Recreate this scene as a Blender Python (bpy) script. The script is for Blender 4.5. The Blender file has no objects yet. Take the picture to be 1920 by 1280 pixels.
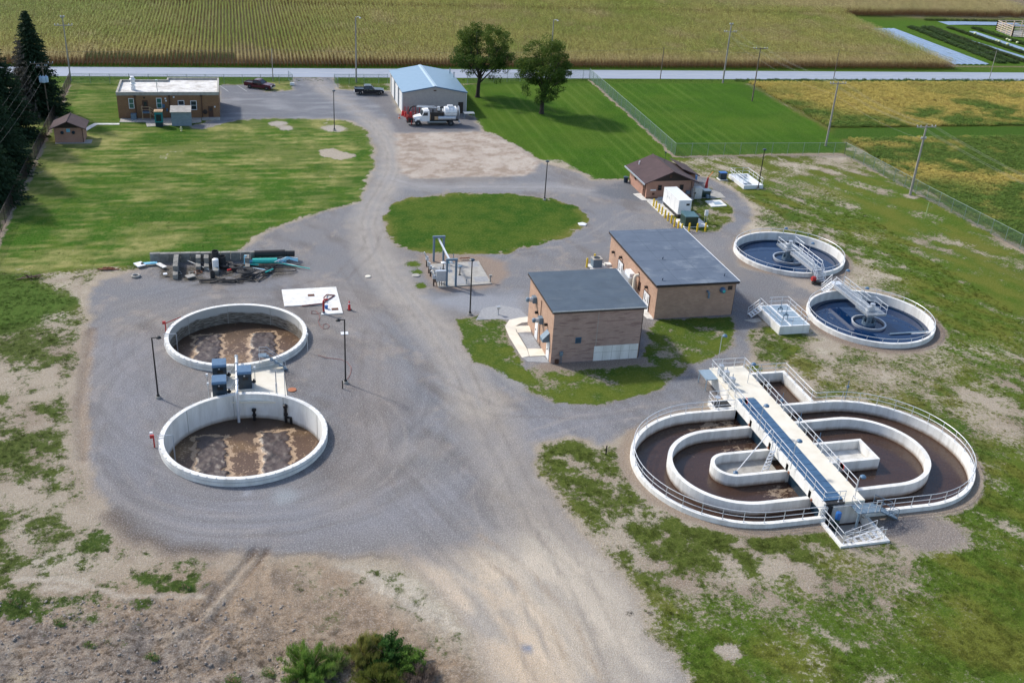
import bpy, math, random
import numpy as np
from mathutils import Vector, Matrix
random.seed(11)
R = math.radians
sc = bpy.context.scene
COL = sc.collection
# ------------------------------------------------------------ camera
# site frame: x runs along the road, y away from the camera, z up, metres
AZ = R(15.5); PITCH = R(26.977); ROLL = R(3.704); FPX = 1947.27; CH = 52.0
def rot2(x, y): return (x*math.cos(AZ)+y*math.sin(AZ), -x*math.sin(AZ)+y*math.cos(AZ))
def site(v): a, b = rot2(v[0], v[1]); return Vector((a, b, v[2]))
_f = Vector((0, math.cos(PITCH), -math.sin(PITCH))); _r = Vector((1, 0, 0)); _u = Vector((0, math.sin(PITCH), math.cos(PITCH)))
FW = site(_f); RT = site(_r*math.cos(ROLL)+_u*math.sin(ROLL)); UP = site(-_r*math.sin(ROLL)+_u*math.cos(ROLL))
cam = bpy.data.objects.new('camera', bpy.data.cameras.new('camera')); COL.objects.link(cam)
cam.matrix_world = Matrix(((RT.x, UP.x, -FW.x, 0), (RT.y, UP.y, -FW.y, 0), (RT.z, UP.z, -FW.z, CH), (0, 0, 0, 1)))
cam.data.sensor_width = 36; cam.data.lens = FPX/1920*36; cam.data.clip_start = 1; cam.data.clip_end = 9000
sc.camera = cam
# ------------------------------------------------------------ light
SUN_AZ = R(134.5); SUN_EL = R(41)
w = bpy.data.worlds.new('World'); sc.world = w; w.use_nodes = True
nt = w.node_tree; nt.nodes.clear()
sky = nt.nodes.new('ShaderNodeTexSky'); sky.sky_type = 'NISHITA'; sky.sun_disc = False
sky.sun_elevation = SUN_EL; sky.sun_rotation = R(90)-SUN_AZ; sky.air_density = 1.0; sky.dust_density = 1.6; sky.ozone_density = 1.0
bg = nt.nodes.new('ShaderNodeBackground'); bg.inputs[1].default_value = 0.15
wo = nt.nodes.new('ShaderNodeOutputWorld'); nt.links.new(sky.outputs[0], bg.inputs[0]); nt.links.new(bg.outputs[0], wo.inputs[0])
sl = bpy.data.lights.new('sun', 'SUN'); sl.energy = 2.55; sl.angle = R(4.5); sl.color = (1.0, 0.95, 0.86)
so = bpy.data.objects.new('sun', sl); COL.objects.link(so)
so.rotation_euler = Vector((math.cos(SUN_AZ)*math.cos(SUN_EL), math.sin(SUN_AZ)*math.cos(SUN_EL), math.sin(SUN_EL))).to_track_quat('Z', 'Y').to_euler()
so.location = (-100, 100, 120)
sc.view_settings.view_transform = 'Standard'; sc.view_settings.look = 'None'; sc.view_settings.gamma = 1
sc.view_settings.exposure = 0.58; sc.view_settings.use_curve_mapping = False
try: sc.cycles.max_bounces = 6; sc.cycles.transparent_max_bounces = 8
except Exception: pass

# a spot measured in the survey picture -> metres on the site, at height z
def G(px, py, z=0.0):
    d = FPX*FW+(px-960)*RT-(py-640)*UP
    t = (z-CH)/d.z
    return (d.x*t, d.y*t)
def G3(px, py, z=0.0): a = G(px, py, z); return (a[0], a[1], z)

# ------------------------------------------------------------ mesh helpers
ORG = {}
class MB:
    def __init__(s): s.v = []; s.f = []; s.m = []; s.k = 0
    def add(s, vs, fs, k=None):
        o = len(s.v); s.v += [tuple(p) for p in vs]
        for f in fs: s.f.append(tuple(o+i for i in f)); s.m.append(s.k if k is None else k)
        return s
    def bx(s, x0, x1, y0, y1, z0, z1, k=None):
        return s.add([(x0,y0,z0),(x1,y0,z0),(x1,y1,z0),(x0,y1,z0),(x0,y0,z1),(x1,y0,z1),(x1,y1,z1),(x0,y1,z1)],
                     [(0,3,2,1),(4,5,6,7),(0,1,5,4),(1,2,6,5),(2,3,7,6),(3,0,4,7)], k)
    def box(s, c, d, rz=0, k=None):
        cs, sn = math.cos(rz), math.sin(rz); vs = []
        for z in (-.5, .5):
            for x, y in ((-.5,-.5),(.5,-.5),(.5,.5),(-.5,.5)):
                X, Y = x*d[0], y*d[1]; vs.append((c[0]+X*cs-Y*sn, c[1]+X*sn+Y*cs, c[2]+z*d[2]))
        return s.add(vs, [(0,3,2,1),(4,5,6,7),(0,1,5,4),(1,2,6,5),(2,3,7,6),(3,0,4,7)], k)
    def prism(s, poly, z0, z1, k=None):
        n = len(poly); ar = sum(poly[i][0]*poly[(i+1)%n][1]-poly[(i+1)%n][0]*poly[i][1] for i in range(n))
        if ar < 0: poly = poly[::-1]
        return s.add([(p[0],p[1],z0) for p in poly]+[(p[0],p[1],z1) for p in poly],
              [tuple(range(n))[::-1], tuple(range(n, 2*n))]+[(i,(i+1)%n,n+(i+1)%n,n+i) for i in range(n)], k)
    def xz(s, prof, y0, y1, k=None):      # side profile in x,z pushed through y
        n = len(prof)
        return s.add([(p[0],y0,p[1]) for p in prof]+[(p[0],y1,p[1]) for p in prof],
              [tuple(range(n)), tuple(range(n,2*n))[::-1]]+[(i,n+i,n+(i+1)%n,(i+1)%n) for i in range(n)], k)
    def tube(s, pts, r, n=6, k=None, closed=False, cap=True):
        P = [Vector(p) for p in pts]; N = len(P); o = len(s.v); rr = r if isinstance(r, (list, tuple)) else [r]*N
        last = None
        for i, p in enumerate(P):
            a = P[(i-1)%N] if (i > 0 or closed) else p; b = P[(i+1)%N] if (i < N-1 or closed) else p
            t = (b-a); t = t.normalized() if t.length > 1e-9 else Vector((0,0,1))
            if last is None: ref = Vector((0,0,1)) if abs(t.z) < .9 else Vector((1,0,0)); u = t.cross(ref).normalized()
            else:
                u = last-t*last.dot(t); u = u.normalized() if u.length > 1e-6 else t.orthogonal().normalized()
            last = u; w2 = t.cross(u)
            for j in range(n):
                a2 = 2*math.pi*(j+.5)/n; s.v.append(tuple(p+(u*math.cos(a2)+w2*math.sin(a2))*rr[i]))
        kk = s.k if k is None else k
        for i in range(N if closed else N-1):
            for j in range(n):
                a = o+i*n+j; b = o+i*n+(j+1)%n; c = o+((i+1)%N)*n+(j+1)%n; d = o+((i+1)%N)*n+j
                s.f.append((a,b,c,d)); s.m.append(kk)
        if cap and not closed:
            s.f.append(tuple(o+j for j in range(n))[::-1]); s.m.append(kk)
            s.f.append(tuple(o+(N-1)*n+j for j in range(n))); s.m.append(kk)
        return s
    def cyl(s, a, b, r0, r1=None, n=12, k=None): return s.tube([a, b], [r0, r0 if r1 is None else r1], n, k)
    def lathe(s, c, prof, n=24, k=None, axis='z'):
        o = len(s.v); m = len(prof)
        for r, z in prof:
            for j in range(n):
                a = 2*math.pi*j/n; x, y = r*math.cos(a), r*math.sin(a)
                s.v.append((c[0]+x,c[1]+y,c[2]+z) if axis == 'z' else ((c[0]+z,c[1]+x,c[2]+y) if axis == 'x' else (c[0]+y,c[1]+z,c[2]+x)))
        kk = s.k if k is None else k
        for i in range(m-1):
            for j in range(n):
                s.f.append((o+i*n+j,o+i*n+(j+1)%n,o+(i+1)*n+(j+1)%n,o+(i+1)*n+j)); s.m.append(kk)
        if prof[0][0] > 1e-6: s.f.append(tuple(o+j for j in range(n))[::-1]); s.m.append(kk)
        if prof[-1][0] > 1e-6: s.f.append(tuple(o+(m-1)*n+j for j in range(n))); s.m.append(kk)
        return s
    def wall(s, pts, th, z0, z1, closed=False, k=None, side=0):   # wall of thickness th; side 0 = centred, 1 = to the left
        N = len(pts); inn = []; out = []
        for i, p in enumerate(pts):
            a = pts[(i-1)%N] if (i > 0 or closed) else p; b = pts[(i+1)%N] if (i < N-1 or closed) else p
            d1 = Vector((p[0]-a[0], p[1]-a[1])); d2 = Vector((b[0]-p[0], b[1]-p[1]))
            if d1.length < 1e-9: d1 = d2
            if d2.length < 1e-9: d2 = d1
            d1.normalize(); d2.normalize(); t = (d1+d2).normalized(); nn = Vector((-t.y, t.x)); sc_ = 1/max(.4, nn.dot(Vector((-d1.y, d1.x))))
            lo, hi = (-.5, .5) if side == 0 else ((0, 1) if side > 0 else (-1, 0))
            out.append((p[0]+nn.x*th*lo*sc_, p[1]+nn.y*th*lo*sc_)); inn.append((p[0]+nn.x*th*hi*sc_, p[1]+nn.y*th*hi*sc_))
        o = len(s.v); kk = s.k if k is None else k
        for a, b in zip(out, inn): s.v += [(a[0],a[1],z0),(a[0],a[1],z1),(b[0],b[1],z1),(b[0],b[1],z0)]
        for i in range(N if closed else N-1):
            a = o+4*i; b = o+4*((i+1)%N)
            for j in range(4): s.f.append((a+j, b+j, b+(j+1)%4, a+(j+1)%4)); s.m.append(kk)
        if not closed:
            s.f.append((o, o+1, o+2, o+3)); s.m.append(kk); e = o+4*(N-1); s.f.append((e+3, e+2, e+1, e)); s.m.append(kk)
        return s
    def mesh(s, name, mats, smooth=False, org=(0,0,0)):
        me = bpy.data.meshes.new(name)
        V = [(x-org[0], y-org[1], z-org[2]) for x, y, z in s.v]
        me.from_pydata(V, [], s.f); 
        if not isinstance(mats, (list, tuple)): mats = [mats]
        for m in mats: me.materials.append(m)
        if len(mats) > 1: me.polygons.foreach_set('material_index', s.m)
        if smooth:
            me.polygons.foreach_set('use_smooth', [True]*len(s.f))
            try: me.set_sharp_from_angle(angle=R(40))
            except Exception: pass
        me.validate(); me.update(); return me

def link(o, parent=None):
    COL.objects.link(o)
    if parent is not None: o.parent = parent
    return o
def tag(o, label, cat, group=None):
    o['label'] = label; o['category'] = cat
    if group: o['group'] = group
    return o
def thing(name, label, cat, loc=(0,0,0), rz=0, group=None, local=False):
    o = bpy.data.objects.new(name, None); link(o); o.location = loc; o.rotation_euler = (0,0,rz); o.empty_display_size = .3
    ORG[o.name] = (0,0,0) if (local or rz) else tuple(loc)
    return tag(o, label, cat, group)
def kid(name, mb, mats, parent, label=None, smooth=False, kind=None):
    org = ORG.get(parent.name, (0,0,0))
    o = bpy.data.objects.new(name, mb.mesh(name, mats, smooth, org)); link(o, parent); ORG[o.name] = org
    if label: o['label'] = label
    if kind: o['kind'] = kind
    return o
def solo(name, mb, mats, label, cat, group=None, smooth=False, org=(0,0,0)):
    o = bpy.data.objects.new(name, mb.mesh(name, mats, smooth, org)); o.location = org; link(o); return tag(o, label, cat, group)
def struct(name, mb, mats, smooth=False, kind='structure', label=None):
    o = bpy.data.objects.new(name, mb.mesh(name, mats, smooth)); link(o); o['kind'] = kind
    if label: o['label'] = label
    return o
def rep(src, parent, loc, rz=0, scale=None):      # a repeated piece sharing its mesh
    c = src.copy(); link(c, parent); c.location = loc; c.rotation_euler = (0,0,rz)
    if scale: c.scale = scale
    return c
def dup(root, loc, rz=0, label=None, parent=None):
    c = root.copy(); link(c, parent)
    if parent is None:
        c.location = loc; c.rotation_euler = (0,0,rz)
        if label: c['label'] = label
    for ch in root.children: dup(ch, None, 0, None, c)
    return c

# ------------------------------------------------------------ materials
def nodes(m): 
    m.use_nodes = True; t = m.node_tree; t.nodes.clear()
    o = t.nodes.new('ShaderNodeOutputMaterial'); b = t.nodes.new('ShaderNodeBsdfPrincipled'); t.links.new(b.outputs[0], o.inputs[0])
    return t, b
def N(t, kind, **kw):
    n = t.nodes.new(kind)
    for k_, v in kw.items(): setattr(n, k_, v)
    return n
def math_(t, op, a, b=None, clamp=False):
    n = N(t, 'ShaderNodeMath', operation=op); n.use_clamp = clamp
    for i, x in enumerate((a, b)):
        if x is None: continue
        if isinstance(x, (int, float)): n.inputs[i].default_value = x
        else: t.links.new(x, n.inputs[i])
    return n.outputs[0]
def mixc(t, f, a, b, bt='MIX'):
    n = N(t, 'ShaderNodeMix', data_type='RGBA', blend_type=bt)
    for i, x in ((0, f), (6, a), (7, b)):
        if isinstance(x, (int, float)): n.inputs[i].default_value = x
        elif isinstance(x, (tuple, list)): n.inputs[i].default_value = (*x[:3], 1)
        else: t.links.new(x, n.inputs[i])
    return n.outputs[2]
def posn(t, sc3=(1,1,1)):
    g = N(t, 'ShaderNodeNewGeometry'); m = N(t, 'ShaderNodeMapping'); m.inputs[3].default_value = sc3
    t.links.new(g.outputs['Position'], m.inputs[0]); return m.outputs[0]
def noise(t, vec, s, d=4, r=.55):
    n = N(t, 'ShaderNodeTexNoise'); n.inputs['Scale'].default_value = s; n.inputs['Detail'].default_value = d; n.inputs['Roughness'].default_value = r
    t.links.new(vec, n.inputs['Vector']); return n.outputs['Fac']
def ramp(t, fac, a, b):
    n = N(t, 'ShaderNodeMapRange'); n.inputs[1].default_value = a; n.inputs[2].default_value = b; t.links.new(fac, n.inputs[0]); return n.outputs[0]
def bump(t, b, h, strength=.3, dist=.02):
    n = N(t, 'ShaderNodeBump'); n.inputs['Strength'].default_value = strength; n.inputs['Distance'].default_value = dist
    t.links.new(h, n.inputs['Height']); t.links.new(n.outputs[0], b.inputs['Normal'])
def mk(name, c1, c2=None, s=3.0, rough=.7, metal=0.0, bmp=.2, streak=False, fine=25.0, lo=.35, hi=.65):
    m = bpy.data.materials.new(name); t, b = nodes(m)
    if c2 is None: c2 = tuple(x*.86 for x in c1)
    v = posn(t, (1,1,.18) if streak else (1,1,1)); n1 = noise(t, v, s, 5, .6)
    c = mixc(t, ramp(t, n1, lo, hi), c1, c2)
    n2 = noise(t, posn(t), fine, 3, .6); c = mixc(t, math_(t, 'MULTIPLY', ramp(t, n2, .3, .7), .16), c, (0,0,0))
    t.links.new(c, b.inputs['Base Color']); b.inputs['Roughness'].default_value = rough; b.inputs['Metallic'].default_value = metal
    if bmp: bump(t, b, n2, bmp, .02)
    return m
M = {}
M['conc'] = mk('concrete', (.70,.69,.65), (.50,.485,.45), 1.3, .85, streak=True, lo=.42, hi=.68)
M['concw'] = mk('pale_concrete', (.82,.81,.775), (.62,.605,.565), 1.1, .8, streak=True, lo=.42, hi=.68)
def tideconc(name, z0, z1, dark):
    m = mk(name, (.82,.81,.775), (.62,.605,.565), 1.1, .8, streak=True, lo=.42, hi=.68); t = m.node_tree; b = [q for q in t.nodes if q.type == 'BSDF_PRINCIPLED'][0]; src = b.inputs['Base Color'].links[0].from_socket
    g = N(t, 'ShaderNodeNewGeometry'); sp = N(t, 'ShaderNodeSeparateXYZ'); t.links.new(g.outputs['Position'], sp.inputs[0]); hh = math_(t, 'ADD', sp.outputs[2], math_(t, 'MULTIPLY', noise(t, posn(t, (1,1,.15)), 2.0, 5, .7), .35))
    t.links.new(mixc(t, ramp(t, hh, z1, z0), src, dark), b.inputs['Base Color']); return m
M['tide'] = tideconc('waterline_stained_concrete', -.50, -.12, (.22,.16,.115)); M['tide2'] = tideconc('sludge_line_concrete', -1.75, -1.3, (.30,.25,.20))
M['concg'] = mk('weathered_concrete', (.44,.42,.38), (.32,.30,.27), 1.6, .9)
M['concc'] = mk('cream_concrete_deck', (.80,.75,.64), (.72,.66,.54), .8, .85)
M['galv'] = mk('galvanised_steel', (.62,.65,.68), (.50,.53,.57), 6, .42, .55, .05)
M['alum'] = mk('aluminium_rail', (.80,.82,.84), (.70,.72,.75), 6, .35, .35, 0)
M['steelb'] = mk('blue_grey_painted_steel', (.17,.24,.31), (.13,.19,.25), 4, .5, .1, .05)
M['white'] = mk('white_paint', (.82,.83,.84), (.76,.77,.78), 3, .4, 0, .03)
M['black'] = mk('black_metal', (.012,.012,.014), (.02,.02,.02), 6, .45, .2, .05)
M['rubber'] = mk('black_rubber', (.018,.018,.02), (.03,.03,.032), 8, .75, 0, .1)
M['dark'] = mk('painted_void_shade', (.02,.022,.025), (.03,.03,.032), 4, .8)  # near-black colour standing in for the shade inside hollows
M['yellow'] = mk('safety_yellow', (.80,.56,.02), (.72,.48,.02), 6, .5, 0, .03)
M['red'] = mk('red_paint', (.48,.03,.03), (.38,.03,.025), 4, .5, 0, .04)
M['orange'] = mk('orange_paint', (.80,.17,.03), (.70,.13,.03), 4, .5, 0, .04)
M['teal'] = mk('teal_paint', (.0,.22,.24), (.0,.17,.2), 4, .5, 0, .04)
M['tealpipe'] = mk('aqua_plastic_pipe', (.05,.56,.47), (.04,.46,.40), 4, .4, 0, .03)
M['cyanpipe'] = mk('light_blue_plastic', (.22,.54,.72), (.17,.46,.64), 4, .4, 0, .03)
M['navy'] = mk('navy_cabinet_paint', (.016,.04,.065), (.012,.03,.05), 4, .35, .1, .03)
M['navytop'] = mk('slate_blue_cabinet_lid', (.10,.19,.30), (.08,.15,.25), 3, .35, .1, .03)
M['blue'] = mk('blue_paint', (.02,.14,.42), (.02,.1,.34), 4, .4, 0, .03)
M['dgreen'] = mk('dark_green_paint', (.012,.045,.035), (.01,.035,.03), 4, .4, 0, .03)
M['wood'] = mk('weathered_wood', (.52,.36,.22), (.42,.28,.16), 5, .8)
M['pole'] = mk('utility_pole_wood', (.40,.37,.33), (.28,.25,.22), 3, .9, streak=True)
M['poled'] = mk('dark_pole_wood', (.20,.16,.12), (.14,.11,.08), 3, .9, streak=True)
M['glass'] = mk('window_glass', (.02,.03,.04), (.03,.04,.05), 2, .08, 0, 0)
M['glassg'] = mk('green_tinted_glass', (.06,.16,.13), (.05,.12,.10), 2, .1, 0, 0)
M['brown'] = mk('brown_paint', (.09,.035,.02), (.07,.03,.018), 4, .6)
M['dbrown'] = mk('dark_brown_trim', (.028,.018,.016), (.04,.025,.02), 4, .7)
M['asphalt'] = mk('asphalt', (.10,.11,.125), (.16,.165,.175), .5, .85)
M['wgreygr'] = mk('pale_grey_gravel', (.36,.37,.38), (.28,.28,.29), 4, .95, 0, .8)
M['rust'] = mk('rusty_iron', (.24,.08,.035), (.16,.06,.03), 5, .85)
M['pink'] = mk('hazard_red_plastic', (.65,.03,.03), (.6,.02,.03), 5, .5, 0, 0)
M['wire'] = mk('wire', (.16,.16,.16), (.2,.2,.2), 3, .6, 0, 0)
M['wirel'] = mk('bright_wire', (.45,.46,.40), (.4,.4,.36), 3, .5, 0, 0)
M['tyre'] = M['rubber']

def brickmat(name, c1, c2, mortar, bw=.4, bh=.2, rough=.9, bias=0.0, stain=None):
    m = bpy.data.materials.new(name); t, b = nodes(m)
    g = N(t, 'ShaderNodeNewGeometry'); sp = N(t, 'ShaderNodeSeparateXYZ'); t.links.new(g.outputs['Position'], sp.inputs[0])
    cb = N(t, 'ShaderNodeCombineXYZ'); t.links.new(math_(t, 'ADD', sp.outputs[0], sp.outputs[1]), cb.inputs[0]); t.links.new(sp.outputs[2], cb.inputs[1])
    br = N(t, 'ShaderNodeTexBrick'); t.links.new(cb.outputs[0], br.inputs[0]); br.inputs['Scale'].default_value = 1
    br.inputs['Brick Width'].default_value = bw; br.inputs['Row Height'].default_value = bh; br.inputs['Mortar Size'].default_value = .012
    br.inputs['Color1'].default_value = (*c1, 1); br.inputs['Color2'].default_value = (*c2, 1); br.inputs['Mortar'].default_value = (*mortar, 1); br.inputs['Bias'].default_value = bias
    n1 = noise(t, posn(t), .7, 4, .6); c = mixc(t, math_(t, 'MULTIPLY', ramp(t, n1, .35, .75), .3), br.outputs[0], tuple(x*.55 for x in c2))
    if stain:
        n3 = noise(t, posn(t, (.6,.6,5.0)), 1.0, 3, .5); c = mixc(t, math_(t, 'MULTIPLY', ramp(t, n3, .56, .6), .55), c, stain)
    n2 = noise(t, posn(t), 18, 2); c = mixc(t, math_(t, 'MULTIPLY', n2, .2), c, (0,0,0))
    t.links.new(c, b.inputs['Base Color']); b.inputs['Roughness'].default_value = rough; bump(t, b, br.outputs['Fac'], .5, -.01)
    return m
M['tanb'] = brickmat('tan_split_face_block', (.52,.335,.235), (.44,.27,.19), (.40,.30,.24))
M['taub'] = brickmat('mauve_shade_split_face_block', (.48,.33,.27), (.42,.28,.235), (.36,.28,.25), stain=(.20,.115,.10))  # mauve copy of the tan block, shade mixed into its colour
M['offb'] = brickmat('orange_brown_brick', (.34,.17,.075), (.26,.12,.05), (.25,.17,.11), .22, .075)
M['pinkb'] = brickmat('pink_brick', (.52,.27,.19), (.44,.22,.15), (.42,.28,.22), .22, .075)
M['greyb'] = brickmat('grey_concrete_block', (.30,.36,.40), (.24,.30,.34), (.20,.24,.27), .4, .2)

def roofmat(name, c1, c2, seam=0.0, axis=0, rough=.7, metal=0.0, sc_=.6, scuff=None):
    m = bpy.data.materials.new(name); t, b = nodes(m); v = posn(t)
    n1 = noise(t, v, sc_, 5, .6); c = mixc(t, ramp(t, n1, .3, .7), c1, c2)
    if scuff: c = mixc(t, math_(t, 'MULTIPLY', ramp(t, noise(t, v, .35, 6, .7), .5, .72), .7), c, scuff)
    n2 = noise(t, v, 14, 3, .7); c = mixc(t, math_(t, 'MULTIPLY', n2, .25), c, (0,0,0))
    t.links.new(c, b.inputs['Base Color']); b.inputs['Roughness'].default_value = rough; b.inputs['Metallic'].default_value = metal
    bump(t, b, n2, .25, .02); return m
M['epdm'] = roofmat('dark_slate_membrane_roof', (.075,.108,.145), (.055,.08,.11), scuff=(.11,.14,.165))
M['epdml'] = roofmat('scuffed_slate_membrane_roof', (.115,.15,.205), (.09,.12,.17), scuff=(.26,.30,.34))
M['shing'] = roofmat('purple_brown_shingles', (.095,.06,.062), (.065,.042,.045), rough=.95)
M['gar'] = roofmat('light_blue_metal_roof', (.24,.37,.49), (.21,.33,.45), rough=.45, metal=.1, sc_=1.5)
M['garr'] = mk('pale_blue_ridge_cap', (.45,.58,.68), (.40,.52,.62), 3, .4, .1, 0)
M['garw'] = mk('taupe_ribbed_metal_wall', (.43,.40,.38), (.39,.36,.345), 2, .55, .1, 0)
M['wroof'] = roofmat('white_worn_flat_roof', (.84,.82,.79), (.55,.52,.48), rough=.8, sc_=.7, scuff=(.40,.36,.31))
# ------------------------------------------------------------ numpy noise and masks
_rng = np.random.default_rng(5); _T = [_rng.random((256, 256)) for _ in range(12)]
def vn(x, y, k):
    T = _T[k % 12]; xi = np.floor(x).astype(int); yi = np.floor(y).astype(int); fx = x-xi; fy = y-yi
    fx = fx*fx*(3-2*fx); fy = fy*fy*(3-2*fy); a = xi & 255; b = yi & 255; a1 = (xi+1) & 255; b1 = (yi+1) & 255
    return (T[a,b]*(1-fx)+T[a1,b]*fx)*(1-fy)+(T[a,b1]*(1-fx)+T[a1,b1]*fx)*fy
def fbm(x, y, s, o=4, k=0, g=.55):
    r = 0; am = 1; tot = 0; x = x/s+17.3*k; y = y/s-9.1*k
    for i in range(o): r = r+am*vn(x, y, k+i); tot += am; am *= g; x = x*2.03+5.1; y = y*2.03+1.7
    return r/tot
def sdist(X, Y, poly, closed=True):
    P = np.array(poly, float); n = len(P); d = np.full(X.shape, 1e9); ins = np.zeros(X.shape, bool)
    for i in range(n if closed else n-1):
        ax, ay = P[i]; bx_, by_ = P[(i+1)%n]; ex, ey = bx_-ax, by_-ay; L = ex*ex+ey*ey+1e-12
        t = np.clip(((X-ax)*ex+(Y-ay)*ey)/L, 0, 1); d = np.minimum(d, (X-ax-t*ex)**2+(Y-ay-t*ey)**2)
        if closed:
            c = (ay > Y) != (by_ > Y); xx = ax+(Y-ay)*ex/(ey if abs(ey) > 1e-12 else 1e-12); ins ^= c & (X < xx)
    d = np.sqrt(d); return np.where(ins, -d, d) if closed else d
def local(X, Y, pts, pad, fn, out=1e3):
    P = np.array(pts); m = (X > P[:,0].min()-pad) & (X < P[:,0].max()+pad) & (Y > P[:,1].min()-pad) & (Y < P[:,1].max()+pad)
    r = np.full(X.shape, float(out)); 
    if m.any(): r[m] = fn(X[m], Y[m])
    return r
def pg(*pts): return [G(a, b) for a, b in pts]
def area(X, Y, pts, soft=.5):
    d = local(X, Y, pts, 6, lambda x, y: sdist(x, y, pts)); return np.clip(.5-d/(2*soft), 0, 1)
def line(X, Y, pts, wdt, soft=.5):
    d = local(X, Y, pts, wdt+6, lambda x, y: sdist(x, y, pts, False)); return np.clip((wdt/2+soft-d)/(2*soft), 0, 1)
def lerp(a, b, f): return a+(b-a)*f[:, None]

# ------------------------------------------------------------ big circles and basins on the site
T1 = (-2.03, 102.81); T2 = (-1.56, 82.59); TR = 7.39; TH = .45; TZ = .75
C1 = (71.39, 118.70); C2 = (71.72, 98.42); CR = 7.48; CTH = .32; CZ = .6
DL = (41.2, 71.45); DR = (55.75, 71.5); DRAD = 9.15; DZ = .45
def arc(c, r, a0, a1, n): return [(c[0]+r*math.cos(a0+(a1-a0)*i/n), c[1]+r*math.sin(a0+(a1-a0)*i/n)) for i in range(n+1)]
ditch_poly = arc(DL, DRAD-.15, R(90), R(270), 48)+arc(DR, DRAD-.15, R(-90), R(90), 48)+[(54.45, 80.5), (54.45, 87.1), (46.0, 87.1), (46.0, 80.6)]
pit_poly = [(45.45, 59.05), (49.6, 59.05), (49.6, 62.5), (45.45, 62.5)]
conc_tank = [(77.5, 146.1), (80.8, 146.1), (80.8, 151.9), (77.5, 151.9)]
holes = [arc(T1, TR-.2, 0, 2*math.pi*71/72, 71), arc(T2, TR-.2, 0, 2*math.pi*71/72, 71), arc(C1, CR-.15, 0, 2*math.pi*71/72, 71), arc(C2, CR-.15, 0, 2*math.pi*71/72, 71), ditch_poly, pit_poly]

# ------------------------------------------------------------ ground surface
yard = pg((553,146),(625,146),(627,168),(665,171),(728,172),(745,213),(873,215),(888,222),(902,246),(930,255),(985,285),(1010,305),(1090,325),(1110,340),(1180,338),(1213,374),(1225,388),(1300,432),(1325,432),(1345,433),(1370,415),(1375,395),(1345,365),(1310,345),(1285,325),(1330,335),(1370,355),(1400,380),(1412,405),(1400,425),(1378,447),(1385,500),(1480,520),(1590,518),(1560,545),(1515,575),(1440,580),(1412,620),(1410,660),(1350,745),(1200,800),(1175,808),(1125,835),(1110,822),(1060,815),(1000,832),(1000,880),(1030,920),(1060,970),(1110,1020),(1150,1080),(1190,1120),(1210,1180),(1250,1230),(1290,1300),(945,1300),(890,1200),(850,1130),(800,1080),(740,1045),(560,1035),(400,1035),(340,1028),(265,1010),(215,970),(180,920),(162,850),(158,760),(165,700),(170,600),(165,560),(190,525),(240,512),(300,490),(450,474),(510,432),(600,400),(675,380),(704,310),(703,280),(690,245),(660,228),(625,222),(495,222),(440,225),(376,243),(358,238),(412,222),(412,160),(460,160),(500,173),(551,170))
isl1 = pg((718,405),(735,385),(770,370),(850,362),(960,363),(1030,372),(1075,385),(1100,402),(1105,414),(1090,430),(1060,445),(1010,460),(950,475),(880,478),(800,475),(745,465),(722,435))
isl2 = pg((855,598),(900,590),(945,600),(958,625),(968,660),(985,692),(1030,684),(1200,672),(1225,600),(1375,594),(1378,640),(1370,655),(1345,668),(1300,682),(1270,700),(1240,730),(1190,745),(1110,758),(1040,755),(1000,740),(975,715),(930,695),(890,680),(868,650),(862,620))
isl3 = pg((1213,378),(1300,372),(1330,350),(1345,365),(1375,395),(1370,415),(1345,432),(1325,436),(1300,430),(1230,392))
isl4 = pg((1408,615),(1430,612),(1520,626),(1515,650),(1420,700),(1407,660))
dirtpad = pg((742,250),(900,247),(930,255),(985,285),(1010,305),(1005,322),(985,330),(770,335),(752,322),(744,300))
soilpad = pg((790,478),(800,475),(880,478),(915,482),(950,492),(955,510),(930,535),(915,540),(822,545),(800,520))
lotpoly = pg((412,243),(412,160),(460,160),(500,173),(551,170),(553,146),(625,146),(627,168),(665,171),(728,172),(745,213),(700,226),(660,222),(495,222),(440,226),(376,243))
apron = pg((728,172),(745,213),(873,213),(888,222),(900,245),(745,248),(735,225),(700,190),(665,172))
brasph = pg((1120,350),(1180,338),(1210,372),(1213,378),(1150,372),(1110,362))
track = pg((590,150),(612,172),(650,195),(700,228),(725,258),(737,290),(737,320),(722,350),(700,385),(690,420),(700,470),(730,520),(790,590),(860,680),(900,760))
branch = pg((737,335),(790,350),(900,350),(1050,350),(1130,360))
exitroad = pg((900,760),(960,880),(1020,990),(1080,1080),(1130,1180),(1170,1300))
circ1 = pg((560,520),(660,560),(700,640),(720,740),(700,840),(640,940))
def C_(*c): return np.array(c, float)
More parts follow.
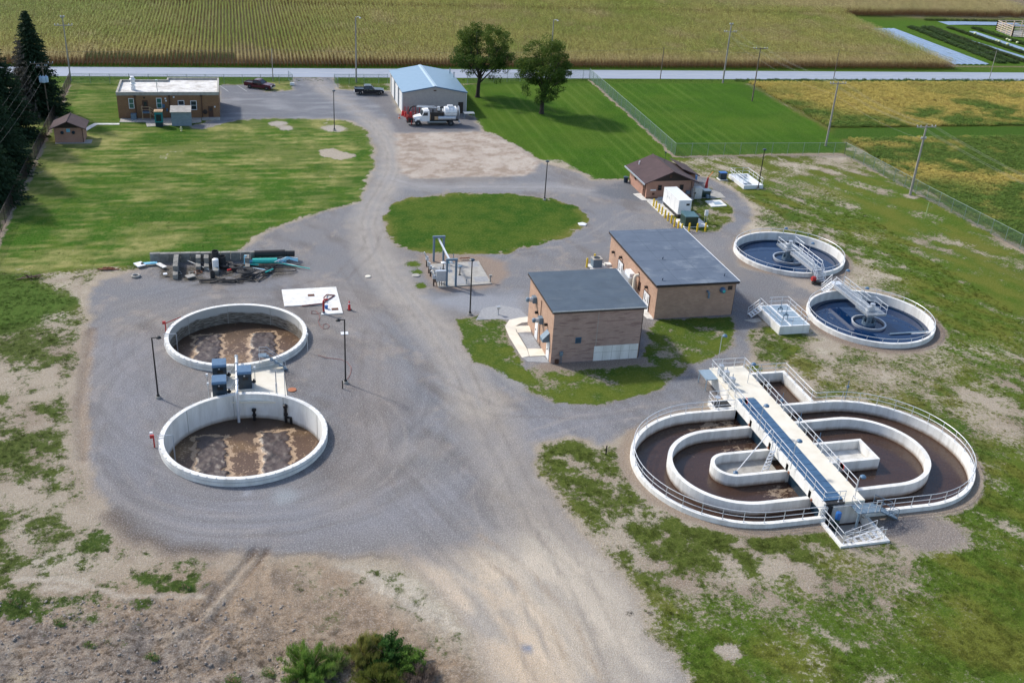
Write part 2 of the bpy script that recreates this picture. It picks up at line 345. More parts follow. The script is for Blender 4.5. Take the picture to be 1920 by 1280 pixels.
def paint(X, Y):
    n = X.size
    wx = X+.85*(fbm(X, Y, 2.0, 5, 1, .7)-.5)*2; wy = Y+.85*(fbm(X, Y, 2.0, 5, 2, .7)-.5)*2
    n1 = fbm(X, Y, 14, 4, 3); n2 = fbm(X, Y, 4, 5, 4, .6); n3 = fbm(X, Y, 1.2, 3, 5, .6); nd = fbm((X*.9+Y*.45), (Y*.9-X*.45)/2.6, 2.2, 4, 6, .6)
    st = lambda v, a, b: np.clip((v-a)/(b-a), 0, 1)
    soil = lerp(np.tile(C_(.40,.335,.25), (n,1)), C_(.27,.205,.145), st(n2, .35, .68)); soil = lerp(soil, C_(.53,.46,.36), st(n1*.5+n3*.5, .52, .72))
    gr = lerp(np.tile(C_(.155,.165,.042), (n,1)), C_(.055,.115,.022), st(n2, .38, .66)); gr = lerp(gr, C_(.26,.22,.085), st(nd, .55, .8)*.6)
    cov = .55+1.1*(n2-.5)+.8*(nd-.5)+.5*(n3-.5); cls = np.zeros(n, int)
    def over(mask, s=None, g=None, c=None, k=None):
        nonlocal soil, gr, cov
        if s is not None: soil = lerp(soil, s, mask)
        if g is not None: gr = lerp(gr, g, mask)
        if c is not None: cov = cov+(c-cov)*mask
        if k is not None: cls[mask > .5] = k
    # east lawn, olive, thinning to dirt near the basins
    e = area(wx, wy, pg((1420,285),(1583,275),(1930,475),(1990,1300),(1290,1300),(1210,1190),(1160,1090),(1130,1030),(1240,960),(1400,1000),(1680,1010),(1850,900),(1780,700),(1700,560),(1560,440),(1400,360)), 2.5)
    over(e, None, None, np.clip(.72+1.0*(n1-.47)+1.2*(nd-.5)+.7*(n3-.5), .1, 1)); gr = np.where(e[:,None] > .02, lerp(gr, lerp(np.tile(C_(.095,.150,.026), (n,1)), C_(.165,.178,.042), st(nd,.42,.65)), e*st(n1, .2, .5)), gr)
    for (px, py, rx, k) in ((1540,370,9,.62),(1480,350,5,.45),(1650,520,8,.5),(1700,600,6,.5),(1640,700,7,.5),(1880,800,6,.45),(1750,660,7,.5),(1440,440,6,.35),(1860,660,7,.5),(1620,445,6,.4),(1300,1080,6,.5),(1450,1050,7,.5),(1720,1100,7,.55),(1500,1170,8,.75),(1640,1220,6,.6),(1850,1000,5,.5)):
        c = G(px, py); d = np.hypot((wx-c[0]), (wy-c[1])*1.0); m = np.clip(1.1-d/rx, 0, 1)*st(nd+.35*n3, .55, .9)*.9; over(m, None, None, .10+.3*k)
    # strip in front of the ditch: greener tufts
    m = area(wx, wy, pg((1000,832),(1060,815),(1180,810),(1180,870),(1240,940),(1400,990),(1550,1010),(1550,1080),(1200,1110),(1110,1010),(1030,910)), 1.5)
    over(m, None, C_(.10,.125,.032), np.clip(.55+1.3*(nd-.5)+.7*(n2-.5)+1.2*(n3-.5), 0, 1))
    # west scrub
    m = area(wx, wy, pg((-150,500),(150,560),(170,620),(150,760),(150,860),(200,960),(330,1090),(250,1110),(0,1130),(-200,1100)), 3)
    over(m, None, C_(.095,.12,.038), np.clip(.55+1.2*(n2-.5)+.7*(nd-.5)+1.0*(n3-.5), 0, 1)); 
    m = area(wx, wy, pg((-200,500),(40,520),(150,560),(110,590),(20,620),(-200,640)), 1.5); over(m, None, C_(.09,.15,.035), np.clip(.9+(n2-.5), 0, 1))
    # brown broken dirt bottom left and middle
    m = area(wx, wy, pg((-300,1120),(130,1120),(330,1060),(480,1040),(740,1050),(860,1120),(920,1200),(960,1320),(-300,1320)), 2.5)
    over(m, None, C_(.10,.12,.045), np.clip(.16+.9*(n2-.5)+.6*(n1-.5)+.5*(n3-.5), 0, 1)); soil = lerp(soil, C_(.33,.238,.155), m*.9); soil = lerp(soil, C_(.47,.39,.29), m*st(n3*.5+n2*.5, .50, .64)); soil = lerp(soil, C_(.15,.115,.085), m*st(nd*.5+n3*.5, .54, .66))
    m = area(wx, wy, pg((-200,1170),(60,1150),(380,1170),(560,1250),(560,1340),(-200,1340)), 2); over(m, None, None, np.clip(.05+.5*(n2-.5), 0, 1)); soil = lerp(soil, C_(.25,.21,.18), m*.55*st(n1*.5+n3*.5,.4,.55))
    m = area(wx, wy, pg((560,1060),(700,1090),(860,1170),(900,1300),(700,1300),(560,1240),(480,1120)), 2); soil = lerp(soil, C_(.33,.24,.16), m*.7)
    m = area(wx, wy, pg((640,1050),(840,1075),(930,1230),(900,1230),(760,1140)), 1.5); over(m, C_(.52,.46,.36), None, np.clip(.34+1.6*(n3-.5)+.8*(n2-.5),0,1))
    for (a, b, c_, r_) in ((300,1075,.95,2.6),(190,1010,.8,1.8),(150,1120,.7,2.2),(250,1130,.6,2),(95,1140,.5,1.6),(30,1130,.9,1.5),(270,1000,.8,1.5),(230,960,.7,1.5)):
        q = G(a, b); over(np.clip(1.5-np.hypot(wx-q[0], wy-q[1])/r_+1.6*(n3-.5), 0, 1)*.9, None, C_(.065,.10,.027), np.clip(c_*.75+1.2*(n3-.5), 0, 1))
    # mown lawns
    lawnW = area(wx, wy, pg((-150,235),(100,150),(230,150),(445,157),(551,152),(551,172),(500,176),(440,225),(520,220),(625,221),(660,228),(692,248),(704,285),(703,312),(676,378),(600,402),(560,410),(470,445),(455,472),(300,486),(240,498),(60,512),(-60,505),(-200,470)), .7)
    band = fbm(X/4.5, Y*1.0, .8, 5, 7, .7)*.66+fbm(X, Y, 9, 3, 8)*.52+.045+.045*np.sin(Y*2*math.pi/2.3+.6*np.sin(X/9.))
    cg = lerp(np.tile(C_(.060,.145,.020), (n,1)), C_(.42,.385,.17), st(band, .52, .78)); cg = lerp(cg, C_(.040,.105,.016), st(n1*.4+n2*.6, .46, .60)*.6); cg = lerp(cg, C_(.15,.20,.04), st(n3,.5,.75)*.5)
    north = area(wx, wy, pg((160,150),(440,157),(440,228),(300,245),(160,245)), 2); cg = lerp(cg, C_(.07,.13,.022), north*.5)
    over(lawnW, None, None, .97-.45*st(n3*.5+band*.5, .68, .8), 1); gr = gr+(cg-gr)*lawnW[:,None]
    m = area(wx, wy, pg((595,282),(625,278),(668,292),(640,300),(600,294)), .5); over(m, C_(.42,.36,.28), None, .03)
    for q, r_ in (((627,241),2.2),((520,232),1.6),((535,240),1.4),((1275,245),0)): 
        if r_: a = G(*q); over(np.clip(1.5-np.hypot(wx-a[0], wy-a[1])/r_, 0, 1), C_(.40,.36,.31), None, .08)
    lawnE = area(wx, wy, pg((870,160),(1060,146),(1110,146),(1400,151),(1392,158),(1555,242),(1930,238),(1930,262),(1585,262),(1583,285),(1265,292),(1300,300),(1210,300),(1180,336),(1110,340),(1085,322),(1005,298),(985,283),(930,253),(903,243),(888,220),(874,212)), .6)
    stripe = (.5+.5*np.sin(.25*np.sin(Y/19.)+X*2*math.pi/2.35))**5; ce = lerp(np.tile(C_(.070,.170,.018), (n,1)), C_(.045,.125,.014), st(n2,.35,.65)*.6); ce = lerp(ce, C_(.14,.215,.035), st(n1, .5, .72)*.5); ce = lerp(ce*.80, C_(.17,.245,.06), stripe*.42*st(fbm(X, Y/4, 5, 3, 6), .35, .65))
    over(lawnE, None, None, 1.0, 1); gr = gr+(ce-gr)*lawnE[:,None]
    m = area(wx, wy, pg((1000,300),(1060,300),(1130,345),(1085,340),(1020,332)), 1); over(m, None, None, np.clip(.5+1.6*(n2-.5),0,1))
    # strip by fence 2 with dry patches
    m = area(wx, wy, pg((1300,300),(1265,295),(1583,288),(1640,330),(1500,330),(1420,345),(1340,335),(1300,318)), .8); over(m, None, C_(.13,.15,.035), np.clip(.55+1.2*(nd-.5)+.9*(n2-.5), 0, 1), 0)
    # roadside verges
    vg = ((Y > 216.8) & (Y < 235)).astype(float); over(vg*(1-lawnW), None, C_(.07,.13,.02), 1., 1)
    far = st(Y, 233.5, 236) if True else 0; over(far, C_(.16,.12,.07), C_(.12,.11,.04), .3, 0)
    m = area(wx, wy, [(183,236),(260,236),(300,306),(176,306),(183.6,287)], .6); over(m, None, C_(.07,.14,.02), 1., 1)
    m = area(wx, wy, [(108.5,100),(170,100),(300,150),(300,218),(112,218)], .6); over(m, C_(.15,.12,.06), C_(.12,.13,.03), .6, 0)
    m = area(wx, wy, [(108.5,172.8),(330,172.8),(330,180.2),(113,180.4)], .6); over(m, None, C_(.05,.11,.017), 1., 1)
    # gravel yard
    ydist = local(wx, wy, yard, 8, lambda x, y: sdist(x, y, yard)); ym = np.clip(.5-ydist/.9, 0, 1)
    g1 = lerp(np.tile(C_(.235,.218,.208), (n,1)), C_(.195,.202,.222), st(n1, .35, .65)); g1 = lerp(g1, C_(.29,.275,.265), st(n2, .55, .8)*.4); g1 = lerp(g1, C_(.135,.118,.112), st(nd, .52, .75)*.6); g1 = lerp(g1, C_(.38,.32,.26), st(fbm(X,Y,2.6,5,9,.7), .60, .72)*.4)
    eb = np.exp(-((ydist-.2)/.8)**2)*(ydist < 7); soil = lerp(soil, C_(.40,.33,.245), eb*.7); cov = cov*(1-np.clip(eb*(.35+1.3*(n3-.4)), 0, .9))
    soil = soil+(g1-soil)*ym[:,None]; cov = cov*(1-ym); cls[ym > .5] = 2
    sub = lambda *q: area(wx, wy, pg(*q), 2.5)
    soil = lerp(soil, C_(.235,.24,.27), sub((170,620),(300,640),(300,800),(330,900),(600,930),(900,900),(1000,860),(1180,800),(1180,760),(1000,770),(900,800),(850,1000),(560,1030),(330,1010),(190,900))*ym*.65)
    soil = lerp(soil, C_(.19,.165,.155), sub((600,640),(660,640),(760,760),(760,880),(640,900),(620,760))*ym*.5)
    soil = lerp(soil, C_(.15,.155,.17), sub((1385,470),(1480,520),(1590,520),(1520,565),(1400,580),(1378,640),(1385,560))*ym*.45)
    soil = lerp(soil, C_(.42,.35,.28), area(wx, wy, pg((1470,520),(1520,524),(1560,545),(1525,570),(1490,560)), 1.2)*ym*st(nd,.4,.6)*.8)
    soil = lerp(soil, C_(.66,.57,.45), sub((1000,1000),(1110,1030),(1190,1120),(1260,1260),(1260,1320),(960,1320),(900,1200),(820,1070))*ym*(.55+.45*st(nd,.4,.6)))
    soil = lerp(soil, C_(.60,.46,.32), sub((760,1050),(930,1070),(1080,1250),(1080,1320),(940,1320),(840,1100))*ym*.8*st(nd,.35,.6))
    # tracks of wheels
    dci = np.hypot(X-0.5, (Y-92)*.9); sk = np.clip((28-dci)/8, 0, 1)*ym; rr_ = fbm(dci/.55, np.arctan2(Y-92, X)*5.0, 1.0, 3, 8); soil = soil*(1+((rr_-.5)*.42*sk)[:,None])
    ex = (X-.35*(Y-60)*0)+.0; s2 = np.clip((X-6)/6, 0, 1)*np.clip((100-Y)/12, 0, 1)*ym; q_ = (X-12)*.93+(Y-80)*.36; rr_ = fbm(q_/.5, (Y*.93-X*.36)/11, 1.0, 3, 5); soil = soil*(1+((rr_-.5)*.5*s2)[:,None])
    for pl_, wd, cc, am in ((track, 4.4, C_(.43,.39,.345), .9), (branch, 3.2, C_(.37,.365,.37), .7), (exitroad, 6, C_(.43,.37,.30), .55), (circ1, 4, C_(.33,.29,.26), .4)):
        soil = lerp(soil, cc, line(wx, wy, pl_, wd, 1.4)*am*ym*(.7+.3*st(n3,.3,.7)))
    def ruts(pl, off, am, cc, wd=.28):
        nonlocal soil
        P = np.array(pl); d = np.gradient(P, axis=0); d /= np.linalg.norm(d, axis=1)[:,None]+1e-9; nr = np.stack([-d[:,1], d[:,0]], 1)
        for s_ in (-1, 1): Q = P+nr*s_*off; soil = lerp(soil, cc, line(wx*.3+X*.7, wy*.3+Y*.7, [tuple(q) for q in Q], wd, .2)*am*ym*(.45+.55*st(fbm(X, Y, 2.2, 3, 4), .35, .6)))
    DK, LT = C_(.15,.13,.12), C_(.40,.36,.32)
    for q_, am, cc in ((track, .5, DK), (branch, .45, DK), (exitroad, .55, DK), (arc(T2, 10.2, R(-150), R(60), 30), .45, DK), (arc((T2[0]+1, T2[1]), 12.6, R(-170), R(20), 30), .4, LT), (arc((T2[0]+2, T2[1]+2), 15.5, R(170), R(350), 34), .45, DK), (arc((T1[0], T1[1]), 11.5, R(60), R(215), 26), .45, DK),
        (pg((650,500),(690,560),(760,640),(820,720),(930,770),(1100,775),(1290,740)), .5, DK), (pg((1290,760),(1080,790),(960,830),(900,930),(960,1060),(1090,1290)), .5, LT), (pg((700,620),(690,720),(720,860),(800,960),(940,1100),(1040,1300)), .45, DK), (pg((560,540),(640,520),(690,470),(705,430)), .5, DK), (pg((870,540),(960,470),(1100,450),(1180,400)), .4, LT), (pg((880,1010),(980,1080),(1060,1180),(1110,1300)), .6, C_(.36,.26,.17)), (pg((990,990),(1080,1060),(1160,1170),(1210,1300)), .5, C_(.58,.52,.43)), (pg((590,150),(560,185),(500,195),(440,190)), .5, DK), (pg((600,150),(650,185),(720,185)), .4, LT)): ruts(q_, .9, am, cc)
    for q_, r_, cc in (((700,770),3.5,DK),((640,640),2.5,DK),((780,840),2.8,LT),((900,600),2.2,DK),((1010,900),1.5,LT),((240,850),3,C_(.24,.25,.28)),((560,960),2.6,C_(.25,.26,.29)),((720,560),2,LT)):
        a_ = G(*q_); soil = lerp(soil, cc, np.clip(1.2-np.hypot(wx-a_[0], (wy-a_[1])*1.4)/r_+1.2*(n3-.5)+.8*(nd-.5), 0, 1)*.35*ym)
    dtr = local(X, Y, track, 8, lambda x, y: sdist(x, y, track, False)); soil = lerp(soil, C_(.27,.26,.26), np.exp(-((dtr)/.35)**2)*ym*.5)
    lt = area(wx, wy, lotpoly, 1.0); soil = lerp(soil, C_(.15,.165,.195), lt*.85*(1-line(wx, wy, track, 3.5, 1.5)*.8)); soil = lerp(soil, C_(.31,.32,.34), lt*st(fbm(X/3,Y,1.5,4,2),.5,.75)*.6); cls[(lt > .5) & (ym > .5)] = 3
    ap = area(wx, wy, apron, .5); soil = lerp(soil, C_(.145,.14,.15), ap*.75*(1-line(wx, wy, track, 3.5, 1.5)*.8)); cls[(ap > .5) & (ym > .5)] = 3
    ba = area(wx, wy, brasph, .7); soil = lerp(soil, C_(.12,.135,.16), ba*.9*(1-.5*st(n2,.5,.7)))
    m = area(wx, wy, pg((795,558),(860,552),(980,545),(985,585),(900,588),(830,575)), 1); soil = lerp(soil, C_(.31,.33,.37), m*.85)
    m = area(wx, wy, pg((800,545),(900,540),(985,548),(960,556),(870,552),(810,560)), .8); soil = lerp(soil, C_(.17,.185,.21), m*.6)
    # islands
    for q, gc, cv, kk in ((isl1, C_(.034,.098,.012), 1.0, 1), (isl2, C_(.075,.125,.025), None, 0), (isl3, C_(.085,.125,.03), None, 0), (isl4, C_(.085,.12,.03), None, 0)):
        m = area(wx, wy, q, .35); c2 = cv if cv else np.clip(.72+.9*(n2-.5)+1.0*(nd-.5)+.9*(n3-.5), 0, 1)
        over(m, lerp(np.tile(C_(.36,.30,.22),(n,1)), C_(.27,.21,.15), n2) if True else None, None, c2, kk)
        gv = lerp(np.tile(gc, (n,1)), C_(.18,.20,.045), st(n1*.35+n2*.3+n3*.35, .47, .62)*(.6 if cv is None else .45)); 
        if cv: gv = lerp(gv, C_(.06,.13,.02), (.5+.5*np.sin((X*.5+Y)*2*math.pi/1.7))*.35)
        gr = gr+(gv-gr)*m[:,None]
        if cv: ed = np.exp(-(local(wx, wy, q, 8, lambda x, y: sdist(x, y, q))/1.1)**2); gr = lerp(gr, C_(.24,.22,.07), ed*st(n2, .42, .6)*.8); cov = cov*(1-ed*st(n3, .5, .7)*.8)
    soil = lerp(soil, C_(.30,.29,.28), area(wx, wy, pg((925,690),(970,680),(990,700),(985,735),(950,715)), .6)); 
    dp = area(wx, wy, dirtpad, .5); d2 = lerp(np.tile(C_(.46,.385,.32),(n,1)), C_(.33,.255,.195), st(fbm(X/1.6,Y,1.1,5,3,.7),.44,.6)); d2 = lerp(d2, C_(.56,.49,.42), st(fbm(X,Y,2.5,5,6,.7),.52,.64)*.7); d2 = lerp(d2, C_(.27,.20,.15), area(wx, wy, pg((745,255),(790,258),(800,290),(755,300)), 1.5)*st(n3,.4,.6)*.7)
    soil = soil+(d2-soil)*dp[:,None]; cov = cov*(1-dp); cls[dp > .5] = 4
    sp_ = area(wx, wy, soilpad, .6); soil = lerp(soil, C_(.31,.225,.165), sp_*.85); cov = cov*(1-sp_*.85)
    for q in ((810,500),(822,522)): a = G(*q); 
    for (a, b, r_) in ((775,495,1.3),(783,510,1.0),(792,535,1.0)): q = G(a, b); over(np.clip(1.4-np.hypot(wx-q[0], wy-q[1])/r_, 0, 1), None, C_(.10,.15,.03), .85)
    # curved erosion cut west of the yard plus muddy south edge with shadow painted in
    cut = line(wx, wy, pg((170,620),(160,700),(150,770),(158,860)), .7, .5); soil = lerp(soil, C_(.20,.13,.08), cut*.8); cov = cov*(1-cut*.8)
    rimd = line(wx, wy, pg((172,640),(162,740),(165,860),(200,950),(280,1020),(420,1045)), 2.2, 1.5); soil = lerp(soil, C_(.37,.30,.235), rimd*.5*(1-ym)); cov = cov*(1-rimd*.8*(1-ym))
    mud_shadow = np.maximum(line(wx, wy, pg((210,965),(270,1012),(340,1030),(400,1034)), 1.6, .7), .8*line(wx, wy, pg((400,1034),(480,1036),(560,1037),(650,1043),(740,1048)), .25, .3)); soil = lerp(soil, C_(.12,.095,.08), mud_shadow*.85); cov *= (1-mud_shadow)
    for l in (pg((478,1032),(430,1090),(365,1160)), pg((500,1032),(455,1085),(400,1165))):
        m = line(X+.3*(n3-.5), Y, l, .5, .3); soil = lerp(soil, C_(.12,.075,.045), m*.9); cov *= (1-m)
    m = area(wx, wy, pg((445,1060),(470,1050),(440,1110),(385,1165),(375,1150)), .6); soil = lerp(soil, C_(.50,.42,.32), m*.6); cov *= (1-m)
    for l in (pg((30,1085),(140,1082),(200,1105),(235,1120),(300,1120),(380,1118)), pg((640,1060),(700,1085),(760,1130),(860,1180)), pg((90,1095),(150,1105))):
        m = line(wx, wy, l, .35, .3); soil = lerp(soil, C_(.55,.49,.40), m*.75); cov *= (1-m)
    # bare soil hugging walls
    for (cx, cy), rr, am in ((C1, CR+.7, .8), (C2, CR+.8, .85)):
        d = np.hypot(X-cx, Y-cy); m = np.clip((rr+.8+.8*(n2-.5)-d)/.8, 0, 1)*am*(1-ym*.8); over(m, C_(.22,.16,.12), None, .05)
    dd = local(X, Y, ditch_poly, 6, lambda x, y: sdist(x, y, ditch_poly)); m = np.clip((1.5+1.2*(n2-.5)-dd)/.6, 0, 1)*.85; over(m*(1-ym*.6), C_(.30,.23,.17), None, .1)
    m = area(wx, wy, pg((1660,970),(1740,965),(1800,985),(1830,1020),(1740,1040),(1670,1010)), .8); over(m, C_(.25,.21,.18), None, .15)
    m = area(wx, wy, pg((1655,975),(1720,968),(1730,990),(1690,1005),(1660,1003)), .4); over(m, C_(.125,.115,.12), None, .0)
    m = area(wx, wy, [(29,91.2),(41,91.2),(41,92.9),(29,92.9)], .35); over(m, C_(.26,.20,.155), None, .05)
    for f_ in (pg((1105,150),(1180,215),(1265,293)), pg((1583,291),(1740,372),(1930,475)), pg((130,160),(60,320),(-30,500)), pg((1265,294),(1583,289))):
        m = line(wx, wy, f_, .8, .4); over(m, C_(.28,.21,.15), None, .1)
    m = area(wx, wy, pg((1655,330),(1720,330),(1740,372),(1700,378)), .8)*0
    q = G(1706, 368); over(np.clip(1.4-np.hypot(wx-q[0], wy-q[1])/1.3, 0, 1), C_(.36,.30,.24), None, .05)
    for (a, b, r_, cc) in ((738,1052,0,0),(990,1215,.5,(.2,.24,.32)),(540,930,1.1,(.30,.32,.34)),(280,1245,0,0),(35,1270,.9,(.42,.34,.24)),(470,920,.5,(.32,.33,.36)),(1365,1220,.9,(.4,.34,.27))):
        if r_: q = G(a, b); over(np.clip(1.4-np.hypot(wx-q[0], wy-q[1])/r_, 0, 1), C_(*cc), None, 0.)
    hp = area(wx, wy, pg((285,512),(300,500),(400,496),(570,496),(560,512),(480,530),(370,534),(310,525)), .8); over(hp*st(n3,.25,.5), C_(.075,.065,.05), C_(.06,.09,.03), .12)
    soil = soil*1.2; gm_ = gr.mean(1)[:,None]; gr = (gm_+(gr-gm_)*1.12)*np.array([.96,.97,.95])
    return np.clip(soil, 0, 1), np.clip(gr, 0.004, 1), np.clip(cov, 0, 1), cls, ym, n1, n2, n3, nd
def relief(X, Y, ym):
    z = .05*(fbm(X, Y, 1.1, 3, 2)-.5)*(1-ym*.85)+.10*(fbm(X, Y, 7, 2, 4)-.5)*(1-ym)
    m = area(X, Y, pg((-300,1150),(60,1150),(380,1160),(560,1230),(820,1240),(820,1330),(-300,1330)), 2.0)
    z = z+m*(1.0*(fbm(X, Y, 2.2, 6, 6, .62)-.45))
    m2 = area(X, Y, pg((480,1040),(740,1050),(880,1150),(900,1300),(300,1300),(330,1080)), 2.0); z = z+m2*.22*(fbm(X, Y/1.8, .9, 4, 3, .65)-.5)
    for l in (pg((478,1032),(430,1090),(365,1160)), pg((500,1032),(455,1085),(400,1165))): z = z-line(X, Y, l, .35, .35)*.22
    z = z-line(X, Y, pg((170,620),(160,700),(150,770),(158,860)), .6, .5)*.22
    return z
def flatmask(X, Y):     # keep it level under things that stand on it
    f = np.zeros(X.shape)
    for h in holes: f = np.maximum(f, np.clip(1.5-local(X, Y, h, 4, lambda x, y: sdist(x, y, h))/1.5, 0, 1))
    for x0, x1, y0, y1 in ((28,42,91,104),(44,56.5,100,120),(57,63.5,95,103),(58,84,141,153),(-23,-2,186,203),(28,43,191,212),(21,29,112,122),(-31,-24,175,182),(-4,10,88,98),(2,11,107,116)):
        d = np.maximum(np.maximum(x0-X, X-x1), np.maximum(y0-Y, Y-y1)); f = np.maximum(f, np.clip(1-d/1.5, 0, 1))
    return f
xs = np.unique(np.concatenate([np.arange(-260, -80, 12.), np.arange(-80, -40, 1.2), np.arange(-40, -28, .36), np.arange(-28, 14, .21), np.arange(14, 86, .36), np.arange(86, 125, .8), np.arange(125, 420, 6.)]))
ys = np.unique(np.concatenate([np.arange(-40, 30, 5.), np.arange(30, 44, .8), np.arange(44, 70, .20), np.arange(70, 125, .33), np.arange(125, 222, .5), np.arange(222, 242, 1.5), np.arange(242, 560, 8.)]))
GX, GY = np.meshgrid(xs, ys); nx, ny = len(xs), len(ys); X = GX.ravel().copy(); Y = GY.ravel().copy()
def keepcells(X, Y):
    keep = np.ones((ny-1, nx-1), bool)
    for h in holes:
        sd = local(X, Y, h, 3, lambda x, y: sdist(x, y, h)); ins = (sd < 0).reshape(ny, nx)
        a = ins[:-1,:-1] & ins[1:,:-1] & ins[:-1,1:] & ins[1:,1:]; o = ins[:-1,:-1] | ins[1:,:-1] | ins[:-1,1:] | ins[1:,1:]
        keep &= ~a; mix = o & ~a; tv = np.zeros((ny, nx), bool)
        for dy in (0, 1):
            for dx in (0, 1): tv[dy:ny-1+dy, dx:nx-1+dx] |= mix
        tv &= ins; P = np.array(h)
        for i in np.flatnonzero(tv.ravel()):
            best = None
            for j in range(len(P)):
                a_ = P[j]; e_ = P[(j+1)%len(P)]-a_; t_ = np.clip(((X[i]-a_[0])*e_[0]+(Y[i]-a_[1])*e_[1])/(e_@e_), 0, 1); q = a_+t_*e_; d_ = (q[0]-X[i])**2+(q[1]-Y[i])**2
                if best is None or d_ < best[0]: best = (d_, q)
            X[i], Y[i] = best[1]
    return keep
keep = keepcells(X, Y)
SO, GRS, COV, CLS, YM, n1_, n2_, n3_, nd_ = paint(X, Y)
Z = relief(X, Y, YM)*(1-flatmask(X, Y)); Z = np.where((Y > 216) & (Y < 240), Z*.2-.02, Z); Z = np.where(np.hypot(X, Y) > 260, 0, Z)

gm = bpy.data.materials.new('ground_cover'); t, b = nodes(gm)
a1 = N(t, 'ShaderNodeAttribute', attribute_name='soil'); a2 = N(t, 'ShaderNodeAttribute', attribute_name='grass')
v = posn(t); nA = noise(t, v, 2.6, 7, .74); nB = noise(t, v, 16, 3, .7); nC = noise(t, v, 6, 4, .6)
mixn = math_(t, 'ADD', math_(t, 'MULTIPLY', nA, .65), math_(t, 'MULTIPLY', nB, .35))
cv = math_(t, 'SUBTRACT', a1.outputs['Alpha'], ramp(t, mixn, .30, .70)); cv = ramp(t, cv, -.09, .09)
sr = mixc(t, math_(t, 'MULTIPLY', ramp(t, nB, .35, .62), .50), a1.outputs['Color'], (0.05,.045,.042)); sr = mixc(t, math_(t, 'MULTIPLY', ramp(t, noise(t, v, 7, 5, .85), .50, .66), .42), sr, (.72,.69,.66)); sr = mixc(t, math_(t, 'MULTIPLY', ramp(t, noise(t, v, 3.2, 6, .8), .50, .72), .30), sr, (.09,.08,.075)); nK = noise(t, v, 1.5, 9, .78); sr = mixc(t, math_(t, 'MULTIPLY', math_(t, 'MULTIPLY', ramp(t, nK, .50, .60), a2.outputs['Alpha']), .88), sr, (.075,.056,.042)); sr = mixc(t, math_(t, 'MULTIPLY', math_(t, 'MULTIPLY', ramp(t, nK, .44, .36), a2.outputs['Alpha']), .6), sr, (.52,.45,.36))
gg = mixc(t, math_(t, 'MULTIPLY', ramp(t, nB, .4, .62), .60), a2.outputs['Color'], (.012,.03,.006)); gg = mixc(t, math_(t, 'MULTIPLY', ramp(t, noise(t, v, 3.5, 6, .8), .50, .68), .45), gg, (.26,.27,.09))
t.links.new(mixc(t, cv, sr, gg), b.inputs['Base Color']); b.inputs['Roughness'].default_value = .95; b.inputs['Specular IOR Level'].default_value = .04
bump(t, b, math_(t, 'ADD', math_(t, 'MULTIPLY', math_(t, 'MULTIPLY', nK, a2.outputs['Alpha']), -4.0), math_(t, 'ADD', nB, math_(t, 'MULTIPLY', nC, .9))), .9, .10)
M['ground'] = gm
V3 = np.stack([X, Y, Z], 1); idx = np.arange(nx*ny).reshape(ny, nx)
Q = np.stack([idx[:-1,:-1], idx[:-1,1:], idx[1:,1:], idx[1:,:-1]], -1).reshape(-1, 4); kp = keep.ravel(); cc = CLS[Q[:,0]]
def fast_mesh(name, V, F, mat, attrs=None, smooth=True):
    used, inv = np.unique(F.ravel(), return_inverse=True); k = F.shape[1]
    me = bpy.data.meshes.new(name); me.vertices.add(len(used)); me.vertices.foreach_set('co', V[used].astype(np.float32).ravel())
    me.loops.add(F.size); me.loops.foreach_set('vertex_index', inv.astype(np.int32)); me.polygons.add(len(F))
    me.polygons.foreach_set('loop_start', np.arange(0, F.size, k, dtype=np.int32))
    if smooth: me.polygons.foreach_set('use_smooth', np.ones(len(F), bool))
    me.materials.append(mat)
    for nm, arr in (attrs or {}).items():
        at = me.color_attributes.new(nm, 'FLOAT_COLOR', 'POINT'); at.data.foreach_set('color', arr[used].astype(np.float32).ravel())
    me.update(calc_edges=True); me.validate(); return me
A1 = np.concatenate([SO, COV[:,None]], 1); RGH = np.clip(area(X+2*(n2_-.5), Y+2*(n3_-.5), pg((-300,1140),(60,1130),(380,1120),(600,1180),(840,1230),(900,1330),(-300,1330)), 2.5)*(.35+.9*n1_) + area(X+2*(n2_-.5), Y+2*(n3_-.5), pg((480,1045),(700,1080),(900,1180),(930,1300),(500,1250),(400,1120)), 2.5)*.35, 0, 1)*(1-YM)
A2 = np.concatenate([GRS, RGH[:,None]], 1)
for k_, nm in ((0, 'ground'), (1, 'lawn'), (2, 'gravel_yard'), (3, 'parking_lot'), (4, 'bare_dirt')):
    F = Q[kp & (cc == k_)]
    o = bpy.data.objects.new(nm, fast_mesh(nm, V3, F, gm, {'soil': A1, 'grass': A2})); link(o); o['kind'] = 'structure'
# distant ground out to the horizon
fm = mk('distant_fields', (.16,.16,.06), (.10,.13,.04), .01, .95, 0, 0)
mb = MB(); mb.add([(-4000,-1500,-.4),(4500,-1500,-.4),(4500,5000,-.4),(-4000,5000,-.4)], [(0,1,2,3)]); 
mb = MB(); B = [(-4000,-260,-1500,5000),(420,4500,-1500,5000),(-260,420,560,5000),(-260,420,-1500,-40)]
for x0, x1, y0, y1 in B: mb.add([(x0,y0,-.02),(x1,y0,-.02),(x1,y1,-.02),(x0,y1,-.02)], [(0,1,2,3)])
struct('far_fields', mb, fm)

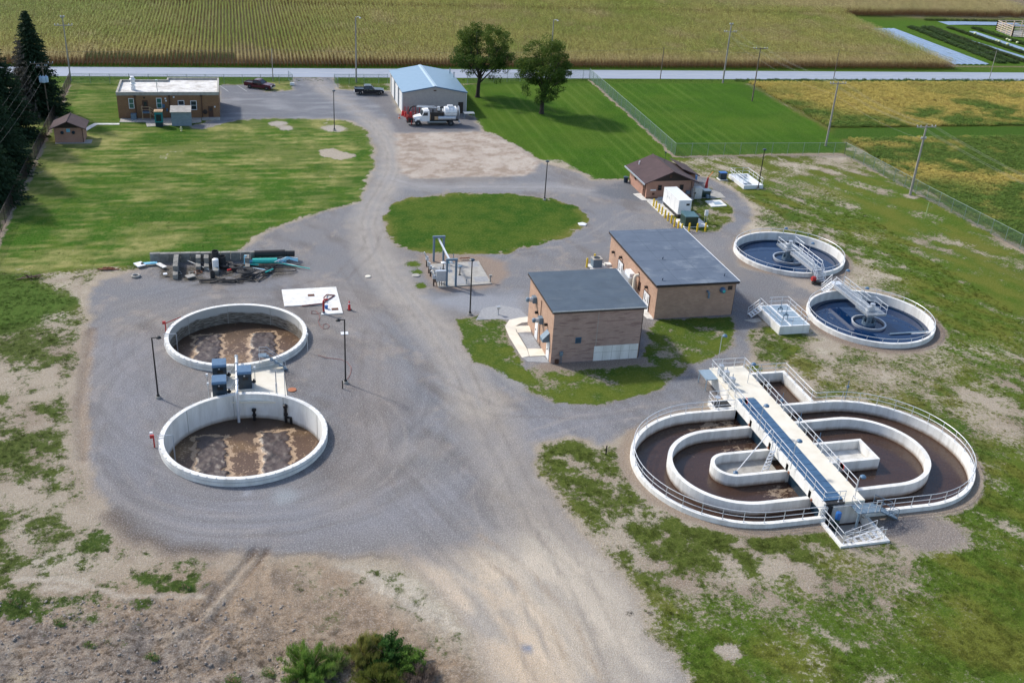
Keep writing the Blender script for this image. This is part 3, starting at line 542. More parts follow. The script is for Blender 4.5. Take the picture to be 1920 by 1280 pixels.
# road
rm = bpy.data.materials.new('pale_asphalt_road'); t, b = nodes(rm); v = posn(t); n1 = noise(t, posn(t, (.15,1,1)), 1.2, 4); n2 = noise(t, v, 12, 3)
c = mixc(t, ramp(t, n1, .3, .7), (.33,.37,.44), (.28,.32,.39)); c = mixc(t, math_(t, 'MULTIPLY', n2, .2), c, (.05,.05,.06)); t.links.new(c, b.inputs['Base Color']); b.inputs['Roughness'].default_value = .8
mb = MB(); ss = list(np.arange(-260, 421, 4.))
for a_, b_ in zip(ss[:-1], ss[1:]): mb.add([(a_,222.0+(-.012*(a_-20)),.03),(b_,222.0+(-.012*(b_-20)),.03),(b_,230.2-.010*(b_-20),.03),(a_,230.2-.010*(a_-20),.03)], [(0,1,2,3)])
struct('road', mb, rm)
mb = MB()
for a_ in np.arange(-250, 410, 7.0):
    for dy in (0,): mb.add([(a_,226.05-.011*(a_-20),.035),(a_+5,226.05-.011*(a_+5-20),.035),(a_+5,226.2-.011*(a_+5-20),.035),(a_,226.2-.011*(a_-20),.035)], [(0,1,2,3)])
struct('road_marking', mb, mk('faded_line_paint', (.55,.56,.52), (.42,.45,.46), 2, .8, 0, 0))
# ------------------------------------------------------------ railings
def rails(mb, pts, z, h=1.07, mid=True, r=.034, closed=False):
    P = [(p[0], p[1], (z if len(p) < 3 else p[2])) for p in pts]
    mb.tube([(p[0],p[1],p[2]+h) for p in P], r, 5, closed=closed)
    if mid: mb.tube([(p[0],p[1],p[2]+h*.52) for p in P], r*.85, 5, closed=closed)
def along(pts, sp):
    out = [pts[0]]; acc = 0
    for a, b in zip(pts[:-1], pts[1:]):
        L = math.dist(a, b); d = sp-acc
        while d <= L-1e-6: out.append(tuple(a[i]+(b[i]-a[i])*d/L for i in range(len(a)))); d += sp
        acc = (acc+L) % sp if L else acc
    if math.dist(out[-1], pts[-1]) > .4: out.append(pts[-1])
    return out
def railing(parent, pts, z, h=1.07, sp=1.5, mat='alum', join=False, label=None, mid=True):
    mb = MB(); rails(mb, pts, z, h, mid)
    ps = along([(p[0], p[1], z if len(p) < 3 else p[2]) for p in pts], sp)
    if join:
        for p in ps: mb.tube([p, (p[0],p[1],p[2]+h)], .03, 5)
        return kid('railing', mb, M[mat], parent, label)
    ra = kid('railing', mb, M[mat], parent, label); pm = MB(); pm.tube([(0,0,0),(0,0,h)], .03, 5); pm.bx(-.07,.07,-.05,.05,0,.02)
    me = pm.mesh('post', M[mat]); o0 = ORG.get(parent.name, (0,0,0))
    for p in ps:
        c = bpy.data.objects.new('post', me); link(c, ra); c.location = (p[0]-o0[0], p[1]-o0[1], p[2]-o0[2])
    return ra

# ------------------------------------------------------------ building pieces
def face_rect(mb, ax, pos, a0, a1, z0, z1, out, d=.06, k=None):   # a slab standing proud of a wall; ax 'x' = wall faces along x
    if ax == 'y': y = (pos-d, pos+.01) if out < 0 else (pos-.01, pos+d); mb.bx(a0, a1, y[0], y[1], z0, z1, k)
    else: x = (pos-d, pos+.01) if out < 0 else (pos-.01, pos+d); mb.bx(x[0], x[1], a0, a1, z0, z1, k)
def window(parent, ax, pos, out, a0, a1, z0, z1, frame='white', glass='glass', split=True):
    f = MB(); w_ = .09
    face_rect(f, ax, pos, a0, a1, z0, z0+w_, out, .09); face_rect(f, ax, pos, a0, a1, z1-w_, z1, out, .09)
    face_rect(f, ax, pos, a0, a0+w_, z0+w_, z1-w_, out, .09); face_rect(f, ax, pos, a1-w_, a1, z0+w_, z1-w_, out, .09)
    if split: face_rect(f, ax, pos, a0+w_, a1-w_, (z0+z1)/2-.03, (z0+z1)/2+.03, out, .08)
    o = kid('window', f, M[frame], parent); g = MB(); face_rect(g, ax, pos, a0+w_, a1-w_, z0+w_, z1-w_, out, .03); kid('pane', g, M[glass], o)
def door(parent, ax, pos, out, a0, a1, z0, z1, mat='white', panes=(), label=None, frame=None):
    d = MB(); face_rect(d, ax, pos, a0, a1, z0, z1, out, .06); o = kid('door', d, M[mat], parent, label)
    for p in panes: g = MB(); face_rect(g, ax, pos, p[0], p[1], p[2], p[3], out, .075); kid('pane', g, M['glass'], o)
    h = MB(); hz = z0+1.0; am = (a0+a1)/2; face_rect(h, ax, pos, am+.06, am+.12, hz, hz+.15, out, .13); kid('handle', h, M['black'], o)
    if frame:
        f = MB()
        for q in ((a0-.08,a0,z0,z1+.08),(a1,a1+.08,z0,z1+.08),(a0,a1,z1,z1+.08)): face_rect(f, ax, pos, *q, out, .09)
        kid('door_frame', f, M[frame], o)
def bev_box_roof(mb, x0, x1, y0, y1, z0, z1): mb.bx(x0, x1, y0, y1, z0, z1)

# --- nearer tan block building
b = thing('block_building', 'smaller split-face block building with dark slate roof and pale concrete footing panel', 'building', (35, 97.8, 0), group=None)
x0, x1, y0, y1 = 30.15, 40.0, 92.9, 102.6; zt = 5.95
w_ = MB(); w_.bx(x0, x1, y0, y1, -.2, zt)
def tanwall(name, mb, parent, mfront):    # mauve paints shade on the front and back faces, the others stay tan
    o = kid(name, mb, [M['tanb'], mfront], parent)
    for p in o.data.polygons: p.material_index = 1 if abs(p.normal.y) > .5 else 0
    return o
wl = tanwall('wall', w_, b, M['taub'])
j = MB(); j.bx(35.02, 35.07, y0-.012, y0+.05, .0, zt); kid('control_joint', j, M['concg'], wl)
p = MB(); p.bx(34.9, 39.9, y0-.05, y0+.02, -.1, 1.75); p.k = 0; q = kid('footing_panel', p, M['concw'], b, 'pale poured concrete panel low on the front wall')
for x_ in (35.9, 36.9, 37.9, 38.9):
    p = MB(); p.bx(x_, x_+.03, y0-.056, y0-.045, 0, 1.75); kid('panel_joint', p, M['concg'], q)
p = MB(); p.bx(34.9, 39.9, y0-.058, y0-.045, 1.0, 1.03); kid('panel_joint', p, M['concg'], q)
r = MB(); r.bx(x0-.28, x1+.28, y0-.28, y1+.28, zt+.0, zt+.26); kid('fascia', r, M['dbrown'], b)
r = MB(); r.bx(x0-.30, x1+.30, y0-.30, y1+.30, zt+.262, zt+.31); rf = kid('roof', r, M['epdm'], b)
for yy in np.linspace(y0+.5, y1-.5, 5): r = MB(); r.bx(x0-.29, x1+.29, yy, yy+.05, zt+.311, zt+.318); kid('roof_seam', r, M['epdml'], rf)
r = MB(); r.bx(x1+.27, x1+.32, y0-.3, y1+.3, zt+.2, zt+.33); r.bx(x0-.32, x1+.32, y0-.33, y0-.30, zt+.2, zt+.33); kid('roof_edge', r, M['galv'], b)
v_ = MB(); face_rect(v_, 'y', y0, 32.7, 33.35, 2.25, 2.95, -1, .05); g = kid('louver', v_, M['navytop'], b)
for i in range(5): s_ = MB(); face_rect(s_, 'y', y0, 32.74, 33.31, 2.31+.125*i, 2.36+.125*i, -1, .09); kid('slat', s_, M['navy'], g)
s_ = MB(); s_.bx(31.05, 31.4, y0-.22, y0, .95, 1.4); s_.tube([(31.15,y0-.1,.95),(31.15,y0-.1,0)], .03); s_.tube([(31.3,y0-.1,.95),(31.3,y0-.1,0)], .03); kid('electric_meter', s_, M['steelb'], b)
s_ = MB(); s_.bx(30.62, 30.98, y0-.25, y0, .0, .5); kid('junction_box', s_, M['brown'], b)
# exhaust fans, hood, doors, conduit on the left wall
for yy, zz in ((99.9, 4.3), (96.95, 3.2)):
    f = MB(); f.bx(x0-.42, x0+.02, yy-.36, yy+.36, zz-.36, zz+.36); fo = kid('exhaust_fan', f, M['steelb'], b)
    f = MB(); f.lathe((x0-.42, yy, zz), [(.30,0),(.30,-.22),(.24,-.24),(.24,-.42)], 16, axis='x'); kid('fan_duct', f, M['galv'], fo, smooth=True)
    f = MB(); f.lathe((x0-.84, yy, zz), [(.27,0),(.27,-.2),(.2,-.3),(.0,-.33)], 16, axis='x'); kid('fan_motor_cap', f, M['steelb'], fo, smooth=True)
f = MB(); f.add([(x0-.75,93.95,2.0),(x0-.75,94.95,2.0),(x0,94.95,2.0),(x0,93.95,2.0),(x0-.75,93.95,2.35),(x0-.75,94.95,2.35),(x0-.02,94.95,3.1),(x0-.02,93.95,3.1)], [(0,1,2,3),(0,4,5,1),(4,7,6,5),(0,3,7,4),(1,5,6,2)]); kid('vent_hood', f, M['steelb'], b)
door(b, 'x', x0, -1, 93.6, 94.65, 0, 2.1, 'white'); door(b, 'x', x0, -1, 98.35, 99.35, 0, 2.1, 'white')
for yy, zz in ((95.05, 3.55), (98.8, 3.2)): f = MB(); f.bx(x0-.35, x0, yy-.12, yy+.12, zz-.1, zz+.15); kid('wall_light', f, M['black'], b)
f = MB(); f.tube([(x0-.06,97.6,5.2),(x0-.06,97.6,1.2),(x0-.06,97.1,.6),(x0-.06,97.1,0)], .035); kid('conduit', f, M['brown'], b)
f = MB(); f.bx(x1-.02, x1+.1, y0+.05, y0+.15, 0, zt); kid('downspout', f, M['dbrown'], b)
# curved walk beside it
wk = MB(); zz = .06
path = pg((1016,664),(1020,655),(985,628),(985,604),(1000,598),(965,600),(948,610),(955,630),(978,671)); 
wk.prism(pg((979,671),(955,632),(947,612),(955,600),(975,596),(992,594),(992,604),(978,606),(966,612),(968,622),(988,655),(992,668)), -.1, zz)
wk.prism(pg((989,654),(1016,654),(1023,667),(993,668.5)), -.1, zz-.003); wk.prism(pg((965,612),(993,611),(996,623),(971,624)), -.1, zz-.003)
o = struct('walkway', wk, M['concc'])
gv = MB(); gv.prism(pg((972,624),(995,624),(1013,653),(990,654)), -.1, .03); struct('gravel_bed', gv, M['wgreygr'])
gv = MB(); gv.prism(pg((978,670),(1020,668),(1030,680),(990,678)), -.1, .025); struct('gravel_bed', gv, M['wgreygr'])
gv = MB(); gv.prism(pg((892,600),(905,578),(940,572),(975,580),(990,594),(950,600),(935,598)), -.1, .02); struct('gravel_bed', gv, M['wgreygr'])

# --- larger tan block building
b = thing('block_building', 'larger split-face block building with a scuffed blue slate roof beside the round tanks', 'building', (50, 110, 0))
x0, x1, y0, y1 = 45.3, 55.15, 101.9, 118.6; zt = 4.15
w_ = MB(); w_.bx(x0, x1, y0, y1, -.2, zt); tanwall('wall', w_, b, M['tanb'])
r = MB(); r.bx(x0-.3, x1+.3, y0-.3, y1+.3, zt, zt+.28); kid('fascia', r, M['dbrown'], b)
r = MB(); r.bx(x0-.32, x1+.32, y0-.32, y1+.32, zt+.282, zt+.33); rf = kid('roof', r, M['epdml'], b)
for yy in np.linspace(y0+.8, y1-.8, 6): r = MB(); r.bx(x0-.3, x1+.3, yy, yy+.04, zt+.331, zt+.336); kid('roof_seam', r, M['epdm'], rf)
for xx in (48.0, 51.5): r = MB(); r.bx(xx, xx+.04, y0-.3, y1+.3, zt+.331, zt+.3365); kid('roof_seam', r, M['epdm'], rf)
r = MB(); r.bx(x1+.28, x1+.35, y0-.3, y1+.35, zt+.2, zt+.36); kid('roof_edge', r, M['white'], b)
for xx, yy in ((46.2,102.9),(48.6,109.0),(54.2,103.3)): r = MB(); r.cyl((xx,yy,zt+.33),(xx,yy,zt+.6),.07,n=8); r.box((xx,yy,zt+.62),(.2,.2,.06)); kid('roof_vent', r, M['epdml'], b)
door(b, 'x', x0, -1, 113.2, 115.0, 0, 2.2, 'white', ((113.5,113.65,1.0,1.8),(114.5,114.65,1.0,1.8)), frame='brown')
door(b, 'x', x0, -1, 103.8, 105.6, 0, 2.15, 'white', ((104.1,104.25,1.0,1.8),(105.1,105.25,1.0,1.8)), frame='brown')
for yy, zz in ((114.1, 2.75), (104.9, 2.75), (116.9, 2.3)): f = MB(); f.bx(x0-.35, x0, yy-.14, yy+.14, zz-.1, zz+.15); kid('wall_light', f, M['black'], b)
window(b, 'x', x0, -1, 107.0, 107.6, 1.3, 2.4, 'brown'); v_ = MB(); face_rect(v_, 'x', x0, 107.7, 108.1, 2.9, 3.4, -1, .04); kid('vent_grille', v_, M['brown'], b)
s_ = MB(); s_.bx(x0-1.0, x0, 108.6, 111.2, .9, 2.3); d0 = kid('duct_unit', s_, M['galv'], b)
s_ = MB(); s_.tube([(x0-.5,107.9,.5),(x0-.5,107.9,2.7),(x0-.4,107.9,2.95),(x0,107.9,3.0)], .22, 10); kid('insulated_pipe', s_, M['concc'], b, smooth=True)
s_ = MB(); s_.bx(x0-.75, x0-.05, 109.0, 110.6, 2.3, 2.7); kid('duct_unit_lid', s_, M['white'], d0)
for xx, rr, zz, mm in ((53.5,.30,3.35,'blue'),): 
    f = MB(); f.lathe((xx, y0, zz), [(.36,0),(.36,-.14),(.30,-.2),(.30,-.42),(.17,-.52),(0,-.54)], 18, axis='y'); kid('blower_intake', f, M['navytop'], b, 'round blue intake on the front wall', smooth=True)
    f = MB(); f.lathe((xx, y0-.5, zz), [(.17,0),(.15,-.06),(0,-.07)], 14, axis='y'); kid('intake_cap', f, M['tealpipe'], b, smooth=True)
f = MB(); f.tube([(51.6,y0,3.3),(51.6,y0-.25,3.3),(51.75,y0-.3,3.1),(51.75,y0-.3,2.5)], .13, 8); kid('exhaust_elbow', f, M['steelb'], b, smooth=True)
v_ = MB(); face_rect(v_, 'y', y0, 54.2, 54.75, 3.3, 3.8, -1, .04); kid('vent_grille', v_, M['dbrown'], b)
f = MB(); f.bx(x1-.02, x1+.1, y0+.1, y0+.2, 0, zt); kid('downspout', f, M['dbrown'], b)
mb = MB(); mb.prism(pg((1205,590),(1214,598),(1225,600),(1216,575),(1200,570)), -.1, .06); struct('door_slab', mb, M['conc'])

# --- brown gabled brick building
b = thing('gabled_brick_building', 'pink brick building with a purple-brown gabled shingle roof beside the white generator', 'building', (63.2, 147, 0))
x0, x1, y0, y1 = 59.55, 67.05, 143.0, 150.6; ze = 2.75; zr = 4.35; xm = 63.3; ov = .75
w_ = MB(); w_.bx(x0, x1, y0, y1, -.1, ze); w_.bx(x1, x1+2.2, y0+4, y1+1.2, -.1, 2.3); kid('wall', w_, M['pinkb'], b)
g_ = MB(); g_.xz([(x0, ze),(x1, ze),(xm, zr-.1)], y0-.05, y0+.1); kid('gable', g_, M['dbrown'], b)
g_ = MB(); g_.bx(xm-.18, xm+.18, y0-.09, y0, 3.2, 3.7); kid('gable_vent', g_, M['brown'], b)
def gable_roof(parent, x0, x1, y0, y1, ze, zr, xm, th=.14, mat='shing'):
    for sx in (-1, 1):
        xe = x0 if sx < 0 else x1; r = MB()
        P = [(xe, ze), (xm+.0*sx, zr), (xm, zr+th), (xe, ze+th)]
        if sx < 0: P = P[::-1]
        r.xz(P, y0, y1); kid('roof_slope', r, M[mat], parent)
    c = MB(); c.tube([(xm,y0,zr+th),(xm,y1,zr+th)], .07, 6); kid('ridge_cap', c, M[mat], parent)
gable_roof(b, x0-ov, x1+ov, y0-.9, y1+.6, ze-.25, zr, xm)
r = MB(); r.add([(x1-.5,y0+3,3.6),(x1+2.7,y0+3.4,2.3),(x1+2.7,y1+1.5,2.3),(x1-.5,y1+1.3,3.6),(x1-.5,y0+3,3.5),(x1+2.7,y0+3.4,2.15),(x1+2.7,y1+1.5,2.15),(x1-.5,y1+1.3,3.5)], [(0,1,2,3),(7,6,5,4),(0,4,5,1),(1,5,6,2),(2,6,7,3),(3,7,4,0)]); kid('lean_to_roof', r, M['shing'], b)
r = MB(); r.bx(x0-ov-.1, x0-ov+.02, y0-.9, y1+.6, ze-.32, ze-.1); kid('gutter', r, M['galv'], b)
r = MB(); r.cyl((xm+.9,148.2,4.0),(xm+.9,148.2,5.7),.03,n=6); r.cyl((xm+.9,148.2,5.5),(xm+.9,148.2,5.75),.16,.12,10); kid('antenna_mast', r, M['dgreen'], b)
r = MB(); r.tube([(60.5,149.6,3.2),(60.5,149.6,3.75),(60.65,149.6,3.85)], .08, 8); kid('vent_pipe', r, M['white'], b)
window(b, 'y', y0, -1, 61.35, 62.0, 1.25, 2.1, 'brown'); window(b, 'y', y0, -1, 64.95, 65.6, 1.25, 2.1, 'brown'); window(b, 'x', x0, -1, 147.6, 148.3, 1.4, 2.2, 'brown')
door(b, 'x', x0, -1, 143.4, 144.4, 0, 2.1, 'brown')
s_ = MB(); s_.bx(60.2, 61.1, y0-.06, y0, 1.22, 1.42); kid('name_plate', s_, M['white'], b)
s_ = MB(); s_.bx(60.55, 60.9, y0-.12, y0, .55, .85); kid('hose_bib_box', s_, M['brown'], b)
s_ = MB(); s_.bx(66.1, 66.75, y0-.3, y0, .6, 1.15); kid('electric_panel', s_, M['steelb'], b)
s_ = MB(); s_.tube([(66.9,y0-.05,0),(66.9,y0-.05,ze-.2)], .04); kid('downspout', s_, M['dbrown'], b)
s_ = MB(); s_.cyl((65.8,y0-.7,0),(65.8,y0-.7,.75),.22,n=12); solo('hot_water_drum', s_, M['wood'], 'tan drum standing at the front wall of the gabled building', 'drum')
mb = MB(); mb.prism(pg((1187,364),(1201,363),(1212,374),(1298,371),(1301,375),(1215,377),(1204,376)), -.1, .07); struct('walkway', mb, M['conc'])
s_ = MB(); s_.tube([G3(1232,373,.3), G3(1256,372,.3)], .12, 8); s_.tube([G3(1234,371,.3), G3(1257,370,.3)], .12, 8); solo('pipe_bundle', s_, M['galv'], 'pair of silver pipes lying at the foot of the pink brick wall', 'pipes')

# --- office
b = thing('brick_office', 'long flat-roofed orange-brown brick office with white worn roof', 'building', (-12.6, 196, 0))
x0, x1, y0, y1 = -21.2, -4.05, 191.15, 200.4; zt = 4.2; xs_ = -13.8
w_ = MB(); w_.bx(x0, x1, y0, y1, -.1, zt); w_.bx(xs_+.6, x1, y1, y1+1.5, -.1, zt); kid('wall', w_, M['offb'], b)
r = MB(); r.bx(x0+.25, x1-.25, y0+.25, y1-.2, zt, zt+.06); r.bx(xs_+.85, x1-.25, y1-.2, y1+1.25, zt, zt+.06); kid('roof', r, M['wroof'], b)
r = MB(); pz = zt+.42
r.bx(x0-.06,x1+.06,y0-.06,y0+.25,zt-.15,pz); r.bx(x0-.06,x0+.25,y0+.25,y1+.05,zt-.15,pz); r.bx(x1-.25,x1+.06,y0+.25,y1+1.55,zt-.15,pz)
r.bx(x0+.25,xs_+.6,y1-.2,y1+.05,zt-.15,pz); r.bx(xs_+.6,xs_+.85,y1-.2,y1+1.3,zt-.15,pz); r.bx(xs_+.6,x1-.25,y1+1.3,y1+1.55,zt-.15,pz); kid('parapet', r, M['concg'], b)
def fx(u): return x0+(u-140)/(1800-140)*(x1-x0)
for u0, u1, z0, z1, gl in ((322,408,1.75,3.55,'glassg'),(770,858,1.75,3.6,'glassg'),(1120,1225,1.55,3.15,'glass'),(1325,1428,1.45,3.1,'glass')): window(b, 'y', y0, -1, fx(u0), fx(u1), z0, z1, 'white', gl)
door(b, 'y', y0, -1, fx(540), fx(632), 1.35, 3.2, 'brown', ((fx(562),fx(612),2.2,2.95),), 'raised brown door with a pale pane'); door(b, 'y', y0, -1, fx(1612), fx(1692), .05, 2.1, 'brown', ((fx(1630),fx(1670),1.3,1.8),))
for u in (430, 985, 1512): s_ = MB(); s_.bx(fx(u)-.07, fx(u)+.07, y0-.16, y0, 0, zt-.3); s_.bx(fx(u)-.18, fx(u)+.18, y0-.22, y0, zt-.35, zt-.12); kid('downspout', s_, M['brown'], b)
for u, z_, m_ in ((580,3.65,'black'),(1060,3.75,'white'),(1725,2.0,'white'),(930,3.1,'white'),(922,3.5,'white')): s_ = MB(); s_.bx(fx(u)-.13, fx(u)+.13, y0-.2, y0, z_-.1, z_+.12); kid('wall_light' if z_ > 3 else 'wall_sign', s_, M[m_], b)
for u, z_, w2, h2 in ((880,2.0,.45,.6),(935,1.3,.3,.5)): s_ = MB(); s_.bx(fx(u)-w2/2, fx(u)+w2/2, y0-.18, y0, z_-h2/2+.2, z_+h2/2+.2); kid('electric_box', s_, M['navytop'], b)
s_ = MB(); s_.lathe((-18.6,194.2,zt+.05), [(.42,0),(.42,.7),(.30,.75),(.30,1.0),(.52,1.05),(.52,1.2),(.36,1.3),(.36,1.75),(.52,1.8),(.5,1.95),(.33,2.1),(.33,2.35),(.1,2.45),(0,2.45)], 18); kid('roof_ventilator', s_, M['white'], b, 'stacked white metal roof ventilator', smooth=True)
s_ = MB(); s_.cyl((-14.4,191.9,zt),(-14.4,191.9,zt+2.2),.07,n=8); s_.bx(-14.6,-14.2,191.7,192.1,zt+2.1,zt+2.4); s_.tube([(-14.4,191.9,zt+1.9),(-14.0,191.9,zt+1.2),(-14.3,191.9,zt+.7)], .025, 5); kid('service_mast', s_, M['galv'], b)
s_ = MB(); s_.bx(-19.1,-18.2,190.0,191.0,0,1.0); solo('air_conditioner', s_, M['steelb'], 'dark grey air conditioner on the slab at the office front wall', 'air conditioner')
s_ = MB(); s_.lathe((fx(1558),y0-.06,1.1), [(.35,0),(.42,-.03),(.42,-.1),(.35,-.13)], 20, axis='y'); solo('hose_reel', s_, M['dbrown'], 'coiled hose hung on the office wall beside the ground floor door', 'hose', smooth=True)
# entry stair
st = thing('entry_stair', 'tan wooden landing and stair up to the brown office door', 'stairs', (fx(590), y0-1, 0))
s_ = MB(); s_.bx(fx(535), fx(660), y0-1.3, y0-.08, 1.2, 1.33); kid('landing', s_, M['steelb'], st)
for i in range(6): s_ = MB(); s_.bx(fx(660)+.26*i, fx(660)+.26*(i+1)-.02, y0-1.3, y0-.3, 1.1-.2*i, 1.14-.2*i); kid('tread', s_, M['wood'], st)
s_ = MB(); P = [(fx(535),y0-1.3,1.33),(fx(660),y0-1.3,1.33)]; rails(s_, P, 0, 1.0, r=.05); s_.bx(fx(535)-.05,fx(535)+.05,y0-1.35,y0-1.25,0,2.35); s_.bx(fx(660)-.05,fx(660)+.05,y0-1.35,y0-1.25,0,2.35)
rails(s_, [(fx(660),y0-1.3,1.33),(fx(660)+1.6,y0-1.3,.1)], 0, 1.0, r=.05); s_.bx(fx(660)+1.55,fx(660)+1.65,y0-1.35,y0-1.25,0,1.15); s_.bx(fx(535)-.05,fx(535)+.05,y0-1.3,y0-.1,2.28,2.36); kid('railing', s_, M['wood'], st)
mb = MB(); mb.prism([(x0+.3,191.0),(x1-3.2,191.0),(x1-3.2,188.1),(-12,186.4),(-16.2,185.6),(-16.6,188.4),(x0+.3,188.6)], -.1, .07); mb.prism([(x1-3.1,191.1),(x1,191.1),(x1,189.4),(x1-3.1,189.4)], -.1, .13); struct('patio_slab', mb, M['concg'])
mb = MB(); mb.wall(pg((158,245),(172,237),(180,233),(224,233)), .9, -.1, .06); struct('footpath', mb, M['conc'])
bb = thing('storage_booth', 'teal booth with a dark window and a wooden lid beside the grey block shed', 'booth', G3(299,238), local=False); c = G(299, 238)
s_ = MB(); s_.bx(c[0]-.62, c[0]+.62, c[1], c[1]+1.3, 0, .75); kid('base_cabinet', s_, M['navy'], bb); s_ = MB(); s_.bx(c[0]-.65, c[0]+.65, c[1]-.03, c[1]+1.35, .75, 2.55); kid('body', s_, M['teal'], bb)
s_ = MB(); s_.bx(c[0]-.42, c[0]+.42, c[1]-.06, c[1], 1.0, 2.15); kid('window', s_, M['glass'], bb); s_ = MB(); s_.bx(c[0]-.72, c[0]+.72, c[1]-.1, c[1]+1.45, 2.55, 2.68); s_.bx(c[0]-.5,c[0]+.5,c[1]+.2,c[1]+1.0,2.68,2.74); kid('lid', s_, M['wood'], bb)
sh = thing('block_shed', 'small grey concrete block shed with a pale lean-to roof in front of the office', 'shed', (-10.2, 187.6, 0)); a0, a1 = G(322,239)[0], G(359,239)[0]
s_ = MB(); s_.bx(a0, a1, 186.0, 188.6, -.05, 2.35); kid('wall', s_, M['greyb'], sh); s_ = MB(); s_.xz([(0,0),(0,.1),(1,.1),(1,0)], 0, 1); s_ = MB(); X0, X1 = a0-.15, a1+.1
s_.add([(X0,185.8,2.36),(X1,185.8,2.36),(X1,188.8,2.75),(X0,188.8,2.75),(X0,185.8,2.48),(X1,185.8,2.48),(X1,188.8,2.87),(X0,188.8,2.87)], [(0,3,2,1),(4,5,6,7),(0,1,5,4),(1,2,6,5),(2,3,7,6),(3,0,4,7)]); kid('roof', s_, M['concg'], sh)
hy = G(340,246); h = thing('fire_hydrant', 'pale yellow fire hydrant on the lawn in front of the grey block shed', 'hydrant', (*hy, 0)); 
s_ = MB(); s_.lathe((hy[0],hy[1],0), [(.16,0),(.16,.08),(.11,.1),(.11,.55),(.15,.58),(.13,.72),(.05,.82),(0,.82)], 14); kid('barrel', s_, mk('cream_yellow_paint', (.72,.66,.35)), h, smooth=True)
for sx in (-1, 1): s_ = MB(); s_.cyl((hy[0]+sx*.1,hy[1],.45),(hy[0]+sx*.22,hy[1],.45),.06,n=8); kid('hose_outlet', s_, M['concc'], h)

# --- pink shed by the west fence
b = thing('brick_shed', 'small pink brick shed with brown gabled roof by the west fence', 'shed', (-27.5, 178.5, 0))
x0, x1, y0, y1 = -29.75, -25.35, 176.7, 180.6
w_ = MB(); w_.bx(x0, x1, y0, y1, -.1, 2.45); kid('wall', w_, M['pinkb'], b); g_ = MB(); g_.xz([(x0-.2,2.45),(x1+.2,2.45),(-27.55,3.35)], y0-.05, y0+.1); kid('gable', g_, M['dbrown'], b)
gable_roof(b, x0-.55, x1+.55, y0-.8, y1+.6, 2.3, 3.55, -27.55)
s_ = MB(); s_.bx(-27.85,-27.3,y0-.05,y0,1.75,2.3); kid('sign', s_, M['cyanpipe'], b)
for xx in (-28.5,-26.8): s_ = MB(); s_.lathe((xx,y0,1.7), [(.26,0),(.26,-.2),(.17,-.3),(0,-.3)], 14, axis='y'); kid('wall_fan', s_, M['navy'], b, smooth=True)
s_ = MB(); s_.tube([(x1-.1,y0-.06,0),(x1-.1,y0-.06,2.3)], .04); kid('downspout', s_, M['dbrown'], b)
mb = MB(); mb.prism([(x0,176.1),(x1+1.1,176.1),(x1+1.1,178.2),(x1,178.2),(x1,176.7),(x0,176.7)], -.1, .04); struct('shed_apron', mb, M['concg'])

# --- metal garage
b = thing('metal_garage', 'taupe metal garage with light blue gabled roof and white roller doors', 'garage', (35.3, 202, 0))
x0, x1, y0, y1 = 29.25, 41.4, 193.1, 210.6; ze = 4.0; zr = 5.1; xm = 35.35
w_ = MB(); w_.xz([(x0,-.1),(x1,-.1),(x1,ze),(xm,zr),(x0,ze)], y0, y1); wl = kid('wall', w_, M['garw'], b)
rb = MB(); rb.bx(0,.05,-.03,0,0,1); rm_ = rb.mesh('rib', M['garw'])
for xx in np.arange(x0+.3, x1-.1, .6):
    c = bpy.data.objects.new('rib', rm_); link(c, wl); o0 = ORG[b.name]; c.location = (xx-o0[0], y0-o0[1], 0); c.scale = (1,1, ze+(zr-ze)*(1-abs(xx-xm)/(xm-x0))-.25)
gable_roof(b, x0-.2, x1+.2, y0-.25, y1+.25, ze-.02, zr, xm, .1, 'gar')
c = MB(); c.add([(xm-.42,y0-.26,zr+.06),(xm,y0-.26,zr+.16),(xm+.42,y0-.26,zr+.06),(xm-.42,y1+.26,zr+.06),(xm,y1+.26,zr+.16),(xm+.42,y1+.26,zr+.06)], [(0,1,4,3),(1,2,5,4)]); kid('ridge_strip', c, M['garr'], b)
s_ = MB(); s_.add([(x0-.2,y0-.27,ze-.12),(xm,y0-.27,zr-.1),(x1+.2,y0-.27,ze-.12),(x0-.2,y0-.27,ze+.1),(xm,y0-.27,zr+.12),(x1+.2,y0-.27,ze+.1)], [(0,1,4,3),(1,2,5,4)]); kid('verge_trim', s_, M['navytop'], b)
for i, (a0, a1) in enumerate(((193.6,197.4),(198.8,202.6),(204.0,207.8))):
    d = MB(); d.bx(x0-.05, x0+.01, a0, a1, .05, 3.5); dd_ = kid('roller_door', d, M['white'], b)
    for k_ in range(5): g_ = MB(); g_.bx(x0-.07, x0-.04, a0, a1, .7*k_+.05, .7*k_+.09); kid('door_slat', g_, M['galv'], dd_)
    d = MB(); d.bx(x0-.1, x0+.01, a1, a1+.25, 0, 3.7); d.bx(x0-.1, x0+.01, a0-.25, a0, 0, 3.7); kid('door_jamb', d, M['steelb'], b)
door(b, 'y', y0, -1, 39.9, 40.85, 0, 2.15, 'dbrown'); s_ = MB(); s_.bx(xm-.25, xm+.25, y0-.12, y0, 4.25, 4.45); kid('wall_light', s_, M['brown'], b)
for xx, yy in ((41.0,207.8),(41.2,204.6)): s_ = MB(); s_.cyl((xx,yy,ze),(xx,yy,ze+1.1),.09,n=8); s_.cyl((xx,yy,ze+1.1),(xx,yy,ze+1.2),.14,n=8); kid('flue_pipe', s_, M['steelb'], b)
s_ = MB(); s_.cyl((x0-.05,y0-.05,0),(x0-.05,y0-.05,ze),.05,n=6); s_.cyl((x1+.05,y0-.05,0),(x1+.05,y0-.05,ze),.05,n=6); kid('corner_trim', s_, M['white'], b)
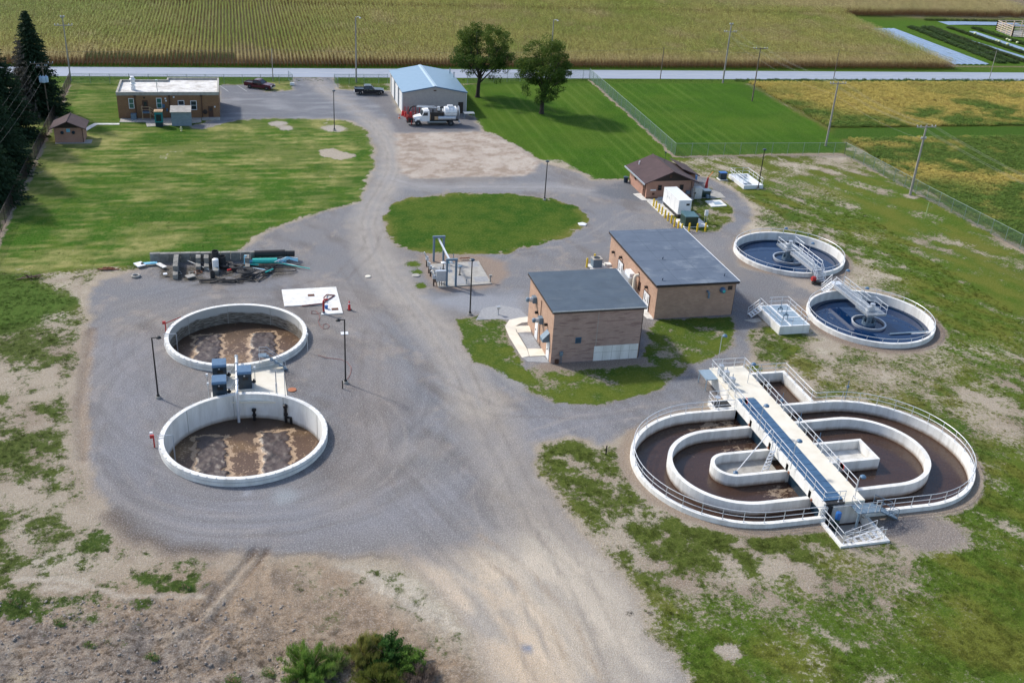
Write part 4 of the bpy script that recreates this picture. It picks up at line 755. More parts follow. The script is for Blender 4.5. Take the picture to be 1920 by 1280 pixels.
# ------------------------------------------------------------ liquids
def liquid(name, poly, z, mat, sp=.25, paintf=None, rough=0):
    P = np.array(poly); xs_ = np.arange(P[:,0].min()-.3, P[:,0].max()+.3, sp); ys_ = np.arange(P[:,1].min()-.3, P[:,1].max()+.3, sp)
    gx, gy = np.meshgrid(xs_, ys_); x, y = gx.ravel(), gy.ravel(); n0, n1 = len(xs_), len(ys_); sd = sdist(x, y, poly).reshape(n1, n0)
    k = np.minimum(np.minimum(sd[:-1,:-1], sd[1:,:-1]), np.minimum(sd[:-1,1:], sd[1:,1:])) < 0
    i = np.arange(n0*n1).reshape(n1, n0); F = np.stack([i[:-1,:-1], i[:-1,1:], i[1:,1:], i[1:,:-1]], -1).reshape(-1, 4)[k.ravel()]
    a, c, dz = paintf(x, y); V = np.stack([x, y, z+dz], 1)
    o = bpy.data.objects.new(name, fast_mesh(name, V, F, mat, {'soil': a, 'grass': c})); link(o); o['kind'] = 'structure'; return o
def liqmat(name, rough, spec=.5, fs=5.0, bs=.5, stretch=(1,1,1), amt=.35, dist=.05):
    m = bpy.data.materials.new(name); t, b = nodes(m); a1 = N(t, 'ShaderNodeAttribute', attribute_name='soil'); a2 = N(t, 'ShaderNodeAttribute', attribute_name='grass')
    v = posn(t, stretch); n = noise(t, v, fs, 5, .65); f = ramp(t, math_(t, 'SUBTRACT', a1.outputs['Alpha'], ramp(t, n, .3, .7)), -.08, .08)
    c = mixc(t, f, a1.outputs['Color'], a2.outputs['Color']); c = mixc(t, math_(t, 'MULTIPLY', ramp(t, noise(t, v, fs*3, 3, .7), .4, .7), amt), c, (.01,.008,.006))
    t.links.new(c, b.inputs['Base Color']); b.inputs['Roughness'].default_value = rough; b.inputs['Specular IOR Level'].default_value = spec; bump(t, b, n, bs, dist); return m
M['sludge'] = liqmat('foaming_brown_sludge', .45, .5, 4.5, .7)
M['mixed'] = liqmat('brown_mixed_liquor', .16, .4, 2.2, .35, (1,1.6,1), .3, .04)
M['clear'] = liqmat('dark_clear_water', .05, .35, 1.2, .10, (1,1,1), .0, .02)
def st(v, a, b): return np.clip((v-a)/(b-a), 0, 1)
def sludge_paint(c, seed, light):
    def f(x, y):
        n = x.size; u = x-c[0]; v = y-c[1]; nn = fbm(x, y, 1.1, 4, seed, .6)-.5; n2 = fbm(x, y, .5, 3, seed+3)-.5; n4 = fbm(x, y, 3, 3, seed+5)
        turb = np.full(n, -9.)
        for cx in (-3.1, 2.7):
            d = 1.12-np.abs(u-cx)+nn*.9+.34*np.abs(np.sin(v*1.9+cx))+.16*np.abs(np.sin(v*4.3+u))-.2; d = np.minimum(d, 5.0-np.abs(v+1.1)+nn); turb = np.maximum(turb, d)
        tb = st(turb, -.05, .08); rim = np.exp(-((turb+.20)/.26)**2)*(1-tb)*(.75+.5*(n2+.3))
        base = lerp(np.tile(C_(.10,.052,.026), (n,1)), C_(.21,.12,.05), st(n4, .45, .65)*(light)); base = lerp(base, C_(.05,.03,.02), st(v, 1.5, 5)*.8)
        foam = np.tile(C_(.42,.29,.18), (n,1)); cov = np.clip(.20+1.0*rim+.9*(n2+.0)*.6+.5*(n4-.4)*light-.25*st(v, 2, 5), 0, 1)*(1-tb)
        a = np.where(tb[:,None] > .5, lerp(np.tile(C_(.085,.060,.052), (n,1)), C_(.035,.026,.023), st(n2, 0, .3)), base)
        cov = np.where(tb > .5, .12*st(n2, .05, .2), cov)
        return np.concatenate([a, cov[:,None]], 1), np.concatenate([foam, np.ones((n,1))], 1), tb*(.14+.28*n2)
    return f
liquid('sludge', arc(T1, TR-TH+.05, 0, 2*math.pi*71/72, 71), -1.45, M['sludge'], .14, sludge_paint(T1, 2, .8))
liquid('sludge', arc(T2, TR-TH+.05, 0, 2*math.pi*71/72, 71), -1.95, M['sludge'], .14, sludge_paint(T2, 6, 1.0))
def ditch_paint(x, y):
    n = x.size; n1 = fbm(x, y, 4, 4, 1); n2 = fbm(x, y, .8, 3, 4, .6)
    a = lerp(np.tile(C_(.040,.020,.014), (n,1)), C_(.062,.034,.022), n1); r = np.zeros(n)
    for cx, cy, rr in ((43.6,78.6,2.6),(44.3,74.2,1.8),(44.5,67.9,1.2)): r = np.maximum(r, np.clip(1.25-np.hypot((x-cx)/1.7, y-cy)/rr, 0, 1)*st(n2, .25, .6))
    return np.concatenate([a, (r*.75)[:,None]], 1), np.tile(C_(.27,.20,.14,1), (n,1)), .03*(n2-.5)
liquid('mixed_liquor', arc(DL, DRAD-.2, R(90), R(270), 40)+arc(DR, DRAD-.2, R(-90), R(90), 40)+[(54.3,80.4),(54.3,86.8),(49.7,86.8),(49.7,80.4)], -.70, M['mixed'], .3, ditch_paint)
def clear_paint(alg):
    def f(x, y):
        n = x.size; a = np.tile(C_(.003,.020,.068), (n,1)); n1 = fbm(x/2, y, 1.0, 4, 3, .6)
        m = alg*st(n1, .52, .7)*np.clip(1-np.hypot((x-67.5)/2.6, (y-101)/3.2), 0, 1)
        return np.concatenate([a, m[:,None]], 1), np.tile(C_(.25,.27,.26,1), (n,1)), 0*x
    return f
liquid('water', arc(C1, CR-CTH+.05, 0, 2*math.pi*71/72, 71), -.55, M['clear'], .5, clear_paint(0))
liquid('water', arc(C2, CR-CTH+.05, 0, 2*math.pi*71/72, 71), -.55, M['clear'], .3, clear_paint(1))

# ------------------------------------------------------------ round sludge tanks
sm = bpy.data.materials.new('sludge_stained_concrete'); t, b_ = nodes(sm); v = posn(t); g = N(t, 'ShaderNodeNewGeometry'); sp = N(t, 'ShaderNodeSeparateXYZ'); t.links.new(g.outputs['Position'], sp.inputs[0])
n1 = noise(t, posn(t, (1,1,9)), 1.3, 5, .65); n2 = noise(t, posn(t, (1,1,.3)), .5, 3, .6); hh = math_(t, 'ADD', sp.outputs[2], math_(t, 'MULTIPLY', n2, .7)); f = ramp(t, hh, .32, .10)
dk = mixc(t, ramp(t, n1, .40, .60), (.075,.058,.042), (.29,.26,.21)); c = mixc(t, f, mixc(t, n2, (.52,.51,.48), (.42,.41,.38)), dk); t.links.new(c, b_.inputs['Base Color']); b_.inputs['Roughness'].default_value = .9; bump(t, b_, n1, .5, .05)
def ringwall(c, r, th, z0, z1, grooves=(), n=144):
    mb = MB(); o = 0
    for i in range(n):
        a = 2*math.pi*i/n; gr = .03 if i in grooves else 0
        for rr, z in ((r-gr, z0), (r-gr, z1-.02), (r-.02, z1), (r-th+.02, z1), (r-th, z1-.02), (r-th+gr, z0)): mb.v.append((c[0]+rr*math.cos(a), c[1]+rr*math.sin(a), z))
    for i in range(n):
        for j in range(5): mb.f.append((i*6+j, ((i+1)%n)*6+j, ((i+1)%n)*6+j+1, i*6+j+1)); mb.m.append(0)
    return mb
def make_tank(c, label, inner_z, stained):
    t_ = thing('sludge_tank', label, 'tank', (c[0], c[1], 0), group=None)
    mb = ringwall(c, TR, TH, -2.6, TZ, grooves=[5+18*i for i in range(8)]); w_ = kid('wall', mb, [M['concw'], sm if stained else M['tide2']], t_)
    for p in w_.data.polygons:
        cx, cy = p.center.x, p.center.y
        if p.normal.x*cx+p.normal.y*cy < -.3: p.material_index = 1
    jb = MB(); jb.bx(-.025,.025,-.025,.02,-2.2,.70); jm = jb.mesh('panel_joint', M['concg'])
    for i in range(9):
        a = R(18+40*i); o = bpy.data.objects.new('panel_joint', jm); link(o, w_); o.location = ((TR-TH)*math.cos(a), (TR-TH)*math.sin(a), 0); o.rotation_euler = (0,0,a+R(90))
    bb = MB(); bb.box((0,0,.02),(.1,.07,.05)); bm_ = bb.mesh('rim_bracket', M['galv'])
    for i in range(56):
        a = 2*math.pi*i/56; o = bpy.data.objects.new('rim_bracket', bm_); link(o, w_); o.location = ((TR-.05)*math.cos(a), (TR-.05)*math.sin(a), TZ); o.rotation_euler = (0,0,a)
    cb = MB(); pts = arc(c, TR+.05, R(-175), R(-20), 60); cb.tube([(p[0],p[1],.42) for p in pts], .025, 4); kid('rim_cable', cb, M['galv'], t_)
    lx = c[0]-TR; ly = c[1]+.3; s_ = MB(); s_.tube([(lx-.1,ly,TZ+.15),(lx+1.15,ly,TZ+.15),(lx+1.2,ly,TZ+.05),(lx+1.2,ly,-1.9)], .05, 6); s_.tube([(lx+1.2,ly-.5,.0),(lx+1.2,ly-.5,-1.9)], .03, 5); kid('level_pipe', s_, M['galv'], t_)
    return t_
k1 = make_tank(T1, 'far round sludge tank with dark stained inner wall', -1.4, True)
k2 = make_tank(T2, 'near round sludge tank with clean grey inner wall', -1.9, False)
def valve(x, y, z, h, n_):
    s_ = MB(); s_.lathe((x,y,z), [(.13,0),(.13,h*.4),(.2,h*.42),(.2,h*.5),(.13,h*.52),(.13,h*.8),(.22,h*.82),(.22,h*.95),(.0,h)], 12); return s_
kid('drop_pipe_head', valve(T2[0]+.9, T2[1]+TR-.9, -2.0, 1.35, 0), M['black'], k2, smooth=True)
s_ = valve(T2[0]+3.85, T2[1]+TR-1.75, -2.0, 2.1, 0); s_.tube([(T2[0]+3.85,T2[1]+TR-1.75,-1.4),(T2[0]+4.3,T2[1]+TR-2.1,-1.3),(T2[0]+4.3,T2[1]+TR-2.1,-1.9)], .15, 8); kid('transfer_pump', s_, M['black'], k2, smooth=True)
s_ = MB(); s_.tube([(T2[0]+3.9,T2[1]+TR-1.4,TZ+.0),(T2[0]+3.9,T2[1]+TR-1.4,TZ+2.6)], .035, 6); s_.tube([(T2[0]+3.9,T2[1]+TR-1.6,TZ),(T2[0]+3.9,T2[1]+TR-1.6,-1.6)], .025, 5); kid('davit_mast', s_, M['galv'], k2)
for tt, lab in ((T1, 1), (T2, 2)):
    q = G3(313, 617, .6) if lab == 1 else G3(300, 842, .5)
    y_ = thing('yard_hydrant', ('red arm hydrant leaning over the rim of the far sludge tank' if lab == 1 else 'red hydrant against the west side of the near sludge tank'), 'hydrant', (tt[0]-TR-.3, tt[1]+(2.6 if lab==1 else .1), 0))
    bx_, by_ = tt[0]-TR-.3+(.3 if lab == 1 else -.1), tt[1]+(2.6 if lab==1 else -.1)
    s_ = MB(); s_.cyl((bx_,by_,0),(bx_,by_,1.15),.07,n=8); kid('standpipe', s_, M['red'], y_); s_ = MB(); s_.box((bx_-.12,by_,1.15),(.35,.2,.3)); kid('valve_head', s_, M['red'], y_)
    if lab == 1: s_ = MB(); s_.tube([(bx_,by_,1.05),(bx_+1.6,by_+.75,1.35)], [.06,.04], 6); kid('arm', s_, M['red'], y_)
    else: s_ = MB(); s_.box((bx_-.25,by_+.8,1.0),(.25,.2,.2)); kid('light', s_, M['white'], y_)

# slab, blowers and pipework between the tanks
s_ = MB(); s_.prism([(T1[0]-1.7,T1[1]-7.0),(T1[0]-1.7,T2[1]+7.0),(T1[0]+4.6,T2[1]+6.1),(T1[0]+4.5,T1[1]-5.6)], -.1, .08); struct('blower_slab', s_, M['concc'])
def blower(px, py, z0, label, first=None):
    c = G(px, py, z0)
    if first: return dup(first, (c[0], c[1], z0), 0, label)
    o = thing('blower_cabinet', label, 'blower', (c[0], c[1], z0), group='blower cabinets between the sludge tanks', local=True)
    s_ = MB(); s_.bx(-.85,.85,-.1,1.5,-.14,.0); kid('plinth', s_, M['conc'], o)
    s_ = MB(); s_.bx(-.66,.66,.02,1.32,.0,1.62); kid('body', s_, M['navy'], o)
    s_ = MB(); s_.bx(-.70,.70,-.04,1.38,1.62,1.74); s_.add([(-.7,-.04,1.74),(.7,-.04,1.74),(.7,1.38,1.74),(-.7,1.38,1.74),(-.66,.1,1.86),(.66,.1,1.86),(.66,1.38,1.92),(-.66,1.38,1.92)], [(0,1,5,4),(1,2,6,5),(2,3,7,6),(3,0,4,7),(4,5,6,7)]); kid('lid', s_, M['navytop'], o)
    s_ = MB(); s_.bx(-.2,.34,-.03,.03,1.0,1.3); kid('air_grille', s_, M['black'], o); s_ = MB(); s_.box((-.02,.0,1.45),(.14,.06,.12)); kid('badge', s_, M['galv'], o)
    s_ = MB(); s_.tube([(.66,.75,.35),(1.05,.75,.35)], .11, 8); s_.cyl((.85,.75,.2),(.85,.75,.62),.09,n=8); kid('outlet_valve', s_, M['black'], o); return o
bl = blower(413, 716, .22, 'rear left navy blower cabinet under the rim of the far tank'); blower(413, 748, .22, 'front left navy blower cabinet at the rim of the near tank', bl); blower(460, 729, .22, 'right-hand navy blower cabinet standing alone beside the silver air pipe', bl)
ax_ = G(437, 700, 1.0)[0]; ax_ = -2.12
p_ = thing('air_pipe', 'silver air header pipe running from tank to tank between the blowers', 'pipe', (ax_, 92, 0))
s_ = MB(); s_.tube([(ax_+.05,T1[1]-TR+1.0,-.8),(ax_+.05,T1[1]-TR+1.0,1.35),(ax_,T1[1]-TR+.7,1.5),(ax_,T2[1]+TR-.9,1.5),(ax_,T2[1]+TR-1.15,1.35),(ax_,T2[1]+TR-1.15,-1.9)], .13, 10); kid('header', s_, M['alum'], p_, smooth=True)
for yy in (95.9, 94.3, 92.6, 91.0, 89.9): s_ = MB(); s_.lathe((ax_, yy, 1.5), [(.2,0),(.2,.08)], 14, axis='y'); kid('flange', s_, M['galv'], p_)
for yy, dx in ((94.6,-.95),(91.4,-.95),(92.4,1.0)): s_ = MB(); s_.tube([(ax_,yy,1.45),(ax_+dx*.3,yy,1.0),(ax_+dx*.6,yy,.5),(ax_+dx,yy,.5)], .08, 8); kid('branch_pipe', s_, M['galv'], p_, smooth=True)
st_ = thing('tank_stair', 'blue-grey steel stair over the rim of the far sludge tank', 'stairs', (T1[0]+3.2, T1[1]-6.6, 0)); cx = T1[0]+2.6
s_ = MB()
for d in (0,.6): s_.tube([(cx+d*.5+2.0,T1[1]-TR+.15-d,.15),(cx+.2+d*.5,T1[1]-TR+.9-d,1.35),(cx-.3+d*.3,T1[1]-TR+.95-d,1.35)], .06, 5)
kid('stringer', s_, M['steelb'], st_)
for i in range(5): s_ = MB(); f = i/4; s_.box((cx+.35+1.7*f,T1[1]-TR+.5-.6*f,1.3-1.1*f),(.3,.75,.04)); kid('tread', s_, M['steelb'], st_)
s_ = MB(); s_.box((cx-.1,T1[1]-TR+.7,1.38),(.8,.8,.05)); kid('platform', s_, M['steelb'], st_)
s_ = MB()
for d in (.1,.8): s_.tube([(cx+2.1,T1[1]-TR+.2-d*.6,.1),(cx+2.1,T1[1]-TR+.2-d*.6,.95),(cx+.3,T1[1]-TR+1.0-d,2.2),(cx-.4,T1[1]-TR+1.0-d,2.2),(cx-.4,T1[1]-TR+1.0-d,0)], .03, 5)
kid('handrail', s_, M['galv'], st_)
def mast(px, py, h, label, head='white'):
    c = G(px, py); o = thing('junction_post', label, 'post', (*c, 0)); s_ = MB(); s_.cyl((c[0],c[1],0),(c[0],c[1],h),.035,n=6); kid('pole', s_, M['galv'], o); s_ = MB(); s_.box((c[0],c[1],h+.08),(.2,.16,.24)); kid('junction_box', s_, M[head], o); return o
mast(390, 729, 1.5, 'thin post with white box at the back left corner of the blower slab'); mast(392, 746, 1.5, 'thin post with white box at the front left corner of the blower slab'); mast(479, 722, 1.9, 'post with white box between the right blower and the steel stair'); mast(577, 660, 2.0, 'post with white box on the east side of the far sludge tank')
s_ = MB(); q = G(519, 745); s_.cyl((q[0],q[1],0),(q[0],q[1],3.0),.05,n=6); s_.cyl((q[0],q[1],0),(q[0],q[1],1.6),.09,n=8); solo('hoist_post', s_, M['galv'], 'tall grey hoist post on the slab behind the near sludge tank', 'post')
s_ = MB(); q = G(548, 731); s_.lathe((q[0],q[1],.02), [(.42,0),(.42,.05),(.38,.07),(0,.07)], 20); solo('manhole_cover', s_, mk('orange_rust', (.45,.15,.06)), 'round orange-rusted manhole cover in gravel east of the blower slab', 'manhole')

# ------------------------------------------------------------ clarifiers
M['decks'] = mk('steel_deck_grating', (.34,.37,.40), (.26,.29,.32), 5, .5, .4, .1)
def bridge(c, sgn, parent, ystair):
    # walkway from the rim (y = ystair) to the drive platform over the centre
    cx = c[0]; z = 1.25; wd = .62; ye = c[1]+sgn*1.5; ys = ystair
    s_ = MB(); s_.bx(cx-wd, cx+wd, min(ys,ye), max(ys,ye), z-.05, z); dk = kid('bridge_deck', s_, M['decks'], parent)
    s_ = MB(); 
    for sx in (-1, 1): s_.bx(cx+sx*wd-.05, cx+sx*wd+.05, min(ys,ye), max(ys,ye), z-.42, z+.03)
    for yy in np.arange(min(ys,ye)+.3, max(ys,ye), 1.1): s_.bx(cx-wd, cx+wd, yy, yy+.06, z-.36, z-.28)
    kid('girder', s_, M['galv'], dk)
    s_ = MB(); s_.bx(cx-1.25, cx+1.25, c[1]-1.25, c[1]+1.5, z-.22, z+.02); pf = kid('drive_platform', s_, M['decks'], parent)
    s_ = MB(); s_.lathe((cx,c[1],z), [(.35,0),(.35,.3),(.22,.35),(.22,.75),(.3,.78),(.3,.9),(0,.92)], 14); s_.bx(cx-.75,cx-.25,c[1]-.3,c[1]+.2,z,z+.55); kid('drive_motor', s_, M['galv'], pf, smooth=True)
    s_ = MB(); s_.cyl((cx,c[1],-.9),(cx,c[1],z-.2),.3,n=12); s_.lathe((cx,c[1],-.62), [(.8,0),(.8,.5),(.72,.5),(.72,0)], 24); kid('centre_column', s_, M['steelb'], parent, smooth=True)
    s_ = MB(); s_.lathe((cx,c[1],-.85), [(1.98,0),(1.98,.52),(2.05,.52),(2.05,.58),(1.86,.58),(1.9,0)], 40); kid('feed_well', s_, M['galv'], parent, smooth=True)
    s_ = MB(); s_.lathe((cx,c[1],-.56), [(1.9,0),(0,.0)], 32); kid('scum', s_, mk('brown_scum', (.085,.06,.05), (.05,.035,.03), 2, .5), parent)
    for i in range(10):
        a = 2*math.pi*i/10; s_ = MB(); s_.box((cx+.76*math.cos(a),c[1]+.76*math.sin(a),-.3),(.12,.12,.75),a); kid('vane', s_, M['steelb'], parent)
    e = -sgn
    rp = [(cx-wd, ys), (cx-wd, c[1]+sgn*1.5), (cx-1.25, c[1]+sgn*1.5), (cx-1.25, c[1]+e*1.25), (cx+1.25, c[1]+e*1.25), (cx+1.25, c[1]+sgn*1.5), (cx+wd, c[1]+sgn*1.5), (cx+wd, ys)]
    railing(parent, rp, z, 1.07, 1.35)
    return z
def outlet_weir(c, parent):
    s_ = MB(); n = 72; r = CR-CTH-.62
    for rr in ((r, r-.05),): s_.wall(arc(c, r, 0, 2*math.pi*71/72, 71), .05, -.8, -.42, True)
    kid('weir_ring', s_, M['navy'], parent); pass
def make_clar(c, label, sgn, gap):
    o = thing('clarifier', label, 'tank', (c[0], c[1], 0)); mb = ringwall(c, CR, CTH, -1.6, CZ, grooves=[9+24*i for i in range(6)]); w_ = kid('wall', mb, M['concw'], o)
    a0 = R(90*sgn)+gap; pts = arc(c, CR-.14, a0, a0+2*math.pi-2*gap, 90); railing(o, pts, CZ, .52, 1.75, mid=False); outlet_weir(c, o); return o
c1 = make_clar(C1, 'farther round clarifier with blue water and a stair at its near rim', -1, R(9)); c2 = make_clar(C2, 'nearer round clarifier with bridge coming in over its far rim', 1, R(9))
bridge(C1, -1, c1, C1[1]-CR-.1); bridge(C2, 1, c2, C2[1]+CR+.2)
def stair(parent, x, y0, y1, z0, z1, wd, axis='y', mat='alum', treads=6):
    so_ = None
    for sx in (-1, 1):
        s_ = MB()
        p = lambda f: ((x+sx*wd/2, y0+(y1-y0)*f, z0+(z1-z0)*f) if axis == 'y' else (y0+(y1-y0)*f, x+sx*wd/2, z0+(z1-z0)*f))
        s_.tube([p(0), p(1)], .06, 4); s_.tube([(p(0)[0],p(0)[1],z0+.9), (p(1)[0],p(1)[1],z1+1.0)], .03, 5); s_.tube([(p(0)[0],p(0)[1],z0+.45), (p(1)[0],p(1)[1],z1+.5)], .025, 5)
        for f in (0, .5, 1): q = p(f); s_.tube([q, (q[0],q[1],q[2]+.95)], .03, 5)
        s1_ = kid('stair_side', s_, M[mat], parent); so_ = so_ or s1_
    for i in range(treads):
        f = (i+.5)/treads; s_ = MB(); c = (x, y0+(y1-y0)*f, z0+(z1-z0)*f) if axis == 'y' else (y0+(y1-y0)*f, x, z0+(z1-z0)*f)
        s_.box(c, (wd, .28, .04) if axis == 'y' else (.28, wd, .04)); kid('tread', s_, M[mat], so_)
stair(c1, C1[0], C1[1]-CR-1.5, C1[1]-CR-.1, .05, 1.25, 1.15)
stair(c2, C2[1]+CR+.75, C2[0]-1.7, C2[0]-.5, .05, 1.2, 1.0, 'x')
s_ = MB(); s_.bx(C2[0]-.62,C2[0]+.62,C2[1]+CR+.2,C2[1]+CR+1.25,1.2,1.25); kid('landing', s_, M['alum'], c2)
s_ = MB(); y_ = C2[1]; s_.bx(C2[0]-.1+1.2,C2[0]+6.4,y_-3.15,y_-2.85,-.52,-.42); kid('skimmer_arm', s_, M['steelb'], c2); s_ = MB(); s_.bx(C2[0]+3.6,C2[0]+6.7,y_-3.6,y_-3.5,-.35,-.28); s_.bx(C2[0]+5.7,C2[0]+6.7,y_-3.4,y_-3.32,-.35,-.28); kid('scum_trough', s_, M['white'], c2)
s_ = MB(); s_.bx(C2[0]-5.9,C2[0]-1.6,C2[1]+.8,C2[1]+1.3,-.54,-.50); 
for i in range(4): s_ = MB(); s_.bx(C1[0]-2.4+.35*i,C1[0]-2.35+.35*i,C1[1]-CR+.35,C1[1]-CR+.02,-.05,.55); 

# ------------------------------------------------------------ effluent box with grating
b = thing('splitter_box', 'raised concrete splitter box topped with blue-grey grating and railings', 'tank', (60.4, 98.8, 0)); x0, x1, y0, y1 = 58.5, 62.35, 96.1, 101.8; zt = 1.0
s_ = MB(); s_.bx(x0, x1, y0, y1, -.2, zt); kid('wall', s_, M['concw'], b)
s_ = MB(); s_.bx(x0, x1, y0, y0+.2, zt+.001, zt+.05); s_.bx(x0, x1, y1-.2, y1, zt+.001, zt+.05); s_.bx(x0, x0+.2, y0+.2, y1-.2, zt+.001, zt+.05); s_.bx(x1-.2, x1, y0+.2, y1-.2, zt+.001, zt+.05); s_.bx(x0+1.35,x0+1.55,y0+.2,y1-.2,zt+.001,zt+.05); s_.bx(x0+1.55,x1-.2,y0+2.1,y0+2.3,zt+.001,zt+.05); s_.bx(x0+1.55,x1-.2,y0+3.8,y0+4.0,zt+.001,zt+.05); kid('curb', s_, M['white'], b)
M['grat'] = mk('blue_grey_grating', (.36,.45,.52), (.30,.39,.46), 3, .5, .3, .1)
for a in ((x0+.2,x0+1.35,y0+.2,y1-.2),(x0+1.55,x1-.2,y0+.2,y0+2.1),(x0+1.55,x1-.2,y0+2.3,y0+3.8),(x0+1.55,x1-.2,y0+4.0,y1-.2)): s_ = MB(); s_.bx(*a, zt+.001, zt+.03); kid('grating', s_, M['grat'], b)
railing(b, [(x0+.1,y0+.1),(x0+.1,y1-.5)][::-1]+[(x1-.1,y0+.1)], zt+.03, 1.05, 1.3) if False else railing(b, [(x0+.1,y1-.1),(x0+.1,y0+.1),(x1-.1,y0+.1),(x1-.1,y1-.1),(x0+1.3,y1-.1)], zt+.04, 1.05, 1.4)
for xx, yy in ((60.1,98.2),(60.3,100.0)):
    s_ = MB(); s_.bx(xx-.3,xx-.22,yy-.3,yy-.22,zt,zt+.6); s_.bx(xx+.22,xx+.3,yy-.3,yy-.22,zt,zt+.6); s_.bx(xx-.3,xx+.3,yy-.3,yy-.22,zt+.5,zt+.62); s_.cyl((xx,yy-.26,zt+.6),(xx,yy-.26,zt+1.6),.03,n=6); s_.cyl((xx,yy-.26,zt+.65),(xx,yy-.26,zt+.85),.14,n=10); kid('gate_frame', s_, M['steelb'], b)
stair(b, y1-.6, x0-1.3, x0, .05, .95, .9, 'x', treads=4)
s_ = MB(); s_.prism([(x0-2.4,y1-1.6),(x0-1.2,y1-1.4),(x0-.4,y1-1.2),(x0-.4,y1-2.2),(x0-1.5,y1-2.4)], -.05, .05); solo('stair_footing', s_, M['concg'], 'low concrete pad at the foot of the splitter box stair', 'pad')

# ------------------------------------------------------------ oxidation ditch
d = thing('oxidation_ditch', 'large racetrack oxidation ditch crossed by a cream and blue walkway', 'tank', (48.5, 71.5, 0)); zz = DZ; zb = -2.2
def dwall(name, pts, th=.38, closed=False, z1=zz, side=0, mat='tide'): s_ = MB(); s_.wall(pts, th, zb, z1, closed, side=side); return kid(name, s_, M[mat], d)
XL, XR = 45.75, 49.65
dwall('outer_wall', [(XL,DL[1]+DRAD-.19)]+arc(DL, DRAD-.19, R(90), R(270), 56)+[(XL,DL[1]-DRAD+.19)], .38)
dwall('outer_wall', [(XR,DR[1]-DRAD+.19)]+arc(DR, DRAD-.19, R(-90), R(90), 56)+[(XR,DR[1]+DRAD-.19)], .38)
dwall('middle_wall', [(XL,77.05)]+arc((41.4,71.1), 5.85, R(90), R(270), 40)+[(XL,65.3)], .42)
dwall('middle_wall', [(XR,65.7)]+arc((55.0,71.5), 5.7, R(-90), R(90), 40)+[(XR,77.1)], .42)
dwall('core_wall', [(XL,73.0)]+arc((41.2,71.2), 1.75, R(90), R(270), 24)+[(XL,69.5)], .35)
dwall('core_wall', [(XR,70.05),(55.4,70.05),(55.4,73.2),(XR,73.2)], .35)
dwall('basin_wall', [(XR,87.0),(54.4,87.0),(54.4,80.6)], .38)
s_ = MB(); s_.bx(41.2,XL,69.6,72.9,-.62,-.553); s_.lathe((41.2,71.2,-.62), [(1.75,0),(1.75,.07),(0,.07)], 24); kid('core_floor', s_, M['concg'], d)
s_ = MB(); s_.bx(XR,55.3,70.1,73.1,-.55,-.48); kid('core_floor', s_, M['conc'], d)
zd = 1.4
s_ = MB(); s_.bx(47.75, XR, 62.95, 87.2, zd-.25, zd); s_.bx(XL+.0, 47.75, 80.75, 87.2, zd-.25, zd-.002); kid('deck', s_, M['concc'], d, 'cream concrete walkway slab')
s_ = MB(); s_.bx(XL, XL+.2, 62.95, 80.75, zz+.0, zd+.02); kid('fascia', s_, M['concw'], d); s_ = MB(); s_.bx(XR-.12, XR+.02, 62.95, 87.2, zd-.9, zd-.26); kid('fascia', s_, M['concw'], d)
s_ = MB(); s_.bx(XL-.02,XL+.05,80.75,87.2,-.1,zd-.26); s_.bx(XL,XR,87.1,87.2,-.1,zd-.26); kid('influent_wall', s_, M['concw'], d)
bg_ = mk('blue_fibreglass_grating', (.055,.13,.24), (.04,.10,.19), 2, .55, 0, .1); y_ = 63.4
pm = MB(); pm.bx(0,1.80,0,.86,0,.045); pme = pm.mesh('grating_panel', bg_); o0 = ORG[d.name]
while y_ < 80.2: o = bpy.data.objects.new('grating_panel', pme); link(o, d); o.location = (45.97-o0[0], y_-o0[1], zd-.03); y_ += .90
s_ = MB(); s_.bx(45.96,47.75,80.45,80.75,zd-.05,zd+.01); s_.bx(47.765,47.80,63.3,80.5,zd+.001,zd+.012); kid('grating_frame', s_, M['steelb'], d)
s_ = MB(); s_.bx(45.96,47.75,62.95,80.5,zd-.14,zd-.06); kid('grating_underside_shade', s_, M['dark'], d)  # continuous dark sheet, paints the shade beneath the grating
for a0, a1 in ((77.3,80.2),(73.3,76.8),(65.6,69.2),(62.6,65.1)): s_ = MB(); s_.bx(XL+.22, XL+.28, a0, a1, -1.5, zz+.25); kid('baffle_plate', s_, M['navy'], d, 'dark baffle plate under the walkway')
for yy in (77.05,73.0,69.5,65.3): s_ = MB(); s_.bx(XL+.0,XR,yy-.2,yy+.2,-2,zd-.26); kid('pier', s_, M['conc'], d)
for yy in (69.2,65.0,73.3,77.4): 
    s_ = MB(); s_.bx(XL-.06,XL+.02,yy-.3,yy-.08,zz-.02,zz+.2); kid('warning_plate', s_, M['rust'], d)
